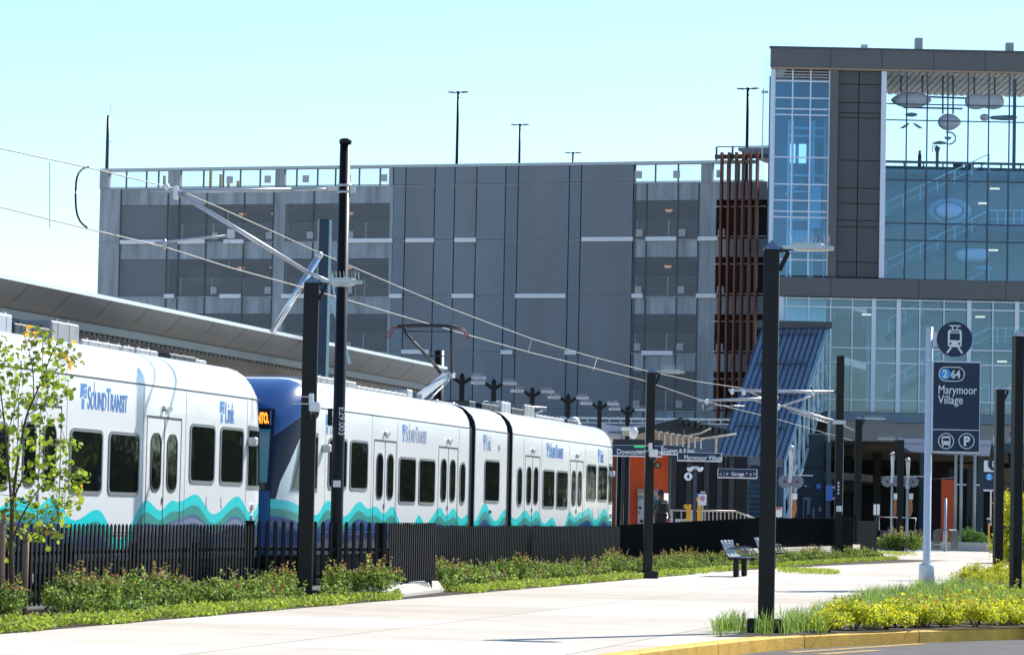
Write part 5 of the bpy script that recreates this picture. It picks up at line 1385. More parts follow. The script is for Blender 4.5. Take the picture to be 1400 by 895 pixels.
# ================================================================ far station: second canopy, kiosk, signs
def pz(px,py,Y): return P(px,py,Y)
YS=112.0
c2=thing('station_canopy','small dark canopy with stepped ribs and a tan underside above the orange kiosk','canopy',(0,0,0))
DR=mat('dark ribbed roof',(0.03,0.04,0.05),0.5,0.3,0.1); TN=mat('tan underside',(0.42,0.30,0.20),0.6,0,0.06)
m=MB(); pts=[pz(872,585,YS),pz(927,571.5,YS),pz(999,589,YS),pz(999,594,YS),pz(940,599,YS),pz(872,604,YS)]
m.prism([(p.x,p.z) for p in pts],YS+0.4,YS+6,0,'y'); m.build('dark_roof',DR,c2)
m=MB()
for k in range(9):
    a=pz(927+k*8.2,571.5+k*2.1,YS); m.box(a.x,a.x+0.13,YS-0.2,YS+0.38,a.z-0.16-0.0*k,a.z-0.02); m.box(a.x+0.01,a.x+0.19,YS-0.22,YS+0.38,a.z-0.02,a.z+0.015)
m.build('roof_step',DR,c2)
m=MB(); pts=[pz(868,594,YS-2),pz(893,588.5,YS-2),pz(966,599.5,YS-2),pz(940,605,YS-2),pz(868,608,YS-2)]
m.prism([(p.x,p.z) for p in pts],YS-2,YS-0.3,0,'y'); m.build('tan_soffit',TN,c2)
m=MB()
for k in range(9):
    a=pz(893+k*8.2,589+k*1.25,YS-2.2); m.box(a.x,a.x+0.12,YS-2.2,YS-2.02,a.z-0.03,a.z+0.03); b=pz(895+k*8.2,602+k*0.9,YS-2.2); m.bar((a.x,YS-2.12,a.z-0.05),(b.x-0.05,YS-2.12,b.z-0.1),0.02,0.05)
m.build('soffit_rib',mat('pale tan rib',(0.62,0.55,0.46),0.6,0,0),c2)
m=MB(); m.tube([pz(940,602,YS-1),pz(1007,593,YS-1)],0.03,5); m.tube([pz(915,600,YS-1),pz(958,592,YS-1),pz(972,585,YS-1)],0.03,5); m.tube([pz(979,598,YS-1),pz(979,620,YS-1)],0.035,5); m.build('stay_rod',mat('pale tan rib',(0,0,0)),c2)
wc=thing('wave_canopy','pale lilac curved canopy roof above the far end of the second train','canopy',(0,0,0))
m=MB(); top=[(822,578),(835,581),(850,583),(866,582),(885,579),(905,576)]; bot=[(905,590),(885,594),(868,598),(855,600),(838,598),(822,594)]
m.prism([(pz(x,y,YS+2).x,pz(x,y,YS+2).z) for x,y in top+bot],YS+2,YS+9,0,'y'); m.build('roof',mat('lilac white roof',(0.50,0.50,0.58),0.5,0,0.04),wc)
m=MB(); a=pz(832,590,YS+1.9); b=pz(856,592,YS+1.9); m.box(a.x,b.x,YS+1.85,YS+1.98,b.z,a.z); m.build('blue_stripe',mat('dark teal stripe',(0.02,0.08,0.14),0.4,0,0),wc)
m=MB(); m.lathe([(0.1,0.4),(0.1,pz(847,596,YS+4).z)],10,0,(pz(847,600,YS+4).x,YS+4,0)); m.build('column',BLACK,wc)
# orange kiosk wall
OR=mat('orange enamel panel',(0.88,0.10,0.008),0.45,0,0.18,0.9,stretch=(3,3,0.5)); ORD=mat('deep red orange',(0.30,0.04,0.012),0.5,0,0.15)
kw=thing('kiosk_wall','bright orange panelled kiosk wall with ticket machines behind the black fence','wall',(0,0,0))
def blk(root,nm,x0,x1,y0,y1,Y,d,mm,bev=0.0,Yd=0):
    a=pz(x0,y1,Y); b=pz(x1,y0,Y); m=MB(); m.box(a.x,b.x,Y,Y+d,max(0.42,a.z) if y1>=719 else a.z,b.z,bev=bev); return m.build(nm,mm,root)
blk(kw,'dark_panel',836,848.5,616,720,116.3,0.3,ORD)
blk(kw,'orange_panel',860,884,617,720,116,0.4,OR); blk(kw,'orange_panel',884.2,914,617,720,116,0.4,OR)
blk(kw,'corner_post',914.5,918,624,720,115.6,0.3,mat('grey green post',(0.10,0.15,0.16),0.5,0.3,0.1))
c=pz(899,635.5,115.9); m=MB(); m.lathe([(0.12,0.03),(0.12,0.0)],24,0,c,'y'); m.build('round_emblem',BLACK,kw)
m=MB(); m.prism(disc_pts(c.x,c.z,0.085,18),c.y-0.012,c.y-0.002,0,'y'); m.build('emblem_face',mat('emblem grey',(0.35,0.3,0.22),0.5,0,0.5,60),kw)
nc=thing('support_column','dark blue steel column in front of the orange kiosk wall','column',(0,0,0)); blk(nc,'shaft',848.8,860.5,604,720,115.0,0.3,mat('dark navy steel',(0.015,0.022,0.045),0.45,0.1,0.1)); 
pp=thing('support_pole','thin pale steel pole at the train end of the orange kiosk','pole',(0,0,0)); blk(pp,'shaft',842,844.5,618,720,115.0,0.1,GALV)
def machine(label,x0,x1,y0,Y,shade=SIGNW):
    r=thing('ticket_machine',label,'ticket machine',(0,0,0),0)
    blk(r,'cabinet',x0,x1,y0+6,720,Y,0.6,mat('machine grey',(0.40,0.42,0.45),0.4,0.2,0.15,8)); blk(r,'hood',x0,x1,y0,y0+5,Y-0.1,0.7,mat('hood grey',(0.22,0.22,0.24),0.5,0,0)); 
    blk(r,'orange_strip',x0,x1,y0+5.2,y0+6.2,Y-0.02,0.5,YEL)
    xm=(x0+x1)/2; blk(r,'display',x0+1,x1-1.2,y0+9,y0+14,Y-0.03,0.02,mat('screen blue grey',(0.12,0.17,0.22),0.2,0,0)); blk(r,'keypad',x0+1.5,xm+0.6,y0+24,y0+27,Y-0.03,0.02,BLACK); blk(r,'slot',xm-0.8,x1-1.5,y0+42,y0+46,Y-0.03,0.02,BLACK); blk(r,'card_reader',x0+1,x0+2.4,y0+31,y0+34,Y-0.03,0.02,RED)
machine('grey ticket machine set in the orange wall, nearer the blue column',872,880.5,668,115.2)
machine('grey ticket machine set in the orange wall, beside the standing person',893.5,900,668.5,115.2)
q=pz(911,700,115.0); ls=thing('lit_poster','bright white poster case with red lower strip behind the standing person','poster',(0,0,0))
blk(ls,'face',907.5,914,674,708,115.0,0.15,mat('poster white',(0.85,0.85,0.85),0.4,0,0,emis=(1,1,1),estr=0.35)); blk(ls,'red_strip',907.5,914,691.5,693,114.98,0.02,RED); blk(ls,'lower_panel',907.5,914,708.5,716,115.0,0.15,RED)
# near-black block behind: the shade there is put into its colour
DKW=mat('screened wall shade',(0.004,0.005,0.008),0.8,0,0.3,1)
dw=thing('shade_block','near-black screened block behind the platform signs, its shade put into the colour','building',(0,0,0)); 
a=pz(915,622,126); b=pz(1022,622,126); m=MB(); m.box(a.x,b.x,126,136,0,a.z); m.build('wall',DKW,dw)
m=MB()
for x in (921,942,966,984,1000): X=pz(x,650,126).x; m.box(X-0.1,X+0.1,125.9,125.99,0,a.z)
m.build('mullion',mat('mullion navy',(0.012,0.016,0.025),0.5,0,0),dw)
def hsign(label,x0,x1,y0,y1,Y,words,name='hanging_sign',extra=None):
    r=thing(name,label,'sign',(0,0,0)); a=pz(x0,y1,Y); b=pz(x1,y0,Y)
    m=MB(); m.box(a.x,b.x,Y,Y+0.12,a.z,b.z,bev=0.01); m.build('frame',SPM,r)
    m=MB(); m.box(a.x+0.02,b.x-0.035,Y-0.012,Y-0.002,a.z+0.045,b.z-0.015); m.build('face',NAVY,r)
    for s_,x,y,sz,al in words:
        p=pz(x,y,Y); text('lettering',s_,sz,SIGNW,r,(p.x,Y-0.015,p.z),sx=0.85,ext=0.002,bold=0.002,align=al)
    m=MB(); 
    for t in (0.2,0.8): X=a.x+(b.x-a.x)*t; m.tube([(X,Y+0.06,b.z),(X,Y+0.06,b.z+0.5)],0.02,5)
    m.build('hanger',DSTEEL,r)
    return r
hsign('navy hanging sign reading Downtown Redmond, in front of the orange kiosk',836,905.5,609,623.5,108,[('Downtown Redmond',843,620.2,0.24,'LEFT')])
hsign('navy hanging sign reading Garage & Buses, next to the lamp post camera',906,941.5,609,621.5,110,[('Garage & Buses',907.5,617.5,0.19,'LEFT')])
hsign('navy hanging sign reading Marymoor Village under the dark canopy end',926,987,619,630,109,[('Marymoor Village',935,627.6,0.21,'LEFT'),])
hsign('dark blue sign reading Garage with small arrows, hanging under the blue stair roof',981,1035.5,641,653,125,[('Garage',1008.5,649.8,0.20,'CENTER'),('<  /  P',983.5,649.6,0.16,'LEFT'),('^  o  >',1033,649.6,0.16,'RIGHT')])
ds=thing('display_board','black electronic display board with a green lit strip above the navy Downtown sign','display',(0,0,0)); blk(ds,'housing',838,906,601,608.6,108.2,0.3,mat('board black',(0.02,0.02,0.025),0.4,0,0)); blk(ds,'green_strip',867,881,608.7,611.5,107.9,0.05,mat('green light',(0.02,0.4,0.12),0.5,0,0,emis=(0.02,0.5,0.15),estr=0.4))
# track number disc
c=pz(941,651,108); td=thing('track_disc','round white disc with the number 4 beside the dark blue post','sign',c); m=MB(); m.lathe([(0.135,0.0),(0.135,0.03)],24,0,(0,0,0),'y'); m.build('disc',SIGNW,td); text('lettering','4',0.22,BLACK,td,(-0.06,-0.004,-0.075),sx=0.95,bold=0.004); m=MB(); m.box(0.10,0.2,0.01,0.04,-0.02,0.02); m.build('arm',DSTEEL,td)
bp=thing('platform_post','dark blue square post carrying twin white cameras, beside the round white disc','post',(0,0,0)); blk(bp,'post',947.3,953,641,720,108.3,0.15,mat('navy post',(0.03,0.04,0.09),0.4,0,0.1))
tc=thing('twin_camera','pair of white dome cameras on top of the dark blue post','camera',(0,0,0)); blk(tc,'bracket',946,955,637,640.5,108.2,0.2,GALV)
for x in (943.5,957): c=pz(x,641,108.2); m=MB(); m.lathe([(0.10,0.06),(0.11,0),(0.07,-0.06),(0.03,-0.08)],12,0,c); m.build('dome',WHITE,tc)
# other dome cameras above the train
sp=thing('speaker_box','large white hooded box with a dome on the platform lamp above the orange kiosk','loudspeaker',(0,0,0)); blk(sp,'hood',850,861.5,583,588,104,0.5,WHITE,0.03); blk(sp,'box',851,860.5,588,595,104.1,0.4,mat('box beige',(0.40,0.37,0.30),0.5,0,0)); c=pz(866,591,104.1); m=MB(); m.lathe([(0.05,-0.2),(0.13,-0.1),(0.15,0.05),(0.08,0.16)],12,0,c); m.build('dome',WHITE,sp)
for px,py,lb in ((672,553,'white domed speaker on the roof line beside the nearest platform lamp'),(777,574,'white domed speaker rising behind the far end of the train roof')):
    c=pz(px,py,95 if px<700 else 101); r=thing('domed_speaker',lb,'loudspeaker',c)
    for s_ in (-0.17,0.17): m=MB(); m.lathe([(0.20,-0.10),(0.19,-0.02),(0.13,0.07),(0.05,0.11)],12,0,(s_,0,0)); m.build('dome',WHITE,r)
# small platform furniture
for x,yt,lb in ((852.5,690,'slim orange post in front of the blue column by the kiosk'),):
    r=thing('yellow_post',lb,'post',(0,0,0)); blk(r,'post',x-0.8,x+0.8,yt,720,112,0.1,YEL)
def validator(label,x,yt,Y,blue=False):
    r=thing('card_reader_post',label,'card reader',(0,0,0)); a=pz(x,720,Y); m=MB(); zt=pz(x,yt,Y).z; m.box(a.x-0.07,a.x+0.07,Y,Y+0.14,0.42,zt-0.1,bev=0.02); m.build('post',YEL,r)
    m=MB(); m.box(a.x-0.16,a.x+0.09,Y-0.05,Y+0.15,zt-0.14,zt,bev=0.03); m.build('reader_head',YEL,r)
    if blue: m=MB(); m.box(a.x-0.09,a.x+0.09,Y-0.02,Y+0.15,zt+0.01,zt+0.12); m.build('blue_top',mat('bright blue sign',(0,0,0)),r)
validator('orange card reader post with an angled head by the dark blue post',941,689,110)
validator('yellow card reader post with a blue top behind the white no-smoking sign',956,679,111,True)
r=thing('steel_bin','pale grey steel box standing by the railing near the orange card reader','bin',(0,0,0)); blk(r,'body',924,938,709,720,111,0.6,GALV,0.02); blk(r,'panel',931,937,711,719,110.95,0.02,mat('bin panel',(0.3,0.3,0.32),0.5,0,0.1),0)
r=thing('small_sign','white no-smoking sign on a thin post in front of the yellow card reader','sign',(0,0,0)); blk(r,'plate',955,966,675,690,109,0.03,SIGNW); blk(r,'post',959.6,961.6,690,720,109.02,0.06,GALV); blk(r,'cap',958,964,671.5,673.5,109,0.1,GALV)
c=pz(960.3,681,108.98); m=MB(); ring(m,disc_pts(c.x,c.z,0.075,20),disc_pts(c.x,c.z,0.055,20),c.y-0.01,c.y); m.bar((c.x-0.05,c.y-0.005,c.z+0.05),(c.x+0.05,c.y-0.005,c.z-0.05),0.005,0.02); m.build('red_ring',RED,r)
r=thing('warning_sign','small white sign with a red top beside the largest lamp post','sign',(0,0,0)); blk(r,'plate',1060,1069.5,693,706,124,0.03,SIGNW); blk(r,'red_top',1061.3,1068.2,693.5,696.5,123.96,0.02,RED); c=pz(1061.5,703,123.96); text('lettering','DANGER',0.07,SIGNW,r,(pz(1061.8,696,123.95).x,123.95,pz(1061.8,696,123.95).z),sx=0.65,ext=0.001); blk(r,'post',1064,1065.5,706,714,124.02,0.05,GALV)
# railing
rr=thing('ramp_railing','galvanised railing with upright bars sloping down beside the platform signs','railing',(0,0,0)); YR=112
RLM=mat('railing warm steel',(0.55,0.50,0.44),0.45,0.3,0.1)
m=MB(); tp_=[(916,697),(1006,698.5),(1034,709.5),(1037,709.5)]
for (x0,y0),(x1,y1) in zip(tp_[:-1],tp_[1:]): m.tube([pz(x0,y0,YR),pz(x1,y1,YR)],0.035,6)
m.tube([pz(916,714.5,YR),pz(1006,716,YR)],0.025,6); m.tube([pz(1006,716,YR),pz(1036,722,YR)],0.025,6); m.build('rails',RLM,rr)
m=MB(); x=918
while x<1036:
    yt=697+(x-916)*0.017 if x<1006 else 698.5+(x-1006)*0.39
    m.tube([pz(x,yt,YR),pz(x,yt+18,YR)],0.018 if (x-918)%27 else 0.045,5,0,False); x+=5.4 if x>955 else 13.5
m.build('bars',RLM,rr)
r2=thing('hand_rail','thin level grey handrail above the dark fence beyond the largest lamp post','railing',(0,0,0)); m=MB(); m.tube([pz(1060,709.5,123),pz(1140,710.5,123)],0.03,5)
for x in (1062,1088,1112,1138): m.tube([pz(x,710,123),pz(x,724,123)],0.025,5)
m.build('rail',GALV,r2)
# ================================================================ railway crossing signals
def crossing(label,px,ytop,Y,flip=1):
    q=pz(px,712,Y); r=thing('crossing_signal',label,'crossing signal',(q.x,q.y,0),0,'pedestrian railway crossing signals'); 
    L=lambda x,y: pz(x,y,Y)-r.location
    h=L(px,ytop).z; m=MB(); m.lathe([(0.09,0),(0.09,0.5),(0.06,0.6),(0.055,h)],10,0); m.build('mast',mat('mast silver',(0.6,0.58,0.55),0.4,0.4,0.1),r)
    for s_ in (-1,1):
        m=MB(); c=h-0.65; m.bar((-0.05*s_,-0.10-0.10*s_,c-0.62),(0.05*s_,-0.10+0.10*s_,c+0.62),0.13,0.02); m.build('crossbuck_arm',mat('crossbuck white',(0.62,0.62,0.62),0.5,0,0.1),r)
    m=MB(); zc=L(px,658).z; m.box(-0.42,0.42,-0.05,0.03,zc+0.14,zc+0.22); m.build('light_bar',DSTEEL,r)
    for s_ in (-1,1):
        m=MB(); m.lathe([(0.24,-0.12),(0.25,-0.10),(0.25,-0.07),(0.10,0.02)],18,0,(s_*0.24,0,zc),'y'); lo=m.build('signal_target',mat('signal target grey',(0.17,0.20,0.25),0.5,0.1,0.1),r)
        m=MB(); m.lathe([(0.05,-0.16),(0.05,-0.12)],12,0,(s_*0.24,0,zc),'y'); m.build('signal_lens',mat('dark red lens',(0.12,0.01,0.01),0.2,0,0),lo)
    m=MB(); m.lathe([(0.02,h),(0.13,h+0.02),(0.10,h+0.12),(0.03,h+0.16)],12,0); m.build('bell',GALV,r)
    m=MB(); z1=L(px,700).z; m.prism([(flip*0.1,z1+0.9),(flip*0.2,z1+0.7),(flip*0.25,z1+0.1),(flip*0.15,z1-0.2),(flip*0.06,z1-0.2)][::flip],-0.10,-0.04,0,'y'); m.build('gate_counterweight',mat('orange brown gate',(0.45,0.17,0.06),0.5,0,0.15),r)
    m=MB(); m.box(0.07,0.25,-0.15,-0.1,L(px,682).z,L(px,674).z); m.build('small_plate',SIGNW,r)
    m=MB(); m.box(0.10,0.85,-0.06,-0.02,zc+0.23,zc+0.27); m.build('side_arm',GALV,r)
    return r
crossing('silver railway crossing signal just beyond the blue stair truss',1080,614,126)
crossing('crossing signal with round grey targets, on the notice board side of the far lamp post',1219,622,150)
crossing('silver railway crossing signal between the far lamp post and the station pylon',1240,630,151,1)
# ================================================================ underpass below the tower
UP=mat('underpass shade wall',(0.02,0.022,0.026),0.85,0,0.4,0.4); UB=mat('underpass blue wall',(0.035,0.05,0.07),0.7,0,0.1,1)
uw=thing('underpass_wall','rear wall of the passage below the glass tower, coloured for its deep shade','wall',(0,0,0))
a=pz(1040,700,208); b=pz(1500,700,208); m=MB(); m.box(a.x,b.x,208,208.5,0,9); m.build('wall',UP,uw)  # the wall's near-black colour holds the shade of the passage
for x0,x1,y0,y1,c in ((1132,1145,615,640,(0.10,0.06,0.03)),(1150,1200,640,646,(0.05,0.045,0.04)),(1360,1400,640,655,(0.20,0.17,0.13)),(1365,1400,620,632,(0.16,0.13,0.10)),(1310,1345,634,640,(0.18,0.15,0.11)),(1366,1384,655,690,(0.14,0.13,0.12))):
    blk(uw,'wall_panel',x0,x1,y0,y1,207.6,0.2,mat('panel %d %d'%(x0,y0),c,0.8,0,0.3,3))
bw=thing('blue_service_wall','dark blue panelled service wall with a pale door frame below the covered stair','wall',(0,0,0))
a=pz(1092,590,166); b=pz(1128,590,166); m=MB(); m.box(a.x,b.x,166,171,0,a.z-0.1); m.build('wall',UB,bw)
m=MB(); 
for y in (640,678): Z=pz(1100,y,166).z; m.box(a.x,b.x,165.98,166,Z-0.02,Z+0.02)
m.build('joint',BLACK,bw)
blk(bw,'corner_column',1128.2,1136.5,604,716,165.6,0.5,mat('slate column',(0.05,0.075,0.10),0.5,0.1,0.1))
blk(bw,'door_frame',1097.5,1108,679,716,165.7,0.2,mat('pale door frame',(0.12,0.17,0.2),0.5,0.1,0)); blk(bw,'door',1099.5,1103,683,716,165.66,0.03,BLACK); blk(bw,'intercom',1110,1114,694,709,165.8,0.1,mat('intercom',(0.12,0.16,0.19),0.5,0,0)); blk(bw,'lamp',1119,1123,692.5,698.5,165.9,0.08,mat('tan lamp',(0.3,0.22,0.12),0.5,0,0))
r=thing('wall_sign','small dark blue sign plate on the service wall','sign',(0,0,0)); blk(r,'plate',1098,1112,660,667.5,165.8,0.05,NAVY); blk(r,'stripe',1099,1103,663.5,664.5,165.78,0.01,SIGNW)
r=thing('wall_disc','round blue disc sign on the service wall','sign',(0,0,0)); c=pz(1119,664.5,165.8); m=MB(); m.lathe([(0.15,-0.03),(0.15,0.0)],20,0,c,'y'); m.build('disc',mat('disc blue',(0.03,0.10,0.42),0.4,0,0),r); m=MB(); ring(m,disc_pts(c.x,c.z,0.08,16),disc_pts(c.x,c.z,0.045,16),c.y-0.045,c.y-0.03); m.build('symbol',mat('symbol blue',(0.12,0.3,0.8),0.4,0,0),r)
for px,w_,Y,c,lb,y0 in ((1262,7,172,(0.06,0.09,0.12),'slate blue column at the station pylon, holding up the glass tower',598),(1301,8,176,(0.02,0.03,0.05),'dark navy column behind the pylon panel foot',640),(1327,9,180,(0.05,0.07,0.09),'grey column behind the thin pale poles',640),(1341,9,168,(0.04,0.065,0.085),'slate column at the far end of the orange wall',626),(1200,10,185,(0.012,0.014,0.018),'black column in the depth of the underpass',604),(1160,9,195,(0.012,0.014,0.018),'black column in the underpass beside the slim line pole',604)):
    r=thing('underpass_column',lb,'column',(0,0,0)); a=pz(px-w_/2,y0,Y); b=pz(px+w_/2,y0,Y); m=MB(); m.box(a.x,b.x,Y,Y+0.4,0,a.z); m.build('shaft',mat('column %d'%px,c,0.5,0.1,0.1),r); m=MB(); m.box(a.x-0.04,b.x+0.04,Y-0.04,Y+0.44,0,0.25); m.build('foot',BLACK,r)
for px,lb in ((1306,'pale thin pole nearest the orange wall'),(1313.5,'pale thin pole in the middle of the three behind the pylon panel'),(1332,'pale thin pole nearest the tram stop sign')):
    r=thing('support_pole',lb,'pole',(0,0,0)); q=pz(px,700,164); zt=pz(px,618,164).z; m=MB(); m.lathe([(0.085,0),(0.075,zt)],10,0,(q.x,q.y,0)); m.build('shaft',mat('pole tan white',(0.50,0.46,0.40),0.4,0.2,0.1),r); m=MB(); m.box(q.x,q.x+0.25,q.y-0.03,q.y+0.03,2.3+0.9,2.36+0.9); m.build('bracket',SIGNW,r)
rw=thing('orange_wall','orange red enamel wall with a dark maroon end in the underpass','wall',(0,0,0))
a=pz(1272,652,170); b=pz(1287,655,168); c=pz(1308,654,168); 
m=MB(); m.box(b.x,c.x,168,168.4,0,b.z); m.build('orange_panel',mat('orange red panel',(0.80,0.09,0.012),0.45,0,0.1,1),rw)
m=MB(); m.add([(a.x,173,0),(b.x,168,0),(b.x,168,b.z),(a.x,173,b.z-0.1),(a.x,173.4,0),(b.x,168.4,0),(b.x,168.4,b.z),(a.x,173.4,b.z-0.1)],[(0,1,2,3),(7,6,5,4),(3,2,6,7),(0,3,7,4)]); m.build('end_panel',mat('maroon panel',(0.06,0.012,0.012),0.5,0,0.1),rw)
m=MB(); m.bar((a.x,172.9,b.z),(b.x,167.9,b.z+0.04),0.1,0.06); m.bar((b.x,167.9,b.z+0.04),(c.x,167.9,c.z+0.08),0.1,0.06); m.build('cap_trim',mat('cap grey',(0.25,0.22,0.22),0.5,0,0),rw)
# white footbridge beam
fb_=thing('footbridge','pale lilac footbridge beam with a dark blue end, behind the station pylon','bridge',(0,0,0))
LIL=mat('pale lilac steel',(0.42,0.42,0.50),0.5,0,0.04)
a=pz(1236,626,166); b=pz(1356,603,166); e=pz(1236,600,166)
m=MB(); pts=[pz(1236,599,166),pz(1356,601.5,166),pz(1353,623,166),pz(1246,617,166),pz(1236,611,166)]; m.prism([(p.x,p.z) for p in pts],166,169,0,'y'); m.build('beam',LIL,fb_)
m=MB(); p=pz(1236,606,165.98); q=pz(1356,609,165.98); m.bar((p.x,165.98,p.z),(q.x,165.98,q.z),0.03,0.04); m.build('beam_line',mat('dark lilac line',(0.22,0.22,0.28),0.5,0,0),fb_)  # thin bar along the beam in a darker lilac
a=pz(1356,618,166); b=pz(1440,607,166); m=MB(); m.box(a.x,b.x+2,166.1,169,a.z,b.z); m.build('dark_beam',mat('navy beam',(0.025,0.06,0.08),0.5,0.1,0.05),fb_)
m=MB(); X=pz(1358,600,166).x; m.box(X,X+0.04,166,166.1,b.z-0.1,b.z+0.35); m.build('handrail_post',SIGNW,fb_)
# tram stop sign in the passage
r=thing('stop_sign','panel sign with round tram symbol above a blue 2, beside a lamp post','sign',(0,0,0))
blk(r,'upper_panel',1345.5,1364,629.5,644.5,140,0.08,SIGNW); blk(r,'lower_panel',1345.5,1364,644.8,669,140,0.08,NAVY); blk(r,'frame',1345,1364.5,669,671,139.98,0.1,SPM)
c=pz(1360,634,139.97); m=MB(); m.prism(disc_pts(c.x,c.z,0.29,24),c.y-0.01,c.y,0,'y'); m.build('round_symbol',NAVY,r); m=MB(); ring(m,rrect(c.x-0.10,c.x+0.10,c.z-0.13,c.z+0.13,0.04),rrect(c.x-0.07,c.x+0.07,c.z-0.02,c.z+0.08,0.02),c.y-0.02,c.y-0.01); m.build('tram_symbol',SIGNW,r)
c=pz(1352.5,651.5,139.97); m=MB(); m.prism(disc_pts(c.x,c.z,0.15,20),c.y-0.012,c.y,0,'y'); m.build('line_bullet',mat('sky blue enamel',(0,0,0)),r); text('lettering','2',0.26,SIGNW,r,(c.x-0.07,c.y-0.016,c.z-0.09),sx=0.9,bold=0.006)
blk(r,'post',1353.5,1356,671,718,140.03,0.08,SPM)
for (nm,lb,x0,x1,y0,y1) in (('notice_board','double white notice case beyond the grey cabinet',1193.5,1203.5,688,704.5),):
    r=thing(nm,lb,'notice board',(0,0,0)); blk(r,'frame',x0,x1,y0,y1,148,0.08,DSTEEL); blk(r,'sheet',x0+0.8,x0+4.5,y0+1,y1-1.2,147.97,0.02,SIGNW); blk(r,'sheet',x0+5.5,x1-0.8,y0+1,y1-1.2,147.97,0.02,SIGNW); blk(r,'post',x0+4,x1-4,y1,722,148.02,0.06,DSTEEL)
r=thing('yellow_post','orange bollard post with a pale cap near the second lamp post of the pylon','post',(0,0,0)); blk(r,'post',1351,1353.5,715,740,140,0.12,YEL); blk(r,'sensor',1350.5,1354.5,711,714.5,139.98,0.15,DSTEEL); blk(r,'cap',1350,1355,707.5,709.5,139.97,0.17,mat('cap cream',(0.7,0.65,0.4),0.5,0,0))
r=thing('planter_wall','low pale concrete wall behind the bicycle rack','wall',(0,0,0)); a=pz(1258,742,155); b=pz(1356,742,155); m=MB(); m.box(a.x,b.x,155,155.35,0,0.42,bev=0.02); m.build('wall',CONC,r)
r=thing('crossing_rail','low white pipe railing round the crossing signals beyond the far lamp post','railing',(0,0,0)); m=MB(); m.tube([pz(1202,724,147),pz(1202,706,147),pz(1227,707,147)],0.03,5); m.tube([pz(1233,707,149),pz(1252,708,149),pz(1251,728,149)],0.03,5); m.build('pipe',GALV,r)
# ================================================================ people
def skinned(name,nodes,edges,radii,m_,parent,root_i=0,sub=2):
    me=bpy.data.meshes.new(name); me.from_pydata(nodes,edges,[]); o=bpy.data.objects.new(name,me); COL.objects.link(o); o.parent=parent
    me.materials.append(m_)
    sk=o.modifiers.new('skin','SKIN'); sk.use_smooth_shade=True
    if not me.skin_vertices: 
        bpy.context.view_layer.objects.active=o
    for i,v in enumerate(me.skin_vertices[0].data): v.radius=radii[i] if isinstance(radii[i],tuple) else (radii[i],radii[i]); v.use_root=(i==root_i)
    ss=o.modifiers.new('sub','SUBSURF'); ss.levels=sub; ss.render_levels=sub
    return o
SKINM=mat('skin brown',(0.12,0.06,0.04),0.5,0,0.05); HAIR=mat('dark hair',(0.012,0.009,0.008),0.6,0,0.2)
def person(label,loc,rz,shirt,pants,bag=None,cap=None,s=1.0):
    r=thing('person',label,'person',loc,rz); r.scale=(s,s,s)
    N=[(0,0,0.98),(0,0,1.15),(0,0,1.35),(0,0.0,1.46),(0,-0.01,1.53),(0,-0.02,1.62),(0,-0.02,1.72),
       (-0.09,0,0.92),(-0.10,-0.01,0.50),(-0.10,0.03,0.09),(-0.10,-0.10,0.04),
       (0.10,0,0.92),(0.12,0.04,0.50),(0.13,0.10,0.09),(0.13,-0.02,0.04),
       (-0.19,0,1.40),(-0.23,0.02,1.14),(-0.19,-0.12,0.95),(-0.18,-0.17,0.87),
       (0.19,0,1.40),(0.26,0.03,1.14),(0.30,-0.08,0.93),(0.31,-0.11,0.85)]
    E=[(0,1),(1,2),(2,3),(3,4),(4,5),(5,6),(0,7),(7,8),(8,9),(9,10),(0,11),(11,12),(12,13),(13,14),(2,15),(15,16),(16,17),(17,18),(2,19),(19,20),(20,21),(21,22)]
    R=[(0.15,0.11),(0.14,0.10),(0.17,0.11),(0.08,0.07),0.052,(0.08,0.095),(0.075,0.085),0.09,0.065,0.045,0.04,0.09,0.065,0.045,0.04,0.06,0.045,0.035,0.03,0.06,0.045,0.035,0.03]
    skinned('body',N,E,R,SKINM,r)
    g=1.22; 
    ids=[0,1,2,3,15,16,19,20]; mp={a:i for i,a in enumerate(ids)}
    skinned('shirt',[N[i] for i in ids],[(mp[a],mp[b]) for a,b in E if a in mp and b in mp],[(q[0]*g,q[1]*g) if isinstance(q,tuple) else (q*1.35,q*1.35) for q in [R[i] for i in ids]],shirt,r)
    ids=[0,7,8,9,11,12,13]; mp={a:i for i,a in enumerate(ids)}
    skinned('trousers',[N[i] for i in ids],[(mp[a],mp[b]) for a,b in E if a in mp and b in mp],[(q[0]*1.12,q[1]*1.15) if isinstance(q,tuple) else (q*1.45,q*1.45) for q in [R[i] for i in ids]],pants,r)
    for x,y in ((-0.10,-0.04),(0.13,0.04)): m=MB(); m.box(x-0.05,x+0.05,y-0.13,y+0.12,0.0,0.085,bev=0.025); m.build('shoe',BLACK,r)
    m=MB(); m.lathe([(0.095,1.62),(0.11,1.68),(0.105,1.74),(0.075,1.79),(0.02,1.815)],14,0,(0,0.0,0)); m.build('hair' if not cap else 'cap',HAIR if not cap else cap,r)
    if cap: m=MB(); m.box(-0.21,-0.08,-0.06,0.06,1.69,1.705,bev=0.004); m.build('cap_brim',cap,r)
    if bag: m=MB(); m.box(-0.15,0.15,-0.30,-0.14,1.0,1.40,bev=0.05); m.build('backpack',bag,r); m=MB(); m.box(-0.12,0.12,-0.34,-0.31,1.05,1.22,bev=0.012); m.build('backpack_pocket',bag,r)
    return r
q=P(903,700,109); person('person in dark clothes with a backpack standing at the ticket machines',(q.x,109,0.42),0.25,mat('green grey top',(0.05,0.10,0.09),0.8,0,0.1),mat('black trousers',(0.010,0.010,0.012),0.8,0,0.1),mat('black bag',(0.008,0.008,0.01),0.7,0,0.1),s=0.99)
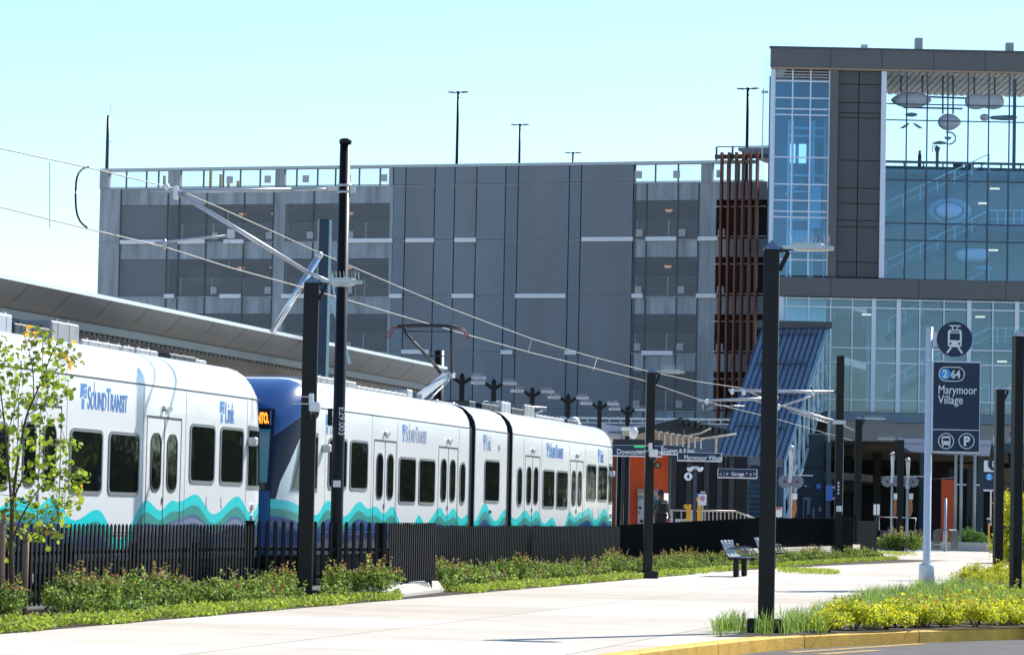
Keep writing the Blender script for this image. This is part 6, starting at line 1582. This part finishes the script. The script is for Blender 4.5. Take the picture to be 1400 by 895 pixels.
# walkway of the footbridge the second person stands on
q=P(1383,600,168.2); person('person in a dark cap and pale checked shirt on the footbridge',(q.x,168.0,P(1383,590,168).z-1.80),0.0,mat('pale blue shirt',(0.50,0.58,0.68),0.8,0,0.25,30),mat('black trousers',(0,0,0)),None,mat('dark maroon cap',(0.05,0.015,0.015),0.7,0,0))
# ================================================================ planting
LG=leafmat('shrub green',(0.17,0.27,0.05)); LG2=leafmat('shrub light green',(0.33,0.42,0.08)); LGD=leafmat('shrub deep green',(0.06,0.12,0.025)); LR=leafmat('shrub bronze tips',(0.36,0.20,0.08)); LYG=leafmat('ground cover lime',(0.38,0.47,0.05)); LY=leafmat('golden leaf',(0.78,0.70,0.04)); LY2=leafmat('lime leaf',(0.50,0.58,0.05)); LO=leafmat('orange leaf',(0.52,0.34,0.04)); LP=leafmat('pale shrub flower',(0.45,0.33,0.22))
BARK=mat('brown bark',(0.11,0.075,0.06),0.85,0,0.35,20,0.6,60)
def shrub_leaves(n,rx,ry,h,lumps,z0=0.04):
    c=[]; 
    for _ in range(lumps):
        a=RNG.uniform(0,2*pi); r=RNG.uniform(0,0.75)**0.7; c.append((rx*r*cos(a),ry*r*sin(a),h*RNG.uniform(0.35,0.82)*(1-0.35*r)))
    c=np.array(c); k=RNG.integers(0,lumps,n); d=RNG.normal(size=(n,3)); d/=np.linalg.norm(d,axis=1)[:,None]
    rad=RNG.uniform(0.55,1.0,n)[:,None]*np.array([rx*0.42,ry*0.42,h*0.32])
    p=c[k]+d*rad; p[:,2]=np.abs(p[:,2]-z0)+z0
    return p,d
def shrub_proto(name,label,cat,group,n,rx,ry,h,lumps,mats,mix,tipm=None,size=0.05,sprigs=0):
    r=thing(name,label,cat,(0,0,-50),0,group)
    p,d=shrub_leaves(n,rx,ry,h,lumps)
    mi=RNG.choice(len(mats)-(1 if tipm is not None else 0),n,p=mix)
    if tipm is not None:
        tip=(p[:,2]>h*0.72)&(RNG.uniform(size=n)<tipm); mi[tip]=len(mats)-1
    if sprigs:
        sp=[];sm=[]
        for _ in range(sprigs):
            a=RNG.uniform(0,2*pi); q=RNG.uniform(0.1,0.8); b=np.array([rx*q*cos(a),ry*q*sin(a),h*0.7]); e=b+np.array([RNG.normal()*0.06,RNG.normal()*0.06,h*RNG.uniform(0.28,0.5)])
            for t in np.linspace(0,1,12): sp.append(b+(e-b)*t+RNG.normal(size=3)*0.015); sm.append(len(mats)-1 if (tipm and t>0.6 and RNG.uniform()<0.7) else 1 if len(mats)>1 else 0)
        p=np.vstack([p,sp]); mi=np.concatenate([mi,sm]); d=np.vstack([d,RNG.normal(size=(len(sp),3))])
    leafmesh('foliage',p,size,mats,mi,r)
    m=MB()
    for _ in range(7):
        a=RNG.uniform(0,2*pi); m.tube([(0.03*cos(a),0.03*sin(a),0),(rx*0.45*cos(a),ry*0.45*sin(a),h*0.6)],[0.010,0.004],4,0,False)
    m.build('stem',BARK,r)
    return r
used={}
def put(protos,k,x,y,z=0.0,rz=None,s=1.0,label=None):
    pr=protos[k%len(protos)]; rz=random.uniform(0,2*pi) if rz is None else rz
    if not used.get(pr.name): used[pr.name]=1; pr.location=(x,y,z); pr.rotation_euler=(0,0,rz); pr.scale=(s,s,s); return pr
    return dup(pr,(x,y,z),rz,label,s)
GS='leafy shrubs along the foot of the picket fence'
A_=[shrub_proto('shrub','bronze-tipped green shrub','shrub',GS,1500,0.52,0.42,0.58,9,[LG,LG2,LGD,LR],[0.4,0.28,0.32],0.25,0.055,7),
    shrub_proto('shrub','tall bronze-tipped green shrub with upright sprigs','shrub',GS,1400,0.45,0.45,0.64,8,[LG,LG2,LGD,LR],[0.35,0.35,0.30],0.4,0.052,10),
    shrub_proto('shrub','low pale-flecked green shrub','shrub',GS,1300,0.5,0.4,0.46,8,[LG2,LG,LGD,LP],[0.45,0.3,0.25],0.15,0.05,3),
    shrub_proto('shrub','broad fresh green shrub','shrub',GS,1500,0.58,0.45,0.52,10,[LG,LG2,LGD,LR],[0.42,0.36,0.22],0.08,0.055,3)]
def zone(s):
    for lim,t in ((38.5,'beside the young tree'),(45,'in the bed before the nearest train'),(cl.x-0.5,'by the lamp post with the dome camera'),(cl.x+8,'in the bed just past the concrete plinth'),(67,'in the bed before the second train'),(76,'near the orange wall lamp post'),(90,'behind the two benches'),(105,'at the foot of the slatted fence'),(400,'close to the far grey cabinet')):
        if s<lim: return t
KL=['bronze-tipped green shrub ','tall bronze-tipped shrub with upright sprigs ','low pale-flecked green shrub ','broad fresh green shrub ']
def put_shrub(k,s,v,sc):
    q=TR.w(s,v,0); k=k%4; o=put(A_,k,q.x,q.y,0,None,sc); o['label']=KL[k]+zone(s); return o
lowg=[shrub_proto('low_shrub','low spreading shrub with small leaves along the front of the planting bed','shrub','low shrubs in front of the taller ones',700,0.38,0.32,0.30,6,[LG,LG2,LGD],[0.4,0.35,0.25],None,0.05,3),
      shrub_proto('low_shrub','low spreading shrub with small leaves along the front of the planting bed','shrub','low shrubs in front of the taller ones',600,0.32,0.3,0.26,5,[LG2,LR,LGD],[0.6,0.12,0.28],None,0.045,2)]
s=32.5; k=0
while s<118:
    inbox = cl.x-2.2<s<cl.x+3.3
    if not inbox:
        sh=0.0 if s<86 else -0.02*(s-86)**1.35*0.5
        v=-1.75+random.uniform(-.15,.15)+sh
        if random.random()<0.86: put_shrub(random.randrange(4),s,v,random.uniform(0.68,1.02)*(0.95 if s<60 else 0.88))
        if s>38 and random.random()<0.45: q=TR.w(s+0.3,v-0.62+random.uniform(-.1,.1),0); o=put(lowg,k,q.x,q.y,0,None,random.uniform(0.8,1.2)); o['label']=('low spreading green shrub ','low shrub with a few bronze leaves ')[k%2]+zone(s)
    s+=random.uniform(0.55,0.95) if s<86 else random.uniform(0.9,1.4); k+=1
for s_,v in ((cl.x-0.9,-3.0+0.55),(cl.x-1.7,-2.3),(cl.x-1.3,-2.75)):
    put_shrub(k,s_,v,0.9); k+=1
for px,py in ((1212,745),(1232,743),(1248,742),(1225,748),(1335,741),(1322,741)):
    q=P(px,py,148 if px<1300 else 156.5); o=put(A_,k,q.x,q.y,0.0 if px<1300 else 0.3,None,1.5); o['label']=KL[k%4]+('beyond the grey cabinet, under the crossing signals' if px<1300 else 'behind the low wall by the bicycle rack'); k+=1
# lime ground cover in front
def gcover(name,label,pts,size,mats,mix):
    o=leafmesh(name,pts,size,mats,mix); tag(o,label,'ground cover',None,'stuff'); return o
pts=[]
n=36000
ss=RNG.uniform(0,1,n)**1.3*88+30; 
for s in ss:
    sh=0.0 if s<86 else -0.02*(s-86)**1.35*0.5
    v=-2.98+abs(RNG.normal())*0.32+sh+0.10*sin(s*2.1)
    if cl.x-0.3<s<cl.x+3.9 or (cl.x-1.7<s<=cl.x-0.3 and v>-2.75): continue
    q=TR.w(s,v,0); pts.append((q.x,q.y,0.02+RNG.uniform(0,1)**1.5*0.11))
gcover('ground_cover','low lime green ground cover along the front of the long planting bed',pts,0.05,[LYG,LG2,LG],[0.65,0.25,0.1])
# fallen bits of a patch by the path
pts=[];c=G(1105,782)
for _ in range(1500):
    a=RNG.uniform(0,2*pi); r_=sqrt(RNG.uniform()); pts.append((c.x+0.75*r_*cos(a),c.y+3.0*r_*sin(a),0.02+RNG.uniform()*0.07))
c=G(1208,757)
for _ in range(1200):
    a=RNG.uniform(0,2*pi); r_=sqrt(RNG.uniform()); pts.append((c.x+1.2*r_*cos(a),c.y+5.0*r_*sin(a),0.02+RNG.uniform()*0.1))
gcover('ground_cover','small lime green ground cover patch beside the far benches',pts,0.06,[LYG,LG2],[0.6,0.4])
# right-hand bed: grass and golden shrubs
def in_poly(x,y,poly):
    c=False; n=len(poly); j=n-1
    for i in range(n):
        if (poly[i].y>y)!=(poly[j].y>y) and x<(poly[j].x-poly[i].x)*(y-poly[i].y)/(poly[j].y-poly[i].y)+poly[i].x: c=not c
        j=i
    return c
poly=fb
xs=[p.x for p in poly]; ys=[p.y for p in poly]
kerby=lambda x: min((abs(p.x-x),p.y) for p in kin)[1]
bl=[]
def tuft(x,y,h,n,spread):
    for _ in range(n):
        a=RNG.uniform(0,2*pi); b=np.array([x+RNG.normal()*0.05,y+RNG.normal()*0.05,0.01]); L=h*RNG.uniform(0.6,1.15); o=spread*RNG.uniform(0.2,1.0)
        d=np.array([cos(a),sin(a),0]); w_=np.array([-sin(a),cos(a),0])*0.0045
        m1=b+d*o*0.35+np.array([0,0,L*0.6]); e=b+d*o+np.array([0,0,L*RNG.uniform(0.75,1.0)])
        bl.append((b-w_,b+w_,m1+w_*0.8,m1-w_*0.8,e))
cnt=0
for _ in range(9000):
    x=random.uniform(min(xs),min(max(xs),13)); y=random.uniform(min(ys),82)
    if not in_poly(x,y,poly): continue
    dk=y-kerby(x)
    if x>4.0 and dk<1.5: continue
    if dk<0.12: continue
    if abs(x-L3.location.x)<0.33 and abs(y-L3.location.y)<0.5: continue
    if y>56 and random.random()<0.55: continue
    if y>66: continue
    tuft(x,y,0.30,22,0.20); cnt+=1
    if cnt>900: break
for _ in range(30):
    q=G(random.choice((random.uniform(986,1018),random.uniform(1066,1130))),random.uniform(862,869)); tuft(q.x,q.y+random.uniform(0.05,0.9),random.uniform(0.18,0.36),18,0.24)
vs=[];fs=[];
for t in bl:
    b=len(vs); vs+=[tuple(p) for p in t]; fs+=[(b,b+1,b+2,b+3),(b+3,b+2,b+4)]
me=bpy.data.meshes.new('grass'); me.from_pydata(vs,[],fs); GRM=leafmat('grass green',(0.25,0.38,0.07),0.45,0.5); me.materials.append(GRM); go=bpy.data.objects.new('ornamental_grass',me); COL.objects.link(go); tag(go,'fine green ornamental grass filling the bed behind the golden shrubs','grass',None,'stuff')
GY='golden shrubs in the bed by the yellow curb'
Y_=[shrub_proto('golden_shrub','low golden yellow shrub in the bed behind the yellow curb','shrub',GY,1100,0.42,0.36,0.34,8,[LY,LY2,LG2,LO],[0.6,0.28,0.12],0.10,0.05,3),
    shrub_proto('golden_shrub','low golden yellow shrub in the bed behind the yellow curb','shrub',GY,1100,0.40,0.38,0.38,8,[LY,LY2,LG2,LO],[0.5,0.36,0.14],0.2,0.05,5)]
k=0
for row,(dk,st) in enumerate(((0.5,0.42),(1.05,0.45))):
    x=3.75+row*0.2
    while x<12: y=kerby(x)+dk+random.uniform(-.08,.08); o=put(Y_,k,x,y,0,None,random.uniform(0.68,1.08)); o['label']=('golden shrub in the front row','golden shrub in the second row')[row]+(' nearest the largest lamp post' if x<5.2 else ' of the curb bed, before the station pylon' if x<7.0 else ' below the rightmost lamp post' if x<8.6 else ' at the cut edge of the picture'); x+=st*random.uniform(0.85,1.2); k+=1
GY2='lime green shrubs among the grass'
Z_=[shrub_proto('lime_shrub','lime green shrub among the grass before the station pylon','shrub',GY2,1000,0.45,0.4,0.42,8,[LY2,LG2,LY,LO],[0.5,0.3,0.2],0.15,0.05,4)]
for px,py,sc in ((1275,838,.9),(1300,836,.9),(1322,832,1),(1345,828,1),(1370,826,1),(1395,822,1),(1290,846,.8),(1330,843,.85),(1385,838,.9),(1240,840,.8)):
    q=G(px,py); o=put(Z_,0,q.x,q.y,0,None,sc*0.85); o['label']='lime green shrub in the grass '+('in front of the pylon pole' if px<1310 else 'under the navy sign panel' if px<1350 else 'before the rightmost lamp post')
B_=[shrub_proto('lime_bush','bright lime bush at the back of the bed around the black lamp posts','shrub','bright lime bushes at the back of the bed',1300,0.6,0.5,0.60,9,[LY2,LY,LG2,LO],[0.42,0.4,0.18],0.12,0.06,8)]
for px,py,sc in ((1318,799,.8),(1335,796,1),(1352,800,.9),(1368,794,1),(1384,802,1),(1398,796,1),(1345,806,.8),(1375,808,.9),(1400,810,1),(1410,800,1.1)):
    q=G(px,py); o=put(B_,0,q.x,q.y,0,None,sc*0.72); o['label']='bright lime bush '+('between the station pylon and the lamp posts' if px<1350 else 'at the foot of the thinner lamp post' if px<1380 else 'behind the rightmost lamp post')
# tall golden bush
bb=P(1392,700,86); tb_=thing('golden_bush','tall golden yellow bush behind the two black lamp posts','bush',(bb.x,bb.y,0))
c=[];nb=34
for _ in range(nb):
    a=RNG.uniform(0,2*pi); r_=sqrt(RNG.uniform())*0.75; z=RNG.uniform(0.25,2.0); f=1-0.3*abs(z-1.1); c.append((r_*cos(a)*f,r_*sin(a)*f,z))
c=np.array(c); n=9000; k_=RNG.integers(0,nb,n); p=c[k_]+RNG.normal(size=(n,3))*np.array([0.11,0.11,0.12])
mi=RNG.choice(4,n,p=[0.45,0.3,0.1,0.15]); leafmesh('foliage',p,0.075,[LY,LY2,LG2,LO],mi,tb_)
m=MB()
for q in c[:16]: m.tube([(q[0]*0.1,q[1]*0.1,0),(q[0]*0.5,q[1]*0.5,q[2]*0.5),tuple(q)],[0.02,0.012,0.005],4,0,False)
m.build('stem',BARK,tb_)
# ================================================================ young tree, drawn branch by branch
tb0=G(17,849); tr_=thing('young_tree','young tree with sparse lime leaves and orange tips in front of the nearest train','tree',tb0)
YT_=tb0.y
def tq(px,py,dy=0.0): return P(px,py,YT_+dy)-tb0
br=MB()
def limb(pts,r0,r1,dy=0):
    n=len(pts); q=[tq(x,y,dy*i/(n-1)) for i,(x,y) in enumerate(pts)]
    # smooth
    s_=chaikin(q,2); m_=len(s_); br.tube(s_,[r0+(r1-r0)*i/(m_-1) for i in range(m_)],7); return s_
limbs=[limb([(17,849),(17,800),(15,760),(16,720),(17,690)],0.032,0.024),
 limb([(17,700),(19,665),(26,620),(35,570),(46,545),(57,520),(70,485),(82,462)],0.020,0.004,0.15),
 limb([(16,715),(15,680),(10,620),(6,575),(0,530),(-8,480)],0.017,0.004,-0.2),
 limb([(17,740),(25,715),(38,690),(55,665),(75,650),(100,640),(118,634)],0.013,0.003,-0.35),
 limb([(19,680),(30,655),(50,625),(70,605),(92,600),(108,602)],0.012,0.003,0.4),
 limb([(36,568),(50,560),(65,550),(80,545),(90,541)],0.008,0.003,0.3),
 limb([(46,545),(46,510),(40,480),(32,455)],0.008,0.003,-0.25),
 limb([(52,530),(70,510),(92,495),(112,488)],0.007,0.002,-0.3),
 limb([(57,520),(58,490),(58,462),(60,450)],0.006,0.002,0.2),
 limb([(30,720),(50,705),(72,690),(98,686)],0.009,0.003,0.4),
 limb([(8,600),(20,560),(28,520),(30,490)],0.007,0.002,0.5),
 limb([(12,640),(-5,610),(-25,590)],0.008,0.003,0.2), limb([(5,570),(-15,530),(-30,500)],0.007,0.003,-0.3),
 limb([(22,745),(45,735),(62,722),(80,705)],0.008,0.003,-0.5)]
br.build('trunk',BARK,tr_)
cl_=[(60,452,.6),(48,458,.7),(66,464,.7),(33,456,.8),(40,466,.8),(5,468,.1),(12,476,.1),(85,470,.5),(92,476,.3),(76,482,.3),(58,478,.5),(66,472,.5),(33,482,.3),(50,492,.3),(8,487,.1),(10,500,.1),(22,498,.2),(38,498,.4),(52,500,.2),(72,493,.3),(85,494,.5),(98,490,.7),(107,488,.9),(60,508,.1),(70,512,.2),(78,510,.1),(22,515,.1),(10,512,.1),(4,525,0),(35,520,.1),(62,520,0),(72,522,0),(20,535,0),(30,540,.05),(38,545,0),(60,532,.1),(70,540,.1),(82,530,.1),(90,535,.2),(88,528,.1),(10,550,0),(25,552,0),(42,552,0),(75,548,0),(60,545,.05),(5,565,0),(20,568,0),(55,570,.1),(68,572,.05),(80,575,.1),(45,575,0),(30,585,0),(12,590,0),(-6,580,0),(60,590,0),(80,600,0),(95,602,.05),(104,605,.1),(70,605,0),(50,603,0),(88,612,0),(35,600,.05),(25,615,0),(10,620,0),(55,618,0),(65,628,0),(78,625,0),(45,632,0),(90,632,0),(108,645,0),(117,648,.1),(100,655,0),(85,645,0),(70,642,0),(25,635,0),(10,640,0),(0,628,0),(60,655,0),(50,648,0),(80,662,0),(105,664,.2),(95,668,0),(35,655,0),(20,660,0),(65,670,0),(45,668,0),(5,660,0),(75,682,0),(88,688,0),(100,687,.1),(55,688,0),(38,680,0),(22,682,0),(8,690,0),(68,700,0),(48,705,0),(30,702,0),(12,712,0),(80,705,0),(60,718,0),(40,722,0),(22,728,0),(72,722,0),(78,730,.1),(5,735,0),(50,732,0),(12,745,0),(-10,500,0),(-20,530,0),(-15,560,0),(-25,600,0),(-10,610,0),(-20,640,0),(-12,680,0),(2,700,0),(66,734,0)]
LTA=leafmat('tree leaf lime',(0.33,0.42,0.04),0.35,0.5); LTB=leafmat('tree leaf green',(0.15,0.25,0.03),0.35,0.5); LTC=leafmat('tree leaf orange',(0.62,0.38,0.06),0.3,0.5)
pp_=[];mi=[];tw=MB()
allp=[p for L in limbs for p in L]
for (x,y,o) in cl_:
    dy=random.uniform(-0.55,0.55); c=tq(x,y,dy); near=min(allp,key=lambda p:(p-c).length); tw.tube([near,near.lerp(c,0.55)+Vector((0,0,0.03)),c],[0.004,0.003,0.0015],4,0,False)
    for _ in range(random.randint(8,12)):
        pp_.append((c.x+random.gauss(0,0.055),c.y+random.gauss(0,0.07),c.z+random.gauss(0,0.045)-0.02)); r_=random.random(); mi.append(2 if r_<o*0.42 else (0 if r_<o*0.42+(1-o*0.42)*0.70 else 1))
tw.build('twigs',BARK,tr_)
leafmesh('crown',pp_,0.060,[LTA,LTB,LTC],np.array(mi),tr_,shape='round')
STK=mat('stake wood',(0.30,0.17,0.12),0.8,0,0.2,8,stretch=(8,8,1))
for (px,pt,pb,Yd,lb,lean_) in ((33,729,846,0.6,'round brown wooden stake beside the young tree trunk',0.04),(0.5,700,850,0.2,'brown wooden stake cut off by the picture edge at the young tree',0)):
    q=G(px,pb); r=thing('tree_stake',lb,'stake',q); zt=P(px+4,pt,q.y); m=MB(); m.tube([(0,0,0),(zt.x-q.x,0,zt.z)],0.028,10); m.build('stake',STK,r)
# broad trees beyond the picture's edge that the train windows mirror
GT='broad trees outside the view, mirrored by the train windows'
tp0=thing('broad_tree','broad green tree standing on the far side of the forecourt','tree',(0,0,-60),0,GT)
c=[];
for _ in range(46):
    a=RNG.uniform(0,2*pi); r_=sqrt(RNG.uniform())*2.4; z=RNG.uniform(0.9,6.5); f=1-0.12*abs(z-3.2); c.append((r_*cos(a)*f,r_*sin(a)*f,z))
c=np.array(c); n=7000; k_=RNG.integers(0,46,n); p=c[k_]+RNG.normal(size=(n,3))*0.42
leafmesh('crown',p,0.30,[LGD,LG,LG2],[0.5,0.35,0.15],tp0)
m=MB(); m.tube([(0,0,0),(0.1,0,2),(0,0.1,4.5)],[0.22,0.15,0.05],8); m.build('trunk',BARK,tp0)
sp_=[(19,78),(22.5,86),(25,94),(23,120),(20.5,113),(27,129),(31,138),(26,121),(35,147),(24,108),(29.5,148),(38,156),(33,128),(29,119),(31.3,117.5),(33.8,116),(28.5,125),(31.5,124),(35.5,121)]
for i,(x,y) in enumerate(sp_):
    if i==0: tp0.location=(x,y,0)
    else: dup(tp0,(x,y,0),random.uniform(0,6.28),None,random.uniform(0.75,0.95))
